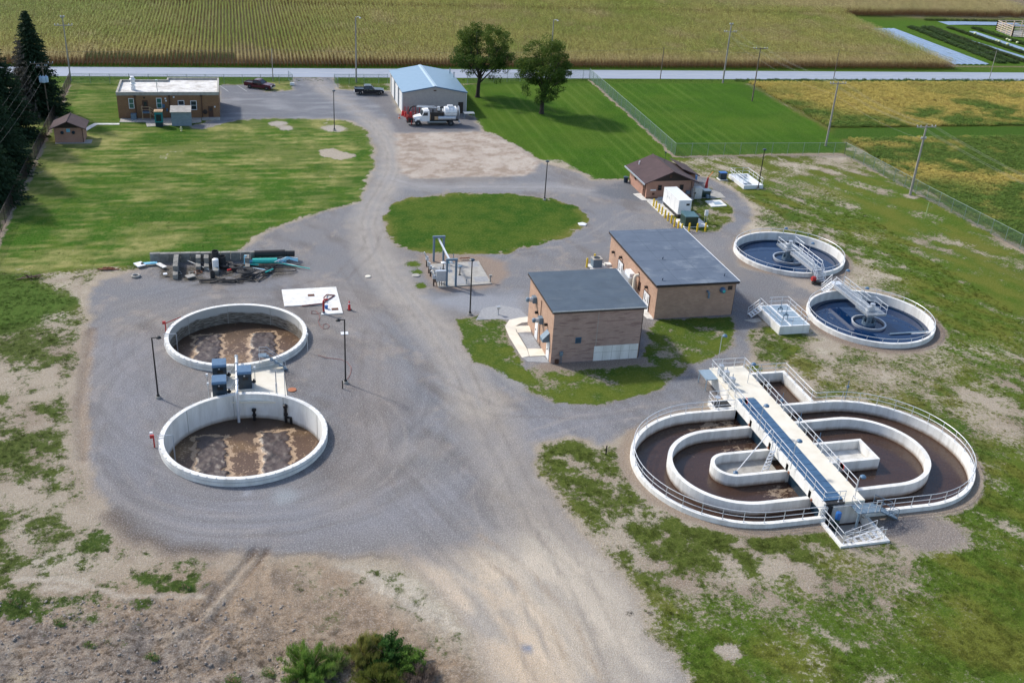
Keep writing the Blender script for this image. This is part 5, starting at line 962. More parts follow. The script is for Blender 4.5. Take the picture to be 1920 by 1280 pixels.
# railings
railing(d, [(XL+.12,81.0),(XL+.12,63.1),(47.7,63.1)], zd, 1.07, 1.6); railing(d, [(XL+.12,81.2),(XL+.12,87.0),(XR-.1,87.0)], zd, 1.07, 1.4)
railing(d, [(XR-.08,86.9),(XR-.08,64.3)], zd, 1.07, 1.5)
railing(d, [(XL-.1,DL[1]+DRAD-.2)]+arc(DL, DRAD-.2, R(90), R(270), 48)+[(XL-.1,DL[1]-DRAD+.2)], zz, 1.07, 1.75)
railing(d, [(50.6,DR[1]-DRAD+.2)]+arc(DR, DRAD-.2, R(-90), R(90), 48)+[(54.6,DR[1]+DRAD-.2),(54.45,81.0),(54.45,86.95),(XR+.2,86.95)], zz, 1.07, 1.75)
for yy in (84.4,82.0,79.0,75.3,71.6,68.2):
    s_ = MB(); s_.bx(XR+.05,XR+.45,yy-.3,yy+.3,zd-.5,zd-.42); s_.cyl((XR+.25,yy,zd-.5),(XR+.25,yy,zd+.95),.045,n=6); s_.box((XR+.25,yy,zd+.55),(.3,.3,.22)); s_.cyl((XR+.25,yy,zd+.7),(XR+.25,yy,zd+1.35),.03,n=6); kid('gate_actuator', s_, M['navytop'] if int(yy)%2 else M['galv'], d)
for yy in (85.6,84.3,82.9):
    s_ = MB(); s_.bx(XL+.3,XL+.75,yy-.25,yy+.25,zd,zd+1.15); s_.cyl((XL+.52,yy,zd+1.1),(XL+.52,yy,zd+1.6),.05,n=6); kid('control_cabinet', s_, M['galv'], d)
s_ = MB(); s_.bx(XL-1.3,XL+.0,84.9,87.0,zd-.15,zd-.05); s_.cyl((XL-1.2,86.8,0),(XL-1.2,86.8,zd),.06,n=6); s_.cyl((XL-1.2,85.0,0),(XL-1.2,85.0,zd),.06,n=6); kid('side_platform', s_, M['grat'], d, 'pale steel side platform at the far end')
s_ = MB(); s_.bx(43.6,XL-.05,80.6,82.2,-.3,.5); kid('inlet_box', s_, M['concw'], d); s_ = MB(); s_.bx(43.8,XL-.2,80.8,82.0,.5,.52); kid('inlet_opening_shade', s_, M['dark'], d)  # dark plate on the box top paints the shade of an opening
railing(d, [(XL-.1,82.2),(43.6,82.2),(43.6,80.9)], .5, 1.07, 1.1)
s_ = MB(); s_.cyl((44.2,81.4,.5),(44.2,81.4,1.3),.05,n=6); s_.lathe((44.2,81.4,1.3), [(.3,0),(.3,.04)], 14); kid('gate_wheel', s_, M['galv'], d)
s_ = MB(); a, bq = (XL-.5,72.6), (XL-1.7,70.3)
for dx in (0,.65): s_.tube([(44.0+dx,70.7,-.5),(45.2+dx*.6,71.7,1.35),(45.3+dx*.6,71.8,2.2)], .05, 5)
l_ = kid('access_ladder', s_, M['alum'], d)
for i in range(7): f = i/7; s_ = MB(); s_.box((44.0+1.2*f+.3,70.7+1.0*f,-.4+1.8*f),(.62,.22,.04),.2); kid('rung', s_, M['alum'], l_)
s_ = MB(); s_.tube([(XL+.1,73.4,2.3),(41.6,71.0,-.35)], .045, 6); kid('lifting_arm', s_, M['white'], d); s_ = MB(); s_.lathe((41.6,71.0,-.5), [(.22,0),(.25,.15),(.1,.3),(0,.3)], 14); kid('lamp_head', s_, M['navytop'], d, smooth=True)
for x_, y_, z_ in ((XR-.05,67.0,zd+.75),(46.0,79.0,zd+.75)): s_ = MB(); s_.lathe((x_, y_, z_-.0), [(.28,-.04),(.34,0),(.28,.04),(.22,0),(.28,-.04)], 18, axis='x'); solo('life_ring', s_, M['red'], 'red life ring on the east railing near the south end' if x_ > 48 else 'red life ring hung on the railing beside the blue grating', 'life ring', smooth=True)
# south pit with pump, platform and stairs
s_ = MB(); s_.bx(45.3,49.7,58.9,63.0,-1.3,-.75); kid('pit_floor', s_, M['concg'], d)
s_ = MB(); s_.wall([(45.4,62.7),(45.4,59.0),(49.65,59.0),(49.65,62.7)], .3, -1.3, .2); kid('pit_curb', s_, M['concw'], d)
s_ = MB(); s_.bx(46.6,XR,62.75,62.95,-1.2,zd-.26); s_.bx(45.4,46.1,62.75,62.95,-1.2,zd-.26); kid('pit_back_wall', s_, M['conc'], d); s_ = MB(); s_.bx(46.1,46.6,62.85,62.95,-1.2,zd-.3); kid('pump_recess_shade', s_, M['dark'], d)  # recess panel coloured near-black to paint its shade
s_ = MB(); s_.cyl((46.75,62.1,-.75),(46.75,62.1,.4),.28,.2,12); s_.tube([(46.75,62.1,.0),(46.3,62.1,.0),(46.2,62.6,.0)], .1, 8); pu = kid('pump', s_, M['dgreen'], d); s_ = MB(); s_.lathe((46.75,62.1,.4), [(.22,0),(.25,.05),(.25,.6),(.2,.68),(0,.7)], 14); kid('motor', s_, M['blue'], pu, smooth=True)
s_ = MB(); s_.bx(48.2,50.3,61.5,62.7,1.1,1.2); s_.bx(48.3,48.45,61.55,61.7,-.75,1.1); pl = kid('steel_platform', s_, M['steelb'], d); s_ = MB(); s_.bx(48.15,48.6,61.4,61.85,-.75,-.5); kid('column_base', s_, M['conc'], pl)
railing(d, [(48.2,62.7),(48.2,61.5),(50.2,61.5)], 1.2, 1.0, .7, 'galv'); 
stair(d, 62.1, 50.3, 52.2, 1.15, .1, 1.1, 'x', 'steelb', 6)
railing(d, [(45.5,62.6),(45.5,59.15),(46.4,59.15)], .2, 1.07, 1.2); stair(d, 60.0, 46.6, 49.4, -.65, .15, .9, 'x', 'alum', 5); railing(d, [(46.4,59.15),(49.5,59.15)], .2, 1.0, 1.5)
# ------------------------------------------------------------ vehicles
def wheel(parent, x, y, r=.4, w_=.28, rimm='galv'):
    s_ = MB(); s_.lathe((0,0,0), [(r*.55,-w_/2),(r*.95,-w_/2),(r,-w_/2+.03),(r,w_/2-.03),(r*.95,w_/2),(r*.55,w_/2)], 20, axis='y')
    o = bpy.data.objects.new('wheel', s_.mesh('tyre', M['tyre'], True)); link(o, parent); o.location = (x,y,r)
    s_ = MB(); s_.lathe((0,0,0), [(r*.55,-w_/2+.02),(r*.3,-w_/2+.05),(r*.12,-w_/2-.01),(0,-w_/2-.01)], 14, axis='y'); s_.lathe((0,0,0), [(0,w_/2+.01),(r*.12,w_/2+.01),(r*.3,w_/2-.05),(r*.55,w_/2-.02)], 14, axis='y')
    q = bpy.data.objects.new('rim', s_.mesh('rim', M[rimm], True)); link(q, o); return o
def pickup(label, px, py, rz, paint, long_bed=0, cover=False):
    c = G(px, py); o = thing('pickup_truck', label, 'pickup truck', (c[0], c[1], 0), rz, local=True); ORG[o.name] = (0,0,0); P = M[paint]; W = .98
    s_ = MB(); s_.xz([(-2.9,.55),(-2.9,1.12),(-1.05,1.12),(-1.05,.9),(1.0,.9),(1.0,1.14),(2.3,1.08),(2.82,.98),(2.92,.75),(2.9,.42),(2.5,.4),(2.35,.75),(1.6,.75),(1.45,.38),(-1.2,.38),(-1.35,.78),(-2.15,.78),(-2.3,.45)], -W, W); bd = kid('body', s_, P, o)
    s_ = MB(); s_.bx(-2.78,-1.15,-.82,.82,1.06,1.13); kid('bed_liner', s_, M['black'] if not cover else M['navy'], o)
    s_ = MB(); s_.bx(-2.9,-2.8,-W,W,1.1,1.24); s_.bx(-2.8,-1.08,-W,-.84,1.1,1.24); s_.bx(-2.8,-1.08,.84,W,1.1,1.24); kid('bed_rail', s_, P, o)
    cab = [(-1.08,1.1),(1.05,1.12),(.42,1.78),(.1,1.85),(-.75,1.84),(-1.0,1.72)]; s_ = MB(); n = len(cab)
    s_.add([(x,-W+.02 if z < 1.3 else -W+.16, z) for x, z in cab]+[(x, W-.02 if z < 1.3 else W-.16, z) for x, z in cab], [tuple(range(n)), tuple(range(n,2*n))[::-1]]+[(i,n+i,n+(i+1)%n,(i+1)%n) for i in range(n)]); kid('cab', s_, P, o)
    s_ = MB(); s_.add([(1.03,-.86,1.17),(1.03,.86,1.17),(.47,.76,1.75),(.47,-.76,1.75)], [(0,1,2,3)]); kid('windscreen', s_, M['glass'], o); s_ = MB(); s_.add([(-1.1,-.84,1.25),(-1.1,.84,1.25),(-1.03,.74,1.7),(-1.03,-.74,1.7)], [(3,2,1,0)]); kid('rear_window', s_, M['glass'], o)
    for sy in (-1, 1):
        for a, bq, c2, d2 in ((.85,.05,.05,.42),(-.02,-.92,-.86,-.02)):
            s_ = MB(); s_.add([(a,sy*(W-.01),1.2),(bq,sy*(W-.01),1.2),(c2 if a < .5 else bq,sy*(W-.13),1.7),(d2 if a > .5 else a,sy*(W-.13),1.7)], [(0,1,2,3)] if sy < 0 else [(3,2,1,0)]); kid('side_window', s_, M['glass'], o)
        s_ = MB(); s_.box((2.86,sy*.75,.88),(.1,.35,.2)); kid('headlight', s_, M['white'], o); s_ = MB(); s_.box((.95,sy*1.08,1.25),(.12,.2,.2)); kid('mirror', s_, M['black'], o); s_ = MB(); s_.box((-2.9,sy*.88,.95),(.06,.14,.3)); kid('tail_light', s_, M['red'], o)
        for x in (-1.75, 1.97): wheel(o, x, sy*.84, .4, .27)
    s_ = MB(); s_.bx(2.88,2.98,-.9,.9,.45,.65); s_.bx(-3.0,-2.9,-.9,.9,.5,.68); kid('bumper', s_, M['galv'], o); s_ = MB(); s_.bx(2.9,2.96,-.6,.6,.72,.95); kid('grille', s_, M['black'], o); return o
M['steelg'] = mk('tarnished_steel', (.30,.31,.30), (.20,.21,.2), 6, .4, .5, 0); M['maroon'] = mk('maroon_car_paint', (.09,.012,.018), (.08,.01,.015), 2, .25, .1, 0); M['blackcar'] = mk('blue_black_car_paint', (.008,.012,.022), (.008,.012,.02), 2, .2, .1, 0)
p1 = pickup('maroon pickup truck with open bed parked at the lot edge near the office', 487, 166, R(-28), 'maroon')
p2 = pickup('blue-black pickup truck parked in front of the grass by the garage', 692, 176.5, R(-3), 'blackcar', cover=True)

c = G(815, 234); v_ = thing('vacuum_truck', 'white vacuum truck with debris tank and boom in front of the metal garage', 'truck', (c[0]+.1, c[1]+.2, 0), R(180), local=True); ORG[v_.name] = (0,0,0)
s_ = MB(); s_.bx(-4.3,4.0,-.5,.5,.75,1.05); kid('chassis', s_, M['black'], v_)
s_ = MB(); s_.add([(2.6,-1,.95),(4.05,-.85,.85),(4.05,.85,.85),(2.6,1,.95),(2.6,-1,1.85),(4.0,-.62,1.55),(4.0,.62,1.55),(2.6,1,1.85)], [(0,3,2,1),(4,5,6,7),(0,1,5,4),(1,2,6,5),(2,3,7,6),(3,0,4,7)]); kid('hood', s_, M['white'], v_)
s_ = MB(); s_.xz([(1.2,.85),(2.7,.85),(2.68,1.85),(2.3,2.75),(1.3,2.85),(1.2,2.6)], -1.08, 1.08); kid('cab', s_, M['white'], v_)
s_ = MB(); s_.add([(2.71,-.95,1.9),(2.71,.95,1.9),(2.34,.9,2.66),(2.34,-.9,2.66)], [(0,1,2,3)]); kid('windscreen', s_, M['glass'], v_)
for sy in (-1, 1):
    s_ = MB(); s_.add([(2.5,sy*1.09,1.9),(1.55,sy*1.09,1.9),(1.55,sy*1.09,2.5),(2.25,sy*1.09,2.5)], [(0,1,2,3)] if sy < 0 else [(3,2,1,0)]); kid('side_window', s_, M['glass'], v_)
    s_ = MB(); s_.xz([(2.7,.95),(3.0,1.35),(3.6,1.35),(3.95,.9),(3.8,.9),(3.5,1.2),(3.1,1.2),(2.85,.9)], sy*1.15-.1, sy*1.15+.1); kid('fender', s_, M['white'], v_)
    wheel(v_, 3.3, sy*1.0, .52, .3); wheel(v_, -2.75, sy*.95, .52, .55)
    s_ = MB(); s_.box((4.0,sy*.75,1.1),(.12,.3,.22)); kid('headlight', s_, M['glass'], v_)
    s_ = MB(); s_.cyl((-1.9,sy*1.0,.7),(1.6,sy*1.0,.7),.24,n=12); kid('fuel_tank', s_, M['steelg'], v_, smooth=True)
    s_ = MB(); s_.lathe((-3.6,sy*.95,1.45), [(.36,0),(.36,3.2),(.2,3.25),(0,3.25)], 14, axis='x'); kid('water_tank', s_, M['galv'], v_, smooth=True)
s_ = MB(); s_.lathe((-4.1,0,2.35), [(0,0),(.6,.05),(.98,.3),(1.02,.35),(.98,.4),(.98,1.0),(1.02,1.05),(.98,1.1),(.98,1.7),(1.02,1.75),(.98,1.8),(.98,2.4),(.6,2.7),(0,2.75)], 22, axis='x'); tk = kid('debris_tank', s_, M['white'], v_, smooth=True)
s_ = MB(); s_.bx(-3.2,-2.2,-.3,.3,3.25,3.55); kid('tank_hatch', s_, M['white'], tk); s_ = MB(); s_.lathe((-4.35,0,2.35), [(1.05,0),(1.05,.12)], 20, axis='x'); kid('tank_door', s_, M['galv'], tk)
s_ = MB(); s_.bx(-3.8,-1.9,-1.05,-.9,1.9,1.98); s_.bx(-3.8,-1.9,-1.05,-.9,2.35,2.43); s_.bx(-3.8,-1.9,.9,1.05,1.9,1.98); s_.bx(-3.8,-1.9,.9,1.05,2.35,2.43); kid('side_rack', s_, M['galv'], v_)
s_ = MB(); s_.bx(-1.4,1.05,-.95,.95,1.05,2.45); s_.cyl((-.6,-.2,2.1),(-.6,-.2,2.9),.3,n=10); s_.cyl((.5,.3,2.0),(.5,.3,2.9),.12,n=8); kid('blower_unit', s_, M['black'], v_)
s_ = MB(); s_.bx(-.9,.3,-1.1,-.8,1.15,1.75); s_.bx(-.9,.3,.8,1.1,1.15,1.75); s_.bx(1.06,1.16,-1.05,1.05,1.1,2.1); kid('toolbox', s_, M['wood'], v_)
s_ = MB(); s_.cyl((-.2,0,3.1),(3.7,0,3.35),.11,n=10); s_.cyl((.2,.1,3.42),(3.3,.1,3.55),.05,n=8); s_.cyl((-.6,0,2.6),(-.6,0,3.3),.25,n=10); kid('boom', s_, M['alum'], v_, smooth=True)
s_ = MB(); s_.tube([(3.5,0,3.36),(4.1,0,3.4),(4.6,0,3.1),(4.85,0,2.5),(4.85,0,1.6)], .13, 8); s_.tube([(-.6,0,3.1),(-1.3,0,3.2),(-1.7,0,2.9)], .13, 8); kid('suction_hose', s_, M['rubber'], v_, smooth=True)
s_ = MB(); s_.lathe((4.75,-.28,1.25), [(.62,-.1),(.62,0),(.2,0),(.2,.55),(.62,.55),(.62,.65)], 20, axis='y'); kid('hose_reel', s_, M['red'], v_); s_ = MB(); s_.bx(4.05,5.3,-.6,.6,.5,.65); s_.bx(4.2,5.1,.55,.95,.6,1.4); kid('front_bumper', s_, M['black'], v_)
s_ = MB(); s_.cyl((4.2,-.0,.5),(4.2,0,.5),.1,n=6); s_.bx(4.45,4.6,.95,1.1,.3,1.1); kid('handrail', s_, M['red'], v_)
s_ = MB(); s_.bx(-4.5,-4.2,-1.1,1.1,.6,.75); kid('rear_bumper', s_, M['galv'], v_)
c = G(880, 222); s_ = thing('work_table', 'grey steel table behind the vacuum truck at the garage corner', 'table', (*c, 0)); q = MB(); q.bx(c[0]-1.1,c[0]+.9,c[1]-.6,c[1]+.9,1.0,1.07); kid('table_top', q, M['galv'], s_)
for dx, dy in ((-1.0,-.5),(.8,-.5),(-1.0,.8),(.8,.8)): q = MB(); q.bx(c[0]+dx-.04,c[0]+dx+.04,c[1]+dy-.04,c[1]+dy+.04,0,1.0); kid('leg', q, M['steelb'], s_)

def cone(label, px, py, first=None, h=.75):
    c = G(px, py)
    if first: return dup(first, (*c, 0), 0, label)
    o = thing('traffic_cone', label, 'traffic cone', (*c, 0), local=True, group='cones along the garage wall'); s_ = MB(); s_.bx(-.2,.2,-.2,.2,0,.04); s_.lathe((0,0,.04), [(.16,0),(.11,.25)], 12); s_.lathe((0,0,.04), [(.085,.4),(.03,.7),(0,.71)], 12); kid('body', s_, M['orange'], o); s_ = MB(); s_.lathe((0,0,.04), [(.11,.25),(.085,.4)], 12); kid('band', s_, M['white'], o); return o
cn = cone('leftmost orange cone, alone at the garage corner', 749, 222)
for px, py, nth in ((757,215.5,'first'),(762,216,'second'),(767,215.5,'third'),(772,216,'fourth'),(777,215.5,'fifth'),(782,216,'sixth')): cone(nth+' orange cone from the left in the row against the garage wall', px, py, cn)
for i, (px, py, lb) in enumerate(((755,217,'red road barrel at the left end of the garage wall row'),(760,219,'red road barrel in front of the first cone at the wall'),(770,219,'red road barrel behind the truck nose'))):
    c = G(px, py); s_ = MB(); s_.lathe((c[0],c[1],0), [(.28,0),(.26,.3),(.24,.32),(.22,.7),(.18,.9),(0,.92)], 14); o = solo('road_barrel', s_, M['pink'], lb, 'barrel', 'road barrels at the garage')
for i, px in enumerate((759,765,774,779,786)): c = G(px, 213.6); s_ = MB(); s_.box((c[0],c[1]-.1,.7),(.12,.05,1.4),0); solo('marker_stake', s_, M['pink'], ('first','second','third','fourth','fifth')[i]+' red marker stake from the left leaning on the garage wall', 'stake', 'stakes on the garage wall')

# ------------------------------------------------------------ poles, lamps and wires
def lamp(label, bx_, by_, h, arm=-1, kind='arm'):
    c = G(bx_, by_); o = thing('lamp_post', label, 'lamp post', (*c, 0), group='black site lamp posts'); x, y = c
    s_ = MB(); s_.tube([(x,y,.25),(x,y,h)], [.085,.065], 8); kid('pole', s_, M['black'], o); s_ = MB(); s_.cyl((x,y,-.05),(x,y,.25),.25,n=14); kid('base', s_, M['concg'], o)
    s_ = MB(); s_.lathe((x,y,.25), [(.17,0),(.15,.12),(.09,.2)], 12); kid('base_cover', s_, M['black'], o)
    if kind == 'arm':
        s_ = MB(); s_.tube([(x,y,h-.05),(x+arm*.45,y,h)], .05, 6); s_.lathe((x+arm*.62,y,h-.08), [(.1,.2),(.2,.12),(.26,0),(0,-.02)], 12); kid('lamp_head', s_, M['black'], o)
    else: s_ = MB(); s_.lathe((x,y,h), [(.09,0),(.30,.08),(.34,.16),(.2,.26),(0,.28)], 14); kid('lamp_head', s_, M['navy'], o)
lamp('black lamp post west of the sludge tanks with its head pointing right', 297, 746, 6.5, 1); lamp('black lamp post east of the blower slab with its head pointing left', 648, 718, 7.1, -1); lamp('black lamp post between the gantry pad and the smaller block building', 881, 590, 6.7, 1, 'top')
lamp('dark lamp post on the oval lawn near its upper right edge', 1021, 375, 5.9, 1, 'top'); lamp('black lamp post beside the small concrete basin below the fence', 1421, 355, 6.45, 1, 'top'); lamp('lamp post in a gravel ring on the lawn beside the driveway', 627, 245, 6.9, 1, 'top')
q = G(646, 728); s_ = MB(); s_.cyl((q[0]-.2,q[1],0),(q[0]-.2,q[1],.9),.06,n=6); solo('short_post', s_, M['black'], 'short black post in front of the lamp post east of the blower slab', 'post')
q = G(1136, 852); s_ = MB(); s_.cyl((q[0],q[1],0),(q[0],q[1],.95),.07,n=6); solo('short_post', s_, M['black'], 'short black post standing on gravel west of the oxidation ditch', 'post')
def globe(label, x, y, z0, h): 
    o = thing('globe_lamp', label, 'lamp', (x, y, z0), group='small blue domed lamps on the tanks'); s_ = MB(); s_.cyl((x,y,z0),(x,y,z0+h),.035,n=6); kid('pole', s_, M['galv'], o); s_ = MB(); s_.cyl((x,y,z0+h),(x+.25,y,z0+h+.05),.03,n=5); kid('arm', s_, M['galv'], o)
    s_ = MB(); s_.lathe((x+.32,y,z0+h-.08), [(.0,-.02),(.27,0),(.26,.1),(.14,.2),(0,.23)], 14); kid('lamp_head', s_, M['navytop'], o, smooth=True)
def at_top(px, py, z): return G(px, py, z)
for lb, px, py, z0, h in (('domed lamp behind the far rim of the farther clarifier', 1474, 428, .6, 2.6),('domed lamp beside the bridge of the farther clarifier', 1524, 456, 1.2, 2.4),('domed lamp between the two clarifiers', 1590, 507, .6, 3.2),('domed lamp at the far rim of the nearer clarifier', 1626, 540, .6, 2.6),('domed lamp at the far end of the ditch walkway', 1359, 629, .9, 3.4),('domed lamp over the corner of the ditch inlet basin', 1413, 682, 1.2, 2.4),('domed lamp on the walkway beside the blue grating, nearer its far end', 1437, 760, 1.4, 2.7),('domed lamp halfway along the walkway above the ladder', 1499, 826, 1.4, 2.9),('domed lamp on the east railing near the south end of the walkway', 1618, 893, 1.0, 2.6)):
    x, y = at_top(px, py, z0+h); globe(lb, x-.3, y, z0, h)
q = G(1580, 752); s_ = MB(); s_.cyl((q[0],q[1]-.3,-.6),(q[0],q[1]-.3,2.6),.04,n=6); s_.box((q[0],q[1]-.3,1.9),(.2,.2,.25)); solo('sensor_mast', s_, M['steelb'], 'thin sensor mast on the far rim at the right side of the ditch', 'mast')
POLES = {}
def upole(key, label, bx_, by_, h, mat='pole', arms=(), r=.15, trafo=0, lampw=False):
    c = G(bx_, by_); o = thing('utility_pole', label, 'utility pole', (*c, 0)); x, y = c; POLES[key] = (x, y, h)
    s_ = MB(); s_.tube([(x,y,-.3),(x,y,h)], [r, r*.65], 8); kid('pole', s_, M[mat], o)
    for z, L, ang in arms:
        s_ = MB(); s_.box((x,y,z),(L,.12,.14),ang); ca = kid('crossarm', s_, M[mat], o)
        for f in (-.48,-.3,.3,.48): s_ = MB(); px, py = x+L*f*math.cos(ang), y+L*f*math.sin(ang); s_.lathe((px,py,z+.07), [(.04,0),(.04,.08),(.09,.1),(.05,.2),(.08,.22),(0,.28)], 8); kid('insulator', s_, M['galv'], ca)
    for i in range(trafo): s_ = MB(); a = -2.6+i*1.05; s_.lathe((x+.5*math.cos(a),y+.5*math.sin(a),h-3.3), [(.3,0),(.32,.05),(.32,.95),(.28,1.0),(.1,1.05),(.06,1.2),(0,1.2)], 14); kid('transformer', s_, mk('light_blue_enamel', (.45,.62,.78)) if i == 0 else bpy.data.materials['light_blue_enamel'], o, smooth=True)
    if lampw: s_ = MB(); s_.tube([(x,y,h-.1),(x+.5,y,h+.1),(x+.9,y,h-.05)], .05, 6); s_.lathe((x+.9,y,h-.2), [(.12,.15),(.22,0),(0,-.05)], 10); kid('lamp_head', s_, M['white'], o)
    return o
upole('L', 'tall grey utility pole at the head of the west fence', 133, 152, 12.4, 'pole', ((12.1,.7,0),(10.6,3.2,.1)))
upole('T', 'utility pole with three blue transformer cans beside the dark spruces', 93, 222, 9.6, 'poled', ((9.4,3.6,.1),(8.9,1.6,.1)), trafo=3)
upole('A', 'thin brown roadside pole behind the office parking lot', 512, 153, 6.6, 'pole', r=.11); upole('B', 'tall pale pole behind the blue-black pickup', 668, 155, 13.2, 'pole', lampw=True, r=.19)
upole('C', 'pale lamp pole rising behind the right-hand leafy tree', 1030, 150, 12.8, 'pole', lampw=True, r=.16); upole('D', 'thin dark roadside pole in the middle of the east grass field', 1238, 148, 7.0, 'poled', r=.11); upole('E', 'tall pale utility pole standing at the roadside left of its line', 1355, 156, 13.2, 'pole', ((12.9,.8,0),(11.3,3.0,0)), r=.2)
upole('F', 'brown utility pole with crossarm on the grass at the golden field edge', 1410, 190, 11.2, 'poled', ((11.0,3.2,.0),), r=.15); upole('Gp', 'pale utility pole with crossarm right behind the rear fence', 1548, 274, 11.9, 'pole', ((11.6,3.2,.0),), r=.2)
upole('H', 'pale utility pole with crossarm in front of the east fence', 1706, 366, 11.6, 'pole', ((11.3,3.4,.0),(9.4,.9,0)), r=.22); upole('I', 'thin roadside pole at the corner of the golden field', 1563, 148, 6.8, 'poled', r=.1); upole('J', 'thin leaning roadside pole at the far right', 1855, 148, 6.8, 'pole', r=.1)
def wire(label, pts, sag, mat='wirel', r=.008):
    s_ = MB()
    for a, bq in zip(pts[:-1], pts[1:]): s_.tube([(a[0]+(bq[0]-a[0])*f, a[1]+(bq[1]-a[1])*f, a[2]+(bq[2]-a[2])*f-sag*4*f*(1-f)) for f in [i/14 for i in range(15)]], r, 4)
    return solo('power_line', s_, M[mat], label, 'power line')
pl = POLES
for dx, lb in ((-1.5,'outermost left'),(-.95,'inner left'),(.95,'inner right'),(1.5,'outermost right')): wire(lb+' of four conductors strung over the rear and east fence poles', [(pl[k][0]+dx, pl[k][1], pl[k][2]-.1+(-1.3 if k == 'E' else 0)) for k in ('E','F','Gp','H')]+[(pl['H'][0]+dx+.4, 95, 11)], .8)
wire('lower neutral cable below the four conductors at the east fence', [(pl[k][0], pl[k][1], pl[k][2]-2.3) for k in ('E','F','Gp','H')], .8)
wire('long dark cable running low along the road past the thin poles', [(-120, 217, 6.5)]+[(pl[k][0], pl[k][1], pl[k][2]-.2) for k in ('A','D','I','J')]+[(330, 215, 6.5)], .8, 'wire', .016)
for i, dx in enumerate((-1.7,-.6,.6,1.7)): wire(('leftmost','second from left','third from left','rightmost')[i]+' of four cables sloping from the transformer pole in front of the spruces', [(pl['T'][0]+dx, pl['T'][1], 9.5), (pl['T'][0]+dx-1.6, 128, 9.0)], 1.0, 'wire', .007)
q = G(1746, 405); s_ = MB(); s_.cyl((q[0]-1,q[1],0),(q[0]-1,q[1],2.2),.06,n=6); solo('marker_post', s_, mk('pale_green_plastic', (.45,.55,.25)), 'thin yellow-green marker post in front of the east fence', 'post')

# ------------------------------------------------------------ fences: posts, rails and woven wire
M['fence'] = mk('green_grey_fence_wire', (.13,.22,.16), (.10,.18,.13), 3, .5, .2, 0); M['fencel'] = mk('light_fence_rail', (.30,.38,.33), (.26,.33,.29), 3, .5, .3, 0)
def fence(label, pts, h=2.2, sp=3.05, pitch=.085, mat='fence', rail='fencel', wr=.0045, group=None):
    P3 = [(a, b_, 0) for a, b_ in pts]; o = thing('chain_link_fence', label, 'fence', P3[0]); o0 = ORG[o.name]
    for a, b_ in zip(P3[:-1], P3[1:]):
        s_ = MB(); s_.tube([(a[0],a[1],h),(b_[0],b_[1],h)], .035, 5); kid('top_rail', s_, M[rail], o)
        L = math.dist(a, b_); ux, uy = (b_[0]-a[0])/L, (b_[1]-a[1])/L; nx_, ny_ = -uy, ux; vs = []; fs = []
        for sg in (1, -1):
            k_ = -h if sg > 0 else 0
            s = k_
            while s < L+(0 if sg > 0 else h):
                z0, z1 = .04, h-.03; s0, s1 = s, s+(h if sg > 0 else -h)
                lo, hi = min(s0, s1), max(s0, s1); c0, c1_ = max(0, lo), min(L, hi)
                if c1_-c0 > .05:
                    f0 = (c0-s0)/(s1-s0); f1 = (c1_-s0)/(s1-s0)
                    A_ = (c0, z0+(z1-z0)*f0); B_ = (c1_, z0+(z1-z0)*f1); i = len(vs); dx, dz = B_[0]-A_[0], B_[1]-A_[1]; l = math.hypot(dx, dz); ex, ez = -dz/l*wr, dx/l*wr
                    for (q, zq) in (A_, B_):
                        for ww in ((ex, ez, 0), (-ex, -ez, 0), (0, 0, wr*1.7*sg)): vs.append((a[0]+ux*(q+ww[0])+nx_*ww[2], a[1]+uy*(q+ww[0])+ny_*ww[2], zq+ww[1]))
                    fs += [(i,i+1,i+4,i+3),(i+1,i+2,i+5,i+4),(i+2,i,i+3,i+5)]
                s += pitch*1.41
        m_ = MB(); m_.v = vs; m_.f = fs; m_.m = [0]*len(fs); kid('wire_mesh', m_, M[mat], o, kind='stuff')
    pm = MB(); pm.cyl((0,0,0),(0,0,h+.05),.045,n=6); pm.lathe((0,0,h+.05), [(.05,0),(.05,.03),(0,.06)], 6); me = pm.mesh('post', M[rail])
    for p in along(P3, sp): q = bpy.data.objects.new('post', me); link(q, o); q.location = (p[0]-o0[0], p[1]-o0[1], 0)
    return o
F = lambda *q: [G(a, b_) for a, b_ in q]
fence('chain link fence running from the road down to the rear fence corner', F((1105,148),(1265,292))); fence('long green chain link fence across the rear of the tank field', F((1265,292),(1583,290))); fence('chain link fence with bright top rail along the east golden field', F((1583,290),(1740,376),(1930,477),(2050,540)))
fence('dark chain link fence in front of the spruces on the west side', F((133,157),(95,240),(0,440),(-60,560)), rail='dbrown', mat='dbrown'); fence('roadside chain link fence between garage and fence corner', F((876,157),(1105,148)), h=1.9); fence('roadside chain link fence from west pole to entrance gate', F((133,157),(445,158),(549,158)), h=1.9, sp=3.6); fence('short chain link fence between entrance gate and garage', F((627,157),(727,157)), h=1.9)
for lb, a, b_ in (('open chain link gate leaf at the left of the entrance', (549,158), (541,150)), ('open chain link gate leaf at the right of the entrance', (627,157), (634,166))):
    p, q = G(*a), G(*b_); o = thing('gate_leaf', lb, 'gate', (*p, 0)); s_ = MB(); s_.tube([(p[0],p[1],.15),(p[0],p[1],1.9),(q[0],q[1],1.9),(q[0],q[1],.15)], .04, 5, closed=True); kid('gate_frame', s_, M['steelb'], o)
    s_ = MB(); 
    for i in range(18): f = i/18; s_.tube([(p[0]+(q[0]-p[0])*f,p[1]+(q[1]-p[1])*f,.2),(p[0]+(q[0]-p[0])*f,p[1]+(q[1]-p[1])*f,1.85)], .006, 3, cap=False)
    kid('wire_mesh', s_, M['fence'], o, kind='stuff')
q = G(548, 160); s_ = MB(); s_.bx(q[0]-.45,q[0]+.45,q[1]-.2,q[1]+.2,.0,.5); solo('white_box', s_, M['white'], 'small white box on the grass at the left of the entrance', 'box')
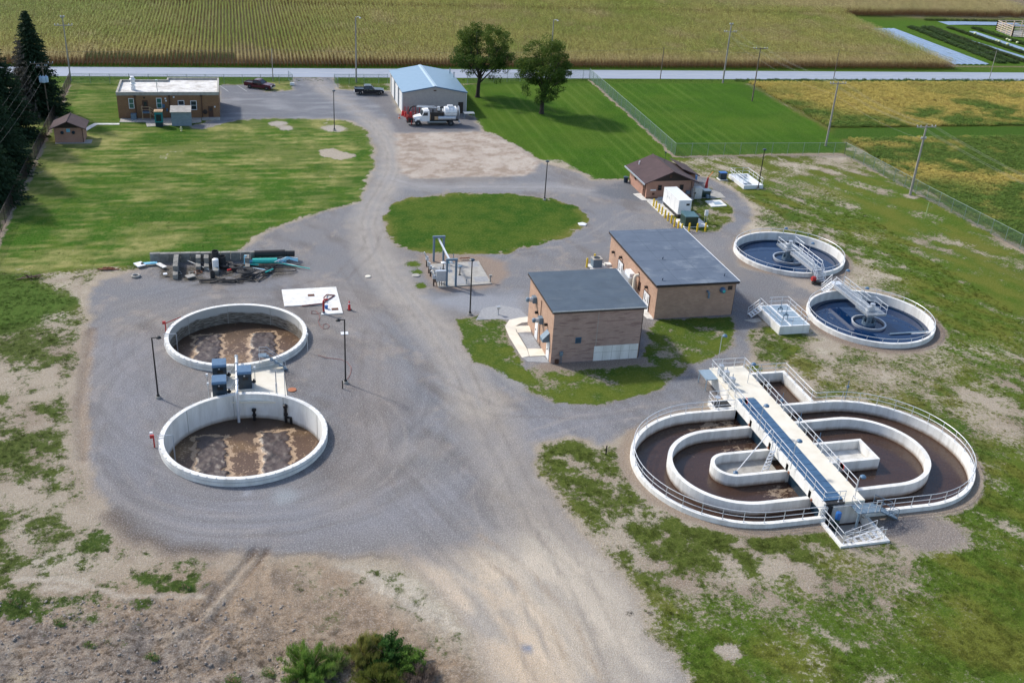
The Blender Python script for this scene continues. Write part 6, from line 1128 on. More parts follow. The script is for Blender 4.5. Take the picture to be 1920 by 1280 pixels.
# parking bay lines
for i, (a, b_) in enumerate((((412,161),(428,172)),((444,160),(463,172)))): p, q = G(*a), G(*b_); mb = MB(); mb.wall([p, q], .12, .05, .055); struct('bay_marking', mb, bpy.data.materials['faded_line_paint'])

# ------------------------------------------------------------ gantry pad
o = struct('concrete_pad', MB().prism([(21.8,113.5),(28.5,113.8),(28.4,121.0),(21.9,120.6)], -.1, .12), M['concg']); 
for a in ((22.7,24.4,117.6,119.8),(26.9,28.1,119.2,120.8),(26.6,28.3,114.5,116.0),(24.0,25.3,113.9,116.6)): struct('pad_panel', MB().bx(*a, .1, .127), M['wgreygr'])
g_ = thing('gantry_frame', 'blue-grey steel gantry with a sloping silver beam over the concrete pad', 'gantry', (24.5, 117, 0))
def portal(ax, ay, bx_, by_, h):
    a = G(ax, ay); b_ = G(bx_, by_); s_ = MB(); s_.box((a[0],a[1],h/2),(.24,.24,h)); kid('column', s_, M['steelb'], g_); s_ = MB(); s_.box((b_[0],b_[1],h/2),(.24,.24,h)); kid('column', s_, M['steelb'], g_)
    s_ = MB(); s_.box(((a[0]+b_[0])/2,(a[1]+b_[1])/2,h+.13),(abs(b_[0]-a[0])+.34,.26,.26)); kid('crossbeam', s_, M['steelb'], g_); return ((a[0]+b_[0])/2, (a[1]+b_[1])/2, h)
e1 = portal(813, 490, 831, 489, 3.2); e2 = portal(837, 537, 854, 537, 3.4)
s_ = MB(); s_.tube([(e1[0],e1[1]+.2,3.0),(e2[0]-.1,e2[1]+.0,3.15),(e2[0]+.1,e2[1]-.2,3.15)], .13, 4); kid('runway_beam', s_, M['alum'], g_); s_ = MB(); m_ = (e2[0]-.05, e2[1]+1.0, 2.85); s_.box(m_, (.5,.35,.35)); s_.cyl(m_, (m_[0],m_[1],1.2), .02, n=5); kid('hoist', s_, M['cyanpipe'], g_)
def valvestand(label, px, py, h=1.3, mats='galv'):
    c = G(px, py); o = thing('valve_stand', label, 'valve', (*c, 0)); x, y = c
    s_ = MB(); s_.cyl((x,y,0),(x,y,h*.6),.09,n=8); kid('stem', s_, M['dbrown'], o); s_ = MB(); s_.box((x,y,h*.75),(.36,.3,.42)); s_.cyl((x-.1,y,h*.9),(x-.35,y,h*1.25),.09,n=8); kid('actuator', s_, M[mats], o); s_ = MB(); s_.lathe((x+.15,y,h*.62), [(.17,0),(.17,.04)], 12); kid('handwheel', s_, M['alum'], o)
for i, (px, py, lb) in enumerate(((800,500,'farthest of the valve stands along the left edge of the gantry pad'),(804,512,'second valve stand from the far end of the gantry pad edge'),(807,518,'third valve stand along the gantry pad edge, under the first beam'),(813,536,'valve stand nearest the camera on the gantry pad edge'),(816,529,'valve stand just left of the stainless panel on the gantry pad'))): valvestand(lb, px, py, 1.6)
c = G(827, 538); o = thing('control_panel', 'stainless control panel on legs at the near corner of the gantry pad', 'control panel', (*c, 0)); x, y = c; s_ = MB(); s_.bx(x-.6,x+.6,y,y+.35,.75,2.05); s_.bx(x-.65,x+.65,y-.08,y+.4,2.05,2.12); kid('cabinet', s_, M['galv'], o); s_ = MB(); 
for dx in (-.5,-.2,.1,.4): s_.tube([(x+dx,y+.15,.1),(x+dx,y+.15,.75)], .05, 6)
kid('conduit', s_, M['black'], o)
for px, py, h, lb in ((862,517,1.2,'pedestal with round dish in the middle of the gantry pad'),(831,506,.9,'white headed pedestal at the left on the gantry pad')): c = G(px, py); o = thing('pedestal', lb, 'pedestal', (*c, 0)); x, y = c; s_ = MB(); s_.cyl((x,y,.1),(x,y,h),.06,n=8); s_.cyl((x,y,.1),(x,y,.16),.18,n=10); kid('stem', s_, M['black'], o); s_ = MB(); s_.lathe((x,y,h), [(.05,0),(.3,.06),(.34,.12),(.2,.2),(0,.2)], 14); kid('dish', s_, M['steelb'] if h > 1 else M['white'], o)
for i, (px, py, lb) in enumerate(((874,534,'short pipe stub at the near edge of the gantry pad'),(826,512,'thin pipe stub near the left middle of the gantry pad'),(850,486,'thin rod standing at the far edge of the gantry pad'))): c = G(px, py); s_ = MB(); s_.cyl((*c,0),(*c,.75),.05,n=6); solo('pipe_stub', s_, M['steelb'], lb, 'pipe')
c = G(919, 530); s_ = MB(); s_.cyl((*c,0),(*c,.85),.09,n=8); s_.box((*c,.95),(.35,.25,.25)); solo('post_hydrant', s_, M['concg'], 'stubby post with white cap just right of the gantry pad', 'post')
c = G(934, 590); s_ = MB(); s_.cyl((*c,0),(*c,.8),.08,n=8); s_.box((*c,.9),(.4,.25,.3)); solo('post_hydrant', s_, M['galv'], 'stubby post with pale cap on gravel west of the smaller block building', 'post')
c = G(869, 487); s_ = MB()
for i in range(5): s_.tube([(c[0]-.5+.25*i,c[1]+.1*(i%2),.2),(c[0]-.35+.25*i,c[1]-.15,.32),(c[0]-.2+.25*i,c[1]+.1,.18)], .07, 6)
solo('chain_pile', s_, M['rust'], 'small heap of dark rusty chain on the far edge of the gantry pad', 'chain')
for px, py, lb, r_, mt in ((780,517,'round grey manhole rim in the dirt left of the gantry pad',.5,'concg'),(690,519,'round manhole lid in the gravel by the driveway bend',.35,'concc'),(1092,421,'flat white stone slab at the right edge of the oval lawn',.7,'white')): c = G(px, py); s_ = MB(); s_.lathe((*c,.02), [(r_,-.05),(r_,.09),(r_*.8,.12),(0,.1)], 18 if r_ < .6 else 5); solo('manhole_ring' if r_ < .6 else 'stone_slab', s_, M[mt], lb, 'manhole' if r_ < .6 else 'stone')

# ------------------------------------------------------------ washdown slab, hose, cone
s_ = MB(); s_.prism([(3.2,114.9),(9.6,115.0),(9.7,107.7),(7.25,107.6),(7.9,110.3),(3.3,110.3)], -.1, .10); struct('washdown_slab', s_, M['concw'])
for x, y, lb in ((6.5,112.9,'rusty drain grate in the middle of the white slab'),(8.9,108.8,'rusty drain grate near the corner of the white slab')):
    o = thing('drain_grate', lb, 'drain', (x, y, .1)); s_ = MB(); s_.bx(x-.38,x+.38,y-.3,y+.3,.1,.112); kid('pit', s_, M['dark'], o)  # thin dark plate paints the shade below the bars
    for i in range(6): s_ = MB(); s_.bx(x-.36+.13*i,x-.29+.13*i,y-.29,y+.29,.112,.13); kid('bar', s_, M['rust'], o)
def spiral(c, r0, r1, turns, z, n=40): return [(c[0]+(r0+(r1-r0)*i/n)*math.cos(2*math.pi*turns*i/n), c[1]+(r0+(r1-r0)*i/n)*math.sin(2*math.pi*turns*i/n)*.9, z+.02*math.sin(i)) for i in range(n+1)]
a, b_, c, e = G(566,575), G(606,571), G(612,566), G(626,562); M['hosered'] = mk('dull_red_hose', (.22,.05,.05), (.16,.04,.04), 3, .6)
s_ = MB(); s_.tube([(*a,.12),(*b_,.16),(*c,.2),(e[0]-.2,e[1]+.4,.18),(e[0]+.2,e[1]+.9,.16),(e[0]-.7,e[1]+1.1,.2),(c[0]-.2,c[1]+.5,.4),(c[0]-.3,c[1]-.2,.6)], .075, 6); solo('suction_hose', s_, M['hosered'], 'thick dull red hose lying across the white slab', 'hose', smooth=True)
c = G(607, 588); o = thing('red_hydrant', 'red standpipe hydrant at the notch of the white slab', 'hydrant', (*c, 0)); s_ = MB(); s_.cyl((*c,.0),(*c,1.6),.12,n=10); s_.tube([(c[0],c[1],1.5),(c[0]+.1,c[1],1.75),(c[0]+.5,c[1]+.1,1.7)], .12, 8); kid('standpipe', s_, M['red'], o, smooth=True); s_ = MB(); s_.lathe((*c,0), [(.28,0),(.28,.06),(.16,.1),(.16,.3),(0,.3)], 12); kid('base_flange', s_, M['steelb'], o)
c = G(612, 580); s_ = MB(); s_.lathe((*c,.1), [(.17,0),(.2,.4),(0,.4)], 12); solo('bucket', s_, M['blue'], 'dark blue bucket on the white slab beside the red hydrant', 'bucket')
c = G(655, 581); o = thing('safety_cone', 'tall red cone in the gravel right of the white slab', 'traffic cone', (*c, 0)); s_ = MB(); s_.cyl((*c,0),(*c,.05),.3,n=12); kid('base', s_, M['rubber'], o); s_ = MB(); s_.cyl((*c,.05),(*c,.75),.16,.13,12); s_.cyl((*c,.9),(*c,1.15),.1,.04,12); kid('body', s_, M['pink'], o); s_ = MB(); s_.cyl((*c,.75),(*c,.9),.12,.1,12); kid('band', s_, M['white'], o)
M['thinhose'] = mk('faded_red_thin_hose', (.30,.10,.08), (.25,.08,.07), 3, .6); c = G(607,612)
s_ = MB(); s_.tube([(*G(601,587),.05)]+[(*G(x,y),.03) for x, y in ((592,589),(583,588),(585,583),(592,583),(598,590),(600,596),(597,603),(600,611),(606,617),(615,616),(618,611),(612,607),(606,609),(606,614))], .025, 5); solo('garden_hose', s_, M['thinhose'], 'thin red hose looping on gravel below the white slab', 'hose', smooth=True)
s_ = MB(); s_.tube([(*G(x,y),.03) for x, y in ((596,666),(612,671),(640,674),(652,680),(659,690),(657,702),(651,712))], .025, 5); solo('garden_hose', s_, M['thinhose'], 'thin red hose leading to the foot of the lamp post', 'hose', smooth=True)
c = G(646, 625); s_ = MB(); s_.bx(c[0]-.4,c[0]+.4,c[1]-.3,c[1]+.3,0,.06); solo('marker_board', s_, M['white'], 'small white square panel flat on gravel behind the lamp post', 'panel')
# ------------------------------------------------------------ around the gabled building
o = struct('generator_pad', MB().prism([(59.3,135.0),(62.4,135.0),(62.4,141.6),(59.3,141.6)], -.1, .14), M['conc'])
def locate(px, py): return G(px, py)
a = G(1252, 394, .15); q0 = G(1268, 407.5, .2); gx0, gx1 = 60.0, 62.1; gy0 = G(1270, 409, .2)[1]; gy1 = gy0+6.0
g_ = thing('generator', 'large white enclosed generator on a trailer base behind the yellow bollards', 'generator', (61, gy0, 0))
gx0 = G(1268, 405, .4)[0]; gx1 = gx0+2.0
s_ = MB(); s_.bx(gx0,gx1,gy0,gy1,.75,2.85); en = kid('enclosure', s_, M['white'], g_); s_ = MB(); s_.bx(gx0+.1,gx1-.1,gy0+.1,gy1-.1,.25,.75); kid('base_tank', s_, M['black'], g_)
s_ = MB(); s_.bx(gx0-.03,gx1+.03,gy0-.03,gy1+.03,2.85,2.93); kid('roof', s_, M['white'], en); s_ = MB(); s_.bx(gx0+1.2,gx0+1.7,gy0-.03,gy0,2.1,2.4); kid('display', s_, M['black'], en)
for y_ in (gy0+1.5, gy0+3.0, gy0+4.5): s_ = MB(); s_.bx(gx0-.012,gx0+.01,y_,y_+.04,.8,2.8); kid('door_gap', s_, M['galv'], en)
for y_ in (gy0+3.6, gy0+4.2): s_ = MB(); s_.bx(gx0-.03,gx0,y_,y_+.15,1.9,2.2); kid('handle', s_, M['galv'], en)
for x_ in (gx0+.25, gx1-.25):
    for y_ in (gy0+.9, gy0+1.8, gy0+5): s_ = MB(); s_.lathe((x_,y_,.38), [(.33,-.12),(.33,.12)], 14, axis='x'); kid('wheel', s_, M['tyre'], g_)
s_ = MB(); s_.tube([(gx1+.15,gy0-.2,0),(gx1+.15,gy0-.2,4.0)], .05, 6); s_.box((gx1+.15,gy0-.2,4.1),(.3,.3,.2)); solo('thin_mast', s_, M['black'], 'thin black mast at the near corner of the white generator', 'mast')
c = G(1300, 424); struct('transformer_pad', MB().prism([(c[0]-1.9,c[1]-.6),(c[0]+2.1,c[1]-.6),(c[0]+2.1,c[1]+2.8),(c[0]-1.9,c[1]+2.8)], -.1, .12), M['concw'])
x, y = G(1296, 425, .12); o = thing('pad_transformer', 'dark green pad-mounted transformer with a blue-grey sloping lid', 'transformer', (x, y, 0)); s_ = MB(); s_.bx(x-1.0,x+.95,y,y+1.9,.12,1.55); kid('body', s_, M['dgreen'], o)
s_ = MB(); s_.add([(x-1.05,y-.05,1.55),(x+1.0,y-.05,1.55),(x+1.0,y+1.95,1.55),(x-1.05,y+1.95,1.55),(x-1.05,y-.05,1.7),(x+1.0,y-.05,1.62),(x+1.0,y+1.95,1.72),(x-1.05,y+1.95,1.95)], [(0,1,5,4),(1,2,6,5),(2,3,7,6),(3,0,4,7),(4,5,6,7)]); kid('lid', s_, mk('slate_green_lid', (.08,.17,.20)), o)
c = G(1322, 418); o = thing('meter_post', 'white meter box on two thin legs beside the green transformer', 'meter', (*c, 0)); s_ = MB(); s_.bx(c[0]-.25,c[0]+.25,c[1]-.12,c[1]+.12,1.15,1.95); kid('meter_box', s_, M['white'], o); s_ = MB(); s_.bx(c[0]-.2,c[0]-.15,c[1]-.03,c[1]+.03,0,1.15); s_.bx(c[0]+.15,c[0]+.2,c[1]-.03,c[1]+.03,0,1.15); kid('legs', s_, M['galv'], o)
s_ = MB(); s_.lathe((0,0,0), [(.13,0),(.13,1.2),(.10,1.27),(0,1.3)], 12); bm = s_.mesh('bollard', M['yellow'], True)
bol = [(1225,388),(1229.5,392),(1235,398),(1240.5,403),(1246.5,408.5),(1252,414),(1258,418.5),(1264,425),(1271,430.5),(1277.5,435),(1291.5,434),(1306.5,434.5),(1322,433.5)]
nth = ['first','second','third','fourth','fifth','sixth','seventh','eighth','ninth','tenth']
for i, (px, py) in enumerate(bol):
    c = G(px, py); o = bpy.data.objects.new('bollard', bm); link(o); o.location = (*c, 0); tag(o, (nth[i]+' yellow bollard, counted from the gabled building, in the row left of the generator') if i < 10 else ('yellow bollard at the near '+['left corner','middle','right corner'][i-10]+' of the green transformer pad'), 'bollard', 'yellow bollards by the generator')
for (px, py, lb) in ((1100,501,'yellow bollard left of the air conditioner by the block buildings'),(1114,493,'yellow bollard behind the air conditioner by the block buildings')): c = G(px, py); o = bpy.data.objects.new('bollard', bm); link(o); o.location = (*c, 0); tag(o, lb, 'bollard')
c = G(1120, 503); struct('equipment_pad', MB().prism([(c[0]-1.0,c[1]-.4),(c[0]+2.6,c[1]-.4),(c[0]+2.6,c[1]+1.3),(c[0]-1.0,c[1]+1.3)], -.1, .1), M['conc'])
x, y = c; o = thing('air_conditioner', 'grey condenser unit with round top fan on a pad beside two yellow bollards', 'air conditioner', (x, y, 0)); s_ = MB(); s_.bx(x-.6,x+.6,y,y+1.1,.1,1.15); kid('body', s_, M['steelb'], o); s_ = MB(); s_.bx(x-.65,x+.65,y-.05,y+1.15,1.15,1.25); kid('lid', s_, M['concg'], o); s_ = MB(); s_.lathe((x,y+.55,1.251), [(.42,0),(.42,.03),(.34,.03),(.34,.01),(0,.01)], 18); kid('fan_guard', s_, M['black'], o)
s_ = MB(); s_.bx(x+1.2,x+2.4,y+.1,y+.9,.1,.4); solo('step_block', s_, M['concw'], 'pale low block step between the condenser and the white doors', 'block')
x, y = G(1308, 374); o = thing('equipment_cabinet', 'tall pale grey cabinet at the right corner of the gabled building', 'cabinet', (x, y, 0)); s_ = MB(); s_.bx(x-.6,x+.6,y,y+.9,.1,1.85); kid('body', s_, M['conc'], o); s_ = MB(); s_.bx(x-.55,x-.02,y-.03,y,.2,1.75); kid('door', s_, M['galv'], o); s_ = MB(); s_.bx(x+.02,x+.55,y-.03,y,.2,1.75); kid('door', s_, M['galv'], o)
struct('equipment_slab', MB().prism([(67.2,142.4),(72.6,142.0),(72.8,144.6),(70.2,149.4),(67.2,150.0)], -.1, .07), M['concg'])
x, y = G(1324, 353, .1); o = thing('jib_crane', 'small red jib crane with an orange boom behind the pump equipment', 'crane', (x, y, 0)); s_ = MB(); s_.tube([(x,y,.0),(x,y,.9),(x+.1,y,1.9)], [.28,.2,.12], 8); kid('mast', s_, M['red'], o); s_ = MB(); s_.tube([(x+.1,y,1.85),(x+.9,y+.2,2.75)], .07, 6); kid('boom', s_, mk('orange_boom', (.75,.25,.05)), o)
x, y = G(1323, 371); o = thing('pump_skid', 'dark pump skid with lid standing in front of the red jib crane', 'pump', (x, y, 0)); s_ = MB(); s_.bx(x-.85,x+.75,y,y+1.1,.1,1.05); kid('housing', s_, M['dgreen'], o); s_ = MB(); s_.bx(x-.3,x+.85,y-.05,y+1.15,1.05,1.15); kid('lid', s_, M['steelb'], o); s_ = MB(); s_.cyl((x+.1,y-.35,.1),(x+.1,y-.35,.6),.28,n=12); s_.cyl((x+.55,y-.4,.1),(x+.55,y-.4,.45),.18,n=10); kid('pump_head', s_, M['steelb'], o, smooth=True)
for (px, py, dx, lb) in ((1302,340,.0,'light blue bin behind the gabled building'),): x, y = G(px, py); s_ = MB(); s_.lathe((x,y,0), [(.35,0),(.42,1.0),(.46,1.02),(.46,1.1),(0,1.15)], 14); solo('bin', s_, mk('light_blue_bin', (.16,.30,.55)), lb, 'bin')
x, y = G(1173, 342); s_ = MB(); s_.lathe((x,y,0), [(.32,0),(.4,.9),(.44,.92),(0,.98)], 12); solo('bin', s_, M['navy'], 'dark navy bin at the far left corner of the gabled building', 'bin')
c = G(1342, 382); o = thing('hatch_slab', 'white concrete slab with a grey square hatch beside the curved path', 'hatch', (*c, 0)); A_ = pg((1322,378),(1350,376),(1363,387),(1334,389)); s_ = MB(); s_.prism(A_, -.1, .14); kid('slab', s_, M['concw'], o); B_ = pg((1336,380.5),(1348,379.8),(1355,384.8),(1341,385.6)); s_ = MB(); s_.prism(B_, .14, .17); kid('hatch', s_, M['grat'], o)
# small basin below the rear fence
o = thing('small_basin', 'small white concrete basin with railings below the rear fence', 'tank', (79.1, 149, 0)); x0, x1, y0, y1 = 77.5, 80.9, 146.0, 151.9
s_ = MB(); s_.wall([(x0+.15,y0+.15),(x1-.15,y0+.15),(x1-.15,y1-.15),(x0+.15,y1-.15)], .3, -.3, .62, True); kid('wall', s_, M['white'], o); s_ = MB(); s_.bx(x0+.3,x1-.3,y0+.3,y1-.3,-.1,.12); kid('floor', s_, M['grat'], o); s_ = MB(); s_.bx(x0+.3,x0+1.3,y0+1.5,y1-.3,.45,.5); s_.bx(x1-1.5,x1-.3,y0+.3,y1-2.6,.42,.47); kid('cover_plate', s_, M['white'], o)
railing(o, [(x0+.1,y0+.6),(x0+.1,y1-.1),(x1-.1,y1-.1),(x1-.1,y0+.2)], .62, 1.05, 1.5, 'white'); railing(o, [(x0+.9,y0+.6),(x0+.9,y1-1.5)], .62, .9, 1.6, 'white')
x, y = G(1356, 338); o = thing('electric_cabinet', 'small dark blue cabinet left of the small white basin', 'cabinet', (x, y, 0)); s_ = MB(); s_.bx(x-.55,x+.55,y,y+.9,.1,1.15); kid('body', s_, M['navy'], o); s_ = MB(); s_.bx(x-.6,x+.6,y-.05,y+.95,1.15,1.25); kid('lid', s_, M['blue'], o); s_ = MB(); s_.bx(x-.75,x+.75,y-.2,y+1.1,-.1,.1); kid('plinth', s_, M['concw'], o)
# red portable pump by the clarifier stair
x, y = G(1525, 531); o = thing('portable_pump', 'red portable pump on the gravel at the clarifier stair', 'pump', (x, y, 0)); s_ = MB(); s_.lathe((x-.1,y,.65), [(.3,-.25),(.34,0),(.3,.25),(0,.28)], 14, axis='x'); kid('engine_cover', s_, M['red'], o, smooth=True); s_ = MB(); s_.box((x+.3,y-.4,.3),(.9,.6,.3),-.5); kid('skid', s_, M['black'], o)
for d in (-.3,.4): s_ = MB(); s_.lathe((x+d,y-.3,.22), [(.22,-.06),(.22,.06)], 12, axis='x'); kid('wheel', s_, M['tyre'], o)
s_ = MB(); s_.tube([(*G(1533,533),.15),(*G(1545,536),.05),(*G(1556,538),.05),(*G(1562,537),.3)], .05, 5); solo('discharge_hose', s_, M['concc'], 'pale hose leading from the red portable pump to the clarifier', 'hose', smooth=True)

# ------------------------------------------------------------ storage heap: block bays, pipes, hoses
bw = thing('block_bay_wall', 'weathered concrete block wall behind the heap of pipes and hoses', 'wall', (*G(420,490), 0)); w0 = G(282,493); w1 = G(553,488)
bb = MB(); bb.bx(0,1.16,0,.55,0,.58); bb.bx(.2,.45,.15,.4,.58,.585); bb.bx(.7,.95,.15,.4,.58,.585); bme = bb.mesh('block', mk('dark_weathered_block', (.30,.29,.26), (.17,.165,.15), 1.4, .95)); o0 = ORG[bw.name]; n = int((w1[0]-w0[0])/1.2)
for i in range(n):
    for lv in range(2):
        o = bpy.data.objects.new('block', bme); link(o, bw); o.location = (w0[0]+i*1.2+(.0 if lv == 0 else .02)-o0[0], w0[1]+(w1[1]-w0[1])*i/n-o0[1]+random.uniform(-.04,.04), .6*lv); o.rotation_euler = (0,0,random.uniform(-.02,.02))
for i, (px, nb, lb) in enumerate(((323,3,'leftmost block bay divider in the storage heap'),(364,1,'grey block bay divider left of the black pipes'),(379,1,'dark topped block bay divider beside the black pipes'),(397,2,'block bay divider just behind the white drum'),(455,1,'block bay divider right of the tall black pipes'))):
    c = G(px, 493); o = thing('bay_divider', lb, 'wall', (c[0], c[1], 0)); o1 = ORG[o.name]
    for j in range(nb+1):
        for lv in range(2 if j < nb else 1): q = bpy.data.objects.new('block', bme); link(q, o); q.location = (.3, -1.25*(j)-.15, .6*lv); q.rotation_euler = (0,0,R(-90))
def pipe(label, a, b_, za, zb_, r, mat, hollow=True, name='pipe'):
    A_, B_ = (*G(*a), za), (*G(*b_), zb_); s_ = MB(); s_.cyl(A_, B_, r, n=14); o = solo(name, s_, M[mat], label, 'pipe', smooth=True); return o
pipe('big black pipe with blue stripes on top of the block wall heap', (478,489),(535,487),.95,.95,.42,'rubber'); pipe('shorter black pipe end beyond the striped one', (536,487),(553,487),.85,.85,.38,'black')
pipe('fat aqua green pipe in the storage heap', (474,497),(520,496),.55,.55,.33,'tealpipe'); pipe('light blue pipe beneath the big black pipe', (463,497),(537,495),.45,.45,.22,'cyanpipe'); pipe('short light blue pipe standing at the block wall', (460,498),(461,497),.1,1.3,.16,'cyanpipe')
for i, (px, py, h, r_, lb) in enumerate(((405,497,1.9,.42,'taller black upright pipe behind the white drum'),(417,499,1.35,.45,'shorter black upright pipe behind the white drum'),(399,521,.85,.28,'small black upright tub in front of the white drum'))): c = G(px, py); s_ = MB(); s_.lathe((*c,0), [(r_,0),(r_,h),(r_*.88,h),(r_*.88,.1)], 16); solo('upright_pipe', s_, M['rubber'], lb, 'pipe', smooth=True)
c = G(405, 507); s_ = MB(); s_.lathe((*c,0), [(.38,0),(.38,1.45),(.3,1.52),(0,1.55)], 16); solo('drum', s_, M['white'], 'white upright plastic drum in the storage heap', 'drum', smooth=True)
for i, (px, py, r1, lb) in enumerate(((425,501,.85,'coil of black hose leaning behind the white drum'),(443,506,.7,'half coil of black hose in the centre of the heap'),(462,515,1.0,'large flat coil of black hose at the front of the heap'))): c = G(px, py); s_ = MB(); s_.tube(spiral(c, .3, r1*1.15, 4, .42+.08*i, 60), .09, 6); solo('hose_coil', s_, M['rubber'], lb, 'hose', smooth=True)
rnd = random.Random(4)
bh = [((430,498),(520,503)),((432,500),(500,506)),((372,530),(470,527)),((370,527),(440,533)),((395,531),(480,528)),((440,528),(505,510)),((466,527),(520,500)),((478,526),(512,505)),((485,529),(508,512)),((400,524),(455,531))]
for i, (a, b_) in enumerate(bh):
    A_, B_ = G(*a), G(*b_); pts = []
    for k in range(9): f = k/8; pts.append((A_[0]+(B_[0]-A_[0])*f+rnd.uniform(-.12,.12), A_[1]+(B_[1]-A_[1])*f+.35*math.sin(f*math.pi)*rnd.uniform(-1,1), .08+.05*(i%4)+.12*math.sin(f*3.1)))
    s_ = MB(); s_.tube(pts, .085, 6); solo('black_hose', s_, M['rubber'], 'one of the black hoses tangled across the storage heap', 'hose', 'tangled black hoses in the storage heap', True)
c = G(525, 509); s_ = MB(); s_.tube([(c[0]+1.9*math.cos(t_)-.8*math.sin(2*t_)*.3, c[1]+.75*math.sin(t_), .25+.1*math.sin(3*t_)) for t_ in [i*.3 for i in range(22)]], .065, 6); solo('hose_coil', s_, M['rubber'], 'long oval loop of black hose at the right end of the heap', 'hose', smooth=True)
for i, (a, b_, r_, m_, lb) in enumerate((((508,496),(581,507),.06,'tealpipe','long thin aqua pipe sticking out to the right of the heap'),((505,492),(574,506),.05,'white','long thin white pipe sticking out to the right of the heap'),((455,506),(505,509),.05,'cyanpipe','pale blue pipe lying on the coils'),((476,508),(508,512),.05,'white','short white pipe lying over the black hoses'),((498,516),(512,508),.09,'tealpipe','short aqua offcut at the front of the heap'),((466,501),(485,500),.1,'tealpipe','stubby aqua offcut behind the coils'),((352,494),(392,509),.05,'concw','thin cream pipe leaning from the wall to the drum'))): A_, B_ = G(*a), G(*b_); s_ = MB(); s_.cyl((*A_,.4),(*B_,.25),r_,n=8); solo('plastic_pipe', s_, M[m_], lb, 'pipe')
for i in range(8): A_, B_ = G(519+rnd.uniform(-4,10),499+rnd.uniform(-3,2)), G(555+rnd.uniform(-3,5),493+rnd.uniform(-3,6)); s_ = MB(); s_.tube([(*A_,.4+.04*i),((A_[0]+B_[0])/2,(A_[1]+B_[1])/2+.1,.75+.03*i),(*B_,.5)], .045, 5); solo('thin_pipe', s_, M['cyanpipe' if i%3 else 'white'], 'one of the pale blue thin pipes bundled at the right end of the heap', 'pipe', 'bundle of pale blue pipes')
for i, (px, py, sx, sy, rz, m_, lb, nm) in enumerate(((262,501,1.0,1.3,.5,'white','white folded panel at the left end of the heap','panel'),(280,499,1.9,.6,.12,'cyanpipe','pale blue-grey channel lying at the left of the heap','channel'),(303,503,.55,1.6,.6,'concw','cream board leaning at the left of the heap','board'),(310,519,.45,.4,.2,'white','small white box near the weeds of the heap','box'),(357,523,1.0,.8,.5,'concg','grey scrap plate at the front of the heap','plate'))): c = G(px, py); s_ = MB(); s_.box((c[0],c[1]+.2,.3),(sx,sy,.12),rz); o = solo(nm, s_, M[m_], lb, nm); 
for px, py, rz, lb in ((333,514,.3,'grey square frame lying in front of the heap'),(361,514,.1,'pale square frame lying near the drum'),(372,512,.5,'brown square frame beside the pale frame')): c = G(px, py); s_ = MB(); h_ = .55; R_ = [(c[0]+h_*math.cos(rz+k*math.pi/2+.78), c[1]+h_*math.sin(rz+k*math.pi/2+.78), .15) for k in range(4)]; s_.tube(R_, .06, 4, closed=True); solo('square_frame', s_, M['rust'] if 'brown' in lb else M['concg'], lb, 'frame')
for px, py, lb in ((255,519,'old tyre lying flat left of the heap'),): c = G(px, py); s_ = MB(); s_.tube([(c[0]+.42*math.cos(a), c[1]+.42*math.sin(a), .15) for a in [i*.4189 for i in range(15)]], .13, 8, closed=True); solo('tyre', s_, M['concg'], lb, 'tyre', smooth=True)
c = G(205, 506); s_ = MB(); 
for i in range(9): s_.box((c[0]+rnd.uniform(-.9,.9), c[1]+rnd.uniform(-.3,.3), .12+.05*(i%3)), (rnd.uniform(.7,1.4),.12,.1), rnd.uniform(-.2,.2))
solo('rusty_bundle', s_, M['rust'], 'rusty brown steel bundle on the grass edge left of the heap', 'scrap')
c = G(55, 522); s_ = MB()
for i in range(12): s_.tube([(c[0]+rnd.uniform(-1.4,1.4), c[1]+rnd.uniform(-.4,.4), .1), (c[0]+rnd.uniform(-1.4,1.4), c[1]+rnd.uniform(-.4,.4), .35)], .05, 5)
solo('brush_pile', s_, M['brown'], 'pile of brown brushwood at the far left of the yard', 'branches')
for px, py, lb in ((430,510,'red plastic piece left among the black coils'),(448,509,'red plastic piece right among the black coils')): c = G(px, py); s_ = MB(); s_.box((*c,.3),(.5,.15,.15),.3); solo('plastic_piece', s_, M['pink'], lb, 'plastic piece')
# loose stones on the yard and the rubble
sm_ = []
for k in range(3):
    s_ = MB(); r_ = random.Random(k); n = 7; ring = [(math.cos(2*math.pi*i/n)*r_.uniform(.7,1.1), math.sin(2*math.pi*i/n)*r_.uniform(.7,1.1)) for i in range(n)]
    s_.add([(x, y, 0) for x, y in ring]+[(x*.6, y*.6, r_.uniform(.5,.8)) for x, y in ring], [tuple(range(n,2*n))]+[(i,(i+1)%n,n+(i+1)%n,n+i) for i in range(n)]); sm_.append(s_)
vs = MB(); r_ = random.Random(3)
for i in range(2300):
    px = r_.uniform(-20, 560) if i < 1900 else r_.uniform(180, 1250); py = r_.uniform(1120, 1285) if i < 1900 else r_.uniform(560, 1280); x, y = G(px, py); s = (.03+.13*r_.random()**4 if i < 1900 else r_.uniform(.02,.06)); t_ = sm_[i%3]; a = r_.uniform(0,6.28)
    zz_ = 0.0
    j = int(np.searchsorted(xs, x)); k = int(np.searchsorted(ys, y))
    if 0 < j < nx and 0 < k < ny: zz_ = Z[k*nx+j]
    if any(math.hypot(x-c_[0], y-c_[1]) < 8 for c_ in (T1, T2)): continue
    vs.add([(x+s*(p[0]*math.cos(a)-p[1]*math.sin(a)), y+s*(p[0]*math.sin(a)+p[1]*math.cos(a)), zz_-.02+s*p[2]) for p in t_.v], t_.f)
struct('loose_stones', vs, mk('loose_stone', (.36,.31,.26), (.25,.21,.18), 3, .9), kind='stuff', label='loose stones scattered on gravel and dirt')
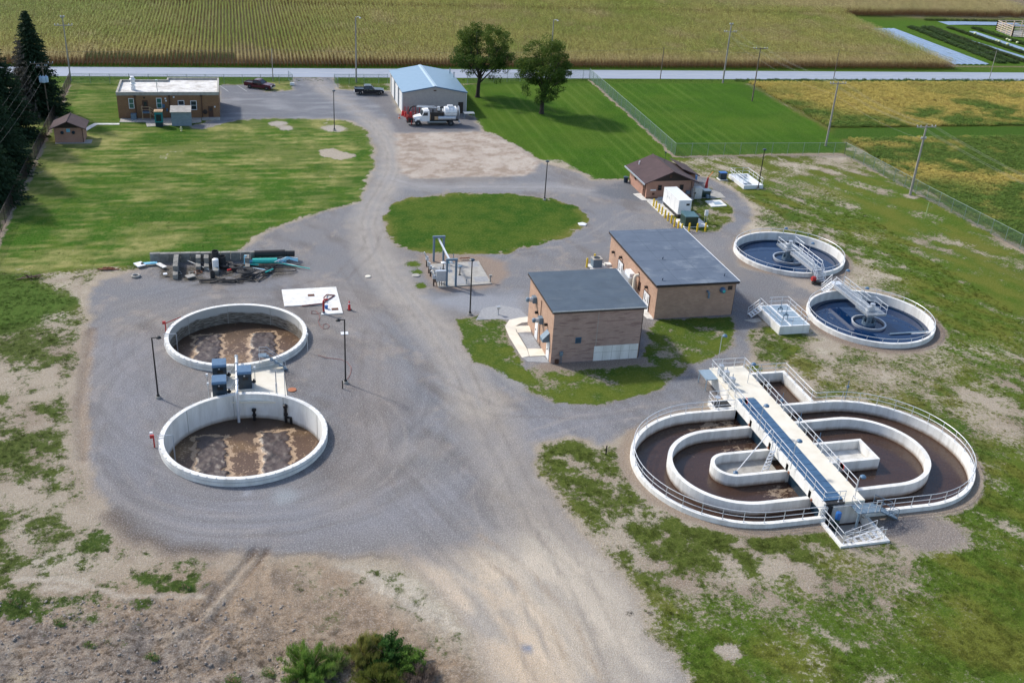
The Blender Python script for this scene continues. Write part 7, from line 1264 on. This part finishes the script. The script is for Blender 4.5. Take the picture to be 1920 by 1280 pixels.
# ------------------------------------------------------------ plants
def leafmat(name, c1, c2, attr=None, rough=.6, trans=.25, dry=None):
    m = bpy.data.materials.new(name); t, b = nodes(m); v = posn(t); n = noise(t, v, .9, 4, .6)
    if attr:
        a = N(t, 'ShaderNodeAttribute', attribute_name=attr, attribute_type='INSTANCER'); c = a.outputs['Color']
        c = mixc(t, math_(t, 'MULTIPLY', ramp(t, noise(t, v, 3.0, 3, .7), .35, .7), .35), c, c2)
    else: c = mixc(t, ramp(t, n, .35, .65), c1, c2); c = mixc(t, math_(t, 'MULTIPLY', ramp(t, noise(t, v, 5, 2, .7), .4, .7), .35), c, tuple(x*1.8 for x in c1))
    if dry:
        a2 = N(t, 'ShaderNodeAttribute', attribute_name='tone'); c = mixc(t, ramp(t, a2.outputs['Fac'], .25, .75), dry, c)
    t.links.new(c, b.inputs['Base Color']); b.inputs['Roughness'].default_value = rough; b.inputs['Specular IOR Level'].default_value = .1
    tr = N(t, 'ShaderNodeBsdfTranslucent'); t.links.new(c, tr.inputs[0]); mx = N(t, 'ShaderNodeMixShader'); mx.inputs[0].default_value = trans
    out = [q for q in t.nodes if q.type == 'OUTPUT_MATERIAL'][0]; t.links.new(b.outputs[0], mx.inputs[1]); t.links.new(tr.outputs[0], mx.inputs[2]); t.links.new(mx.outputs[0], out.inputs[0]); return m
def npmesh(name, V, F, mat, tone=None, smooth=False):
    me = bpy.data.meshes.new(name); me.vertices.add(len(V)); me.vertices.foreach_set('co', np.asarray(V, np.float32).ravel()); k = F.shape[1]
    me.loops.add(F.size); me.loops.foreach_set('vertex_index', F.astype(np.int32).ravel()); me.polygons.add(len(F)); me.polygons.foreach_set('loop_start', np.arange(0, F.size, k, dtype=np.int32))
    if tone is not None: at = me.attributes.new('tone', 'FLOAT', 'POINT'); at.data.foreach_set('value', np.asarray(tone, np.float32))
    me.materials.append(mat); me.update(calc_edges=True); me.validate(); return me
rg = np.random.default_rng(9)
def blades(P, H, Wd, lean, az, bend=.5, seg=2, tone0=None, tone1=None):
    # curved leaf strips: base P, height H, width Wd, sideways reach lean, heading az
    n = len(P); dx, dy = np.cos(az), np.sin(az); sx, sy = -dy, dx; rows = []; tn = []
    for k in range(seg+1):
        f = k/seg; w = Wd*(1-f*.85)*.5; r = lean*f**1.3; z = H*(f-bend*f*f*.9)
        c = np.stack([P[:,0]+dx*r, P[:,1]+dy*r, P[:,2]+z], 1); s = np.stack([sx*w, sy*w, 0*w], 1); rows += [c-s, c+s]
        if tone0 is not None: tn += [tone0+(tone1-tone0)*f]*2
    V = np.stack(rows, 1).reshape(-1, 3); m = 2*(seg+1); F = []
    for k in range(seg): F.append(np.stack([np.arange(n)*m+2*k, np.arange(n)*m+2*k+1, np.arange(n)*m+2*k+3, np.arange(n)*m+2*k+2], 1))
    return V, np.concatenate(F), (np.stack(tn, 1).ravel() if tone0 is not None else None)
def gn_scatter(name, pts, rz, scl, var, col, srcs, label, kind='stuff'):
    me = bpy.data.meshes.new(name); me.vertices.add(len(pts)); me.vertices.foreach_set('co', pts.astype(np.float32).ravel())
    for nm, ty, arr, key in (('rz','FLOAT',rz,'value'),('sc','FLOAT',scl,'value'),('vr','INT',var.astype(np.int32),'value')): a = me.attributes.new(nm, ty, 'POINT'); a.data.foreach_set(key, arr)
    a = me.attributes.new('gcol', 'FLOAT_COLOR', 'POINT'); a.data.foreach_set('color', np.concatenate([col, np.ones((len(col),1))], 1).astype(np.float32).ravel())
    me.update(); o = bpy.data.objects.new(name, me); link(o); o['kind'] = kind; o['label'] = label
    ng = bpy.data.node_groups.new(name+'_nodes', 'GeometryNodeTree'); ng.interface.new_socket('Geometry', in_out='INPUT', socket_type='NodeSocketGeometry'); ng.interface.new_socket('Geometry', in_out='OUTPUT', socket_type='NodeSocketGeometry')
    L = ng.links; gi = ng.nodes.new('NodeGroupInput'); go = ng.nodes.new('NodeGroupOutput'); jn = ng.nodes.new('GeometryNodeJoinGeometry')
    def at(nm, ty): q = ng.nodes.new('GeometryNodeInputNamedAttribute'); q.data_type = ty; q.inputs[0].default_value = nm; return [s for s in q.outputs if s.enabled][0]
    cx = ng.nodes.new('ShaderNodeCombineXYZ'); L.new(at('rz','FLOAT'), cx.inputs[2]); er = ng.nodes.new('FunctionNodeEulerToRotation'); L.new(cx.outputs[0], er.inputs[0])
    for i, s in enumerate(srcs):
        oi = ng.nodes.new('GeometryNodeObjectInfo'); oi.inputs[0].default_value = s; oi.transform_space = 'ORIGINAL'; oi.inputs['As Instance'].default_value = True
        cmp_ = ng.nodes.new('FunctionNodeCompare'); cmp_.data_type = 'INT'; cmp_.operation = 'EQUAL'; ins = [q for q in cmp_.inputs if q.enabled]; L.new(at('vr','INT'), ins[0]); ins[1].default_value = i
        ip = ng.nodes.new('GeometryNodeInstanceOnPoints'); L.new(gi.outputs[0], ip.inputs['Points']); L.new([q for q in cmp_.outputs if q.enabled][0], ip.inputs['Selection']); L.new(oi.outputs['Geometry'], ip.inputs['Instance']); L.new(er.outputs[0], ip.inputs['Rotation']); L.new(at('sc','FLOAT'), ip.inputs['Scale']); L.new(ip.outputs[0], jn.inputs[0])
    L.new(jn.outputs[0], go.inputs[0]); md = o.modifiers.new('scatter', 'NODES'); md.node_group = ng; return o
def gz(x, y):
    j = np.clip(np.searchsorted(xs, x)-1, 0, nx-1); k = np.clip(np.searchsorted(ys, y)-1, 0, ny-1); return Z[k*nx+j]

# corn: short lengths of row, a few standing variants, set out over the field
cm = leafmat('corn_leaf', (.2,.2,.06), (.30,.25,.10), 'gcol', .7, .2, dry=(.20,.105,.045)); cornsrc = []
for kx in range(4):
    npl = 8; px = rg.uniform(-.06,.06,npl); py = np.linspace(-.72,.72,npl)+rg.uniform(-.05,.05,npl); VV = []; FF = []; TT = []; off = 0
    def addm(V, F, T):
        global off
        VV.append(V); FF.append(F+off); TT.append(T); off += len(V)
    off = 0; H = rg.uniform(2.05,2.45,npl)
    P = np.stack([px,py,0*px],1); V, F, T = blades(P, H, np.full(npl,.05), np.full(npl,.05), rg.uniform(0,6.28,npl), 0, 1, np.zeros(npl), np.ones(npl)); addm(V, F, T)
    for lv in range(7):
        f = (lv+.6)/7.2; P = np.stack([px,py,H*f],1); V, F, T = blades(P, rg.uniform(.35,.55,npl), np.full(npl,.10), rg.uniform(.35,.62,npl), rg.uniform(0,6.28,npl), .95, 2, np.full(npl,f*.95), np.full(npl,f*.9)); addm(V, F, T)
    for q in range(3): P = np.stack([px,py,H-.02],1); V, F, T = blades(P, rg.uniform(.2,.34,npl), np.full(npl,.035), rg.uniform(.04,.16,npl), rg.uniform(0,6.28,npl), .2, 1, np.ones(npl), np.ones(npl)*.9); addm(V, F, T)
    V = np.concatenate(VV); F = np.concatenate(FF); T = np.concatenate(TT); o = bpy.data.objects.new('corn_plants', npmesh('corn_plants', V, F, cm, T)); link(o); o.location = (-40+30*kx, 233.2, 0); o['kind'] = 'stuff'; o['label'] = 'short length of corn row at the road edge of the field'; cornsrc.append(o)
X_, Y_ = np.meshgrid(np.arange(-190, 186, .80), np.arange(232.6, 300, 1.5)); x1_, y1_ = X_.ravel(), Y_.ravel()
X_, Y_ = np.meshgrid(np.arange(-190, 360, .92), np.arange(300.5, 470, 1.85)); x2_, y2_ = X_.ravel(), Y_.ravel()
cx = np.concatenate([x1_, x2_]); cy = np.concatenate([y1_, y2_]); far2 = np.concatenate([np.zeros(len(x1_)), np.ones(len(x2_))])
edge = 176.6+(cy-233)*.125+1.2*(fbm(cx, cy, 3, 2, 3)-.5); ok = np.where(cy < 306.5, cx < edge, True) & ((cx < edge) | (cy > 307+.04*(cx-184)+1.5*(fbm(cx,cy,6,2,1)-.5)))
ok &= (np.abs(cx-16) < 250) & (cx > -95-.45*(cy-232)) ; cx, cy, far2 = cx[ok], cy[ok], far2[ok]; n = len(cx)
a = fbm(cx, cy, 26, 4, 2); b2 = fbm(cx, cy*1.0, 7, 4, 6); st1 = lambda v, p, q: np.clip((v-p)/(q-p), 0, 1)
col = lerp(np.tile(C_(.38,.37,.115), (n,1)), C_(.26,.32,.07), st1(a*.6+b2*.4, .40, .60)); tan = C_(.46,.37,.19)
col = lerp(col, tan, st1(b2, .5, .75)*.7); col = lerp(col, C_(.50,.39,.20), np.clip(1-(cy-232)/13+ (b2-.5)*1.2, 0, 1)*.75); col = lerp(col, C_(.50,.41,.23), st1(cy, 306, 310)*st1(cx, 120, 190)*.7); col = lerp(col, C_(.27,.33,.10), st1(60-cx, 0, 90)*st1(cy, 245, 275)*.55)
weed = (cx > -31) & (cx < -1) & (cy < 235.5+1.5*(b2-.5)*4); col[weed] = C_(.035,.07,.02)
sc1 = rg.uniform(.9,1.1,n)*(1+.18*far2); sc1[weed] *= .9
corn = gn_scatter('corn_field', np.stack([cx+rg.uniform(-.05,.05,n), cy+rg.uniform(-.25,.25,n), np.full(n,-.03)], 1), rg.integers(0,2,n)*math.pi+rg.normal(0,.06,n), sc1, rg.integers(0,4,n), col*1.15*rg.uniform(.82,1.15,(n,1)), cornsrc, 'tall ripening corn field beyond the road')

# leafy low clumps: golden bean field, crop rows, weeds
lm = leafmat('bean_leaf', (.2,.2,.06), (.16,.16,.03), 'gcol', .7, .2); beansrc = []
def clump(nl, rad, h, lw, spread=1.0, seg=1):
    a = rg.uniform(0, 6.28, nl); r = rad*np.sqrt(rg.uniform(0,1,nl)); P = np.stack([r*np.cos(a), r*np.sin(a), h*rg.uniform(.15,1,nl)*(1-.5*(r/rad)**2)], 1)
    return blades(P, rg.uniform(.02,.10,nl)*h*2, np.full(nl,lw)*rg.uniform(.7,1.3,nl), rg.uniform(.08,.16,nl)*spread, rg.uniform(0,6.28,nl), .3, seg)
for k in range(3): V, F, _ = clump(110, .55, .55, .13); o = bpy.data.objects.new('bean_plants', npmesh('bean_plants', V, F, lm)); link(o); o.location = (130+12*k, 175 if k == 0 else 190+3*k, 0); o.location = (125+12*k, 200, 0); o['kind'] = 'stuff'; o['label'] = 'clump of bean plants in the golden field'; beansrc.append(o)
X_, Y_ = np.meshgrid(np.arange(106, 262, .62), np.arange(84, 219, .66)); bx_, by_ = X_.ravel()+rg.uniform(-.2,.2,X_.size), Y_.ravel()+rg.uniform(-.2,.2,X_.size)
left = np.where(by_ > 180, 112.8+.0*by_+1.0*(fbm(bx_,by_,4,2,1)-.5), np.interp(by_, [84,110,141,172], [109.8,109.6,109.3,111.8])); ok = (bx_ > left) & ~((by_ > 172.6+.6*(fbm(bx_,by_,5,2,2)-.5)) & (by_ < 180.6+.6*(fbm(bx_,by_,5,2,4)-.5))) & (by_ < 217.8-.02*np.maximum(bx_-180,0)) & (bx_ < 150+1.35*(by_-84)); bx_, by_ = bx_[ok], by_[ok]; n = len(bx_)
a = fbm(bx_, by_*1.25, 13, 4, 3, .6); b2 = fbm(bx_, by_, 2.5, 3, 7); gold = C_(.50,.40,.11)
gmask = st1(a+.25*(b2-.5), .44, .58); 
def blob(x, y, p, r, s=.5): return np.clip((1-np.hypot((x-p[0])/r[0], (y-p[1])/r[1]))/s, 0, 1)
for p, r in ((G(1480,195),(9,7)),(G(1530,215),(12,7)),(G(1600,225),(14,5)),(G(1470,172),(5,5)),(G(1640,290),(12,6)),(G(1780,360),(14,9)),(G(1840,430),(10,12)),(G(1700,285),(14,3)),(G(1900,400),(12,8)),(G(1900,300),(14,3.5))): gmask = np.maximum(gmask*.999, blob(bx_, by_, p, r, .8)*(.75+.9*(b2-.2)))
gmask = np.clip(gmask-.75*np.clip((by_-196)/14, 0, 1)*(by_ > 180), 0, 1)
col = lerp(np.tile(gold, (n,1)), C_(.11,.19,.035), gmask); col = lerp(col, C_(.36,.25,.08), st1(b2, .6, .8)*(1-gmask)*.6)
gn_scatter('bean_field', np.stack([bx_, by_, np.full(n,-.05)], 1), rg.uniform(0,6.28,n), rg.uniform(.85,1.2,n), rg.integers(0,3,n), col*1.12*rg.uniform(.82,1.18,(n,1)), beansrc, 'golden and green bean fields east of the rear fence')

# plastic mulch strips and crop rows beyond the road
mul = roofmat('silver_blue_mulch_film', (.26,.35,.48), (.20,.28,.40), rough=.4, sc_=.8)
def strip(x0a, x0b, x1a, x1b, ya, yb, name='mulch_film', n=4):
    for i in range(n):
        f0, f1 = i/n+.012, (i+1)/n-.012; mb = MB(); vs = []
        A0, A1 = x0a+(x1a-x0a)*f0, x0a+(x1a-x0a)*f1; B0, B1 = x0b+(x1b-x0b)*f0, x0b+(x1b-x0b)*f1; m = 14
        for k in range(m+1):
            g = k/m; y = ya+(yb-ya)*g; a_, b_ = A0+(B0-A0)*g, A1+(B1-A1)*g; mid = (a_+b_)/2
            for q, z in ((a_,.02),(a_+(b_-a_)*.2,.16),(mid,.18),(a_+(b_-a_)*.8,.16),(b_,.02)): vs.append((q+random.uniform(-.08,.08), y, z+random.uniform(-.02,.02)))
        mb.v = vs; mb.f = [(k*5+j, k*5+j+1, (k+1)*5+j+1, (k+1)*5+j) for k in range(m) for j in range(4)]; mb.m = [0]*len(mb.f); struct(name, mb, mul, True)
strip(180.5, 184.0, 191.5, 193.5, 237.5, 286, n=6); strip(217, 217, 247, 247, 293.8, 299.5, n=1); strip(215.0, 217.2, 217.5, 219.5, 240, 283, n=2); strip(208.5,206.0,210.5,207.2,238.5,286,n=1)
pts = []; cc_ = []
for xa, xb, wd, g in ((196.0,200.6,2.6,(.05,.10,.035)),(200.0,205.0,2.4,(.04,.085,.03)),(204.3,207.5,1.6,(.05,.08,.035)),(212.3,214.2,1.6,(.045,.08,.03)),(222.0,223.0,2.0,(.045,.09,.03))):
    for y in np.arange(239.5 if xa < 215 else 250, 289, .42):
        for q in range(int(wd/.5)): f = (y-239)/50; pts.append((xa+(xb-xa)*f+random.uniform(-wd/2,wd/2), y, 0)); cc_.append(g)
for x in np.arange(214, 250, .5): pts.append((x, 301.5+random.uniform(-.6,.6), 0)); cc_.append((.04,.07,.025))
pts = np.array(pts); n = len(pts); gn_scatter('crop_rows', pts, rg.uniform(0,6.28,n), rg.uniform(.8,1.4,n), rg.integers(0,3,n), np.array(cc_)*rg.uniform(.8,1.2,(n,1)), beansrc, 'dark green vegetable rows between the mulch strips')
for i, (px, py) in enumerate(((1828,65),(1868,79),(1873,80),(1888,76),(1893,78),(1889,85),(1907,82))): c = G(px, py); s_ = MB(); s_.lathe((*c,.1), [(.3,0),(.45,.2),(.35,.45),(0,.55)], 10); solo('pumpkin', s_, mk('pale_squash', (.70,.72,.42)) if i == 0 else bpy.data.materials['pale_squash'], 'pale round squash lying on the far mulch strip', 'squash', 'pale squashes on the far mulch strips', True)
# timber pen at the far right
o = thing('timber_pen', 'cream timber stock pen with plank sides at the far right', 'pen', (236, 284, 0)); A_ = G(1867, 57); B_ = G(1897, 69); E_ = (A_[0]+14, A_[1]+1)
for a_, b_ in ((A_, B_), (A_, E_), (B_, (B_[0]+14, B_[1]-2))):
    ps = along([(*a_,0),(*b_,0)], 3.2)
    for p in ps: s_ = MB(); s_.box((p[0],p[1],1.5),(.25,.25,3.0)); kid('post', s_, mk('cream_timber', (.66,.52,.40)) if 'cream_timber' not in bpy.data.materials else bpy.data.materials['cream_timber'], o)
    for z in (.5,1.1,1.7,2.3,2.9):
        if a_ is not A_ and z > 1.2 and False: continue
        s_ = MB(); s_.tube([(*a_,z),(*b_,z)], .13, 4); kid('plank', s_, bpy.data.materials['cream_timber'], o)
s_ = MB(); s_.prism([A_, B_, (B_[0]+14,B_[1]-2), E_], -.1, .06); struct('pen_floor', s_, M['concg'])

# grass tufts on the rough ground and mown lawns
gmat = leafmat('grass_blade', (.1,.15,.03), (.20,.21,.07), 'gcol', .8, .3); gs = []
for k, (nb, rad, hh) in enumerate(((46,.30,.10),(40,.26,.13),(30,.20,.20))):
    a_ = rg.uniform(0,6.28,nb); r_ = rad*np.sqrt(rg.uniform(0,1,nb)); P = np.stack([r_*np.cos(a_), r_*np.sin(a_), 0*r_], 1)
    V, F, _ = blades(P, rg.uniform(.5,1.2,nb)*hh, np.full(nb,.035), rg.uniform(.03,.12,nb), rg.uniform(0,6.28,nb), .35, 1); o = bpy.data.objects.new('grass_tuft', npmesh('grass_tuft', V, F, gmat)); link(o); q = G(1180+40*k, 1150); o.location = (*q, .02); o['kind'] = 'stuff'; o['label'] = 'tuft of grass by the gravel edge'; gs.append(o)
m = 150000; gx_ = rg.uniform(-34, 92, m); gy_ = 44+(rg.uniform(0,1,m)**1.25)*100
j = np.clip(np.searchsorted(xs, gx_), 0, nx-1); k = np.clip(np.searchsorted(ys, gy_), 0, ny-1); id_ = k*nx+j; hm = np.zeros(m, bool)
for h in holes+[[(30,92.8),(40.2,92.8),(40.2,102.8),(30,102.8)],[(45,101.7),(55.3,101.7),(55.3,118.8),(45,118.8)],[(58.3,96),(62.5,96),(62.5,102),(58.3,102)]]: hm |= local(gx_, gy_, h, 2, lambda x, y: sdist(x, y, h)) < .55
clumpy = fbm(gx_, gy_, .9, 3, 5, .6); ok = ~hm & (rg.uniform(0,1,m) < np.clip((COV[id_]-.30)*1.5, 0, 1)) & (clumpy > .40) & (YM[id_] < .3+.7*(COV[id_] > .6)); ok &= (CLS[id_] != 1) | (rg.uniform(0,1,m) < .35)
gx_, gy_, id_ = gx_[ok], gy_[ok], id_[ok]; n = len(gx_); sc_ = rg.uniform(.5,1.0,n)*np.where(CLS[id_] == 1, .6, 1); gn_scatter('grass', np.stack([gx_, gy_, Z[id_]-.01], 1), rg.uniform(0,6.28,n), sc_, rg.choice(3, n, p=[.5,.35,.15]), GRS[id_]*rg.uniform(.75,1.3,(n,1)), gs, 'short grass and weeds growing over the site')
# taller roadside growth
n = 2600; rx = rg.uniform(-45, 250, n); ry = 218.6+rg.uniform(0,2.6,n); s2 = rg.uniform(.6,1.6,n)*np.where(rx > 110, 1.4, .5); gn_scatter('roadside_weeds', np.stack([rx, ry, 0*rx], 1), rg.uniform(0,6.28,n), s2, rg.integers(0,3,n), np.tile(C_(.055,.11,.025), (n,1))*rg.uniform(.7,1.4,(n,1)), gs, 'uneven tall weeds on the roadside verge')

# broadleaf trees
tl = leafmat('tree_leaf', (.036,.075,.014), (.06,.105,.02), None, .6, .25); tl2 = leafmat('tree_leaf_painted_sun', (.075,.125,.022), (.12,.155,.028), None, .6, .25); bark = mk('dark_bark', (.055,.042,.032), (.03,.024,.02), 4, .95)  # second leaf colour is lighter, sunlight painted in for the crown tops
def broadleaf(label, base, h, crown, seed, lean=(0,0)):
    r_ = random.Random(seed); rr = np.random.default_rng(seed); x, y = base; o = thing('broadleaf_tree', label, 'tree', (x, y, 0)); cxx, cyy, cz, rx, ry, rz = crown
    cen = (x+cxx, y+cyy, cz); tr = MB(); fk = 2.6; top = (x+lean[0]*.5, y+lean[1]*.5, fk); tr.tube([(x,y,-.2),(x+.05,y,.5),top,(x+cxx*.6,y+cyy*.6,fk+2.5)], [.62,.42,.36,.28], 9); centers = []
    for i in range(13):
        a = i*2.4+r_.uniform(-.3,.3); el = r_.uniform(-.35,1.3); d = Vector((math.cos(a)*math.cos(el)*rx, math.sin(a)*math.cos(el)*ry, math.sin(el)*rz))*.82; e = Vector(cen)+d; s = Vector(top)+Vector((0,0,r_.uniform(0,2.2)))
        mid = s.lerp(e, .5)+Vector((r_.uniform(-.5,.5), r_.uniform(-.5,.5), r_.uniform(.2,.9))); tr.tube([s, s.lerp(mid,.5), mid, e], [.17,.13,.09,.03], 6)
        for k in range(3): f = r_.uniform(.5,1); b_ = mid.lerp(e, f); tr.tube([b_, b_+Vector((r_.uniform(-1.2,1.2), r_.uniform(-1.2,1.2), r_.uniform(0,1.1)))], [.05,.015], 4)
    kid('trunk', tr, bark, o, smooth=True)
    N_ = 215
    while len(centers) < N_:
        u = rr.uniform(-1,1,3); l = np.linalg.norm(u)
        if l > 1 or l < .35: continue
        lump = .80+.32*math.sin(u[0]*4.1+seed)*math.sin(u[1]*3.7+2*seed)+.15*math.sin(u[2]*7+seed); 
        if l > lump: continue
        if u[2] < -.45 and rr.uniform() < .45: continue
        centers.append((cen[0]+u[0]*rx*1.05, cen[1]+u[1]*ry*1.05, cen[2]+u[2]*rz*1.05, rr.uniform(.75,1.25)))
    C0 = np.array(centers); nl = 150; idx = np.repeat(np.arange(N_), nl); g = rr.normal(0, 1, (N_*nl, 3)); g /= np.linalg.norm(g, axis=1)[:,None]; rad = rr.uniform(.25,1,N_*nl)**.6; P = C0[idx,:3]+g*(rad*C0[idx,3])[:,None]*np.array([1,1,.72])
    n = len(P); nrm = rr.normal(0,1,(n,3))+np.array([0,0,.5]); nrm /= np.linalg.norm(nrm,axis=1)[:,None]; t_ = np.cross(nrm, rr.normal(0,1,(n,3))); t_ /= np.linalg.norm(t_,axis=1)[:,None]; b_ = np.cross(nrm, t_); s = rr.uniform(.09,.17,n)[:,None]
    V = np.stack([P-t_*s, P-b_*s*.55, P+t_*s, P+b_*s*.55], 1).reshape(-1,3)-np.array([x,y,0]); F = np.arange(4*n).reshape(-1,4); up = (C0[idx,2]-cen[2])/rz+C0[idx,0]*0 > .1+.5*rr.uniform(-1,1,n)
    for nm, sel, mt in (('crown', ~up, tl), ('painted_sun_foliage', up, tl2)): q = bpy.data.objects.new(nm, npmesh(nm, V, F[sel], mt)); link(q, o)  # upper leaves get the paler colour that paints sun on the crown
    return o
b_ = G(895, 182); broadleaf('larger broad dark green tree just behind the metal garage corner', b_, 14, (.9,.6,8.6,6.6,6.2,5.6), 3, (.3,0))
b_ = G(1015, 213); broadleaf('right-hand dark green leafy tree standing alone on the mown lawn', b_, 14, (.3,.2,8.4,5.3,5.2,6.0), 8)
# spruces on the west boundary
sm2 = leafmat('spruce_needles', (.020,.040,.020), (.030,.056,.026), None, .7, .1); sm3 = leafmat('grey_brown_needles', (.08,.075,.06), (.11,.10,.08), None, .8, .1)
def spruce(label, base, h, rad, seed, grey=False):
    rr = np.random.default_rng(seed); x, y = base; o = thing('spruce_tree', label, 'tree', (x, y, 0)); s_ = MB(); s_.tube([(x,y,-.2),(x,y,h*.97)], [.32,.03], 7); kid('trunk', s_, bark, o); P = []; D = []; S = []
    z = .6
    while z < h-.2:
        f = z/h; R0 = rad*(1-f)**.72+.12; nb = int(9+R0*4)
        for i in range(nb):
            a = rr.uniform(0, 6.28); L = R0*rr.uniform(.72,1.12); m = int(5+L*11)
            for k in range(m):
                t_ = (k+rr.uniform(0,1))/m; r1 = L*t_; w = .42*(1-t_*.6)
                P.append((r1*math.cos(a)-w*rr.uniform(-1,1)*math.sin(a), r1*math.sin(a)+w*rr.uniform(-1,1)*math.cos(a), z-.22*r1+.1*r1*t_+rr.uniform(-.14,.1))); D.append((math.cos(a+rr.uniform(-.7,.7)), math.sin(a+rr.uniform(-.7,.7)), -.55+rr.uniform(-.3,.3))); S.append(rr.uniform(.14,.26))
        z += .30
    P = np.array(P); D = np.array(D); D /= np.linalg.norm(D,axis=1)[:,None]; n = len(P); w = np.cross(D, rr.normal(0,1,(n,3))); w /= np.linalg.norm(w,axis=1)[:,None]; s = np.array(S)[:,None]
    V = np.stack([P-D*s, P-w*s*.4, P+D*s, P+w*s*.4], 1).reshape(-1,3); F = np.arange(4*n).reshape(-1,4); gsel = (P[:,0]+P[:,1]*.6 < -rad*.35) & (P[:,2] < h*.75) if grey else np.zeros(n, bool)
    q = bpy.data.objects.new('crown', npmesh('crown', V, F[~gsel], sm2)); link(q, o)
    if grey: q = bpy.data.objects.new('bare_branches', npmesh('bare_branches', V, F[gsel], sm3)); link(q, o)
for lb, b_, h, rad, sd, gy in (('tall dark spruce farthest back, with a greyish bare left side', G(74,214), 17.8, 5.2, 1, True),('dense dark spruce left of the transformer pole', G(8,262), 16.5, 6.4, 2, False),('broad dark spruce at the left edge facing the pink shed', G(-8,322), 15.5, 6.2, 3, False),('nearest dark spruce at the left edge beside the west fence', G(-22,378), 12.5, 5.6, 4, False),('spruce hidden behind the others at the far left', (-50,186), 16.5, 5.2, 5, False)): spruce(lb, b_, h, rad, sd, gy)
# shrubs and weeds in the foreground
def bush(label, px, py, rad, h, col1, col2, seed, nl=5200, narrow=False):
    rr = np.random.default_rng(seed); x, y = G(px, py); o = thing('shrub', label, 'shrub', (x, y, 0)); st_ = MB()
    for i in range(22): a = rr.uniform(0,6.28); r1 = rad*rr.uniform(.2,.75); st_.tube([(x+.15*math.cos(a),y+.15*math.sin(a),0),(x+r1*.6*math.cos(a),y+r1*.6*math.sin(a),h*.55),(x+r1*math.cos(a),y+r1*math.sin(a),h*rr.uniform(.7,1.0))], [.02,.015,.006], 4)
    kid('stems', st_, M['wood'], o); mt = leafmat('shrub_leaf_%d' % seed, col1, col2, None, .7, .3); ns = 60; ca = rr.uniform(0,6.28,ns); cr = rad*np.sqrt(rr.uniform(0,1,ns)); ch = h*(1-.55*(cr/rad)**2)*rr.uniform(.40,1.25,ns); cr = cr*rr.uniform(.8,1.3,ns); i = rr.integers(0,ns,nl); f = rr.uniform(.12,1,nl)**.8
    P = np.stack([cr[i]*np.cos(ca[i])*f**.6+rr.normal(0,.10,nl), cr[i]*np.sin(ca[i])*f**.6+rr.normal(0,.10,nl), ch[i]*f], 1)
    V, F, _ = blades(P, rr.uniform(.18,.42,nl)*(1 if narrow else .5)*min(1,h), rr.uniform(.02,.04,nl) if narrow else rr.uniform(.05,.09,nl), rr.uniform(.03,.14,nl), rr.uniform(0,6.28,nl), .2, 1); q = bpy.data.objects.new('foliage', npmesh('foliage', V, F, mt)); link(q, o)
bush('feathery bright green shrub at the bottom edge, left of the dark bush', 578, 1262, 2.1, 1.75, (.14,.25,.045), (.22,.31,.07), 21, 16000, True); bush('smaller feathery shrub merging into the right of the bright green one', 622, 1252, 1.3, 1.2, (.17,.24,.07), (.25,.29,.10), 29, 8000, True)
bush('dark green bush in the middle of the bottom shrubs', 728, 1232, 1.5, 1.5, (.045,.11,.025), (.08,.16,.035), 22, 11000); bush('yellow-olive tall weed clump left of the dark green bush', 684, 1232, 1.4, 1.5, (.26,.25,.07), (.18,.20,.05), 23, 10000, True); bush('light green shrub at the right side of the bottom shrubs', 772, 1250, 1.15, 1.1, (.15,.25,.045), (.11,.19,.04), 24, 8000)
bush('olive weed clump along the bottom edge below the dark bush', 712, 1282, 1.6, 1.0, (.18,.19,.04), (.10,.14,.03), 25, 9000, True); bush('dry mauve-brown weed clump at the bottom right of the shrubs', 790, 1272, 1.1, .9, (.22,.17,.14), (.17,.13,.10), 26, 5000, True)
for i, (px, py, r_, lb) in enumerate(((22,1130,.55,'round green weed at the left edge on the dirt bank'),(108,1168,.35,'small green weed left of the rubble'),(198,1203,.4,'green weed in the rubble, left of centre'),(283,1232,.4,'small bright weed in the rubble near the bottom'),(345,1100,.4,'dark weed right of the green patch'),(228,1210,.25,'tiny weed beside the rubble weed'),(165,1210,.25,'tiny weed left of the rubble weed'),(500,1262,.6,'yellow-green weed at the bottom edge left of the shrubs'),(435,1275,.6,'low olive weed at the bottom edge'))): [bush(lb if q_ == 0 else lb.replace('weed', 'weed sprig', 1)+' beside it', px+(0 if q_ == 0 else 9), py+(0 if q_ == 0 else 4), r_*(1 if q_ == 0 else .6), .28, (.07,.15,.03), (.12,.19,.04), 40+2*i+q_, 260, True) for q_ in range(2)]
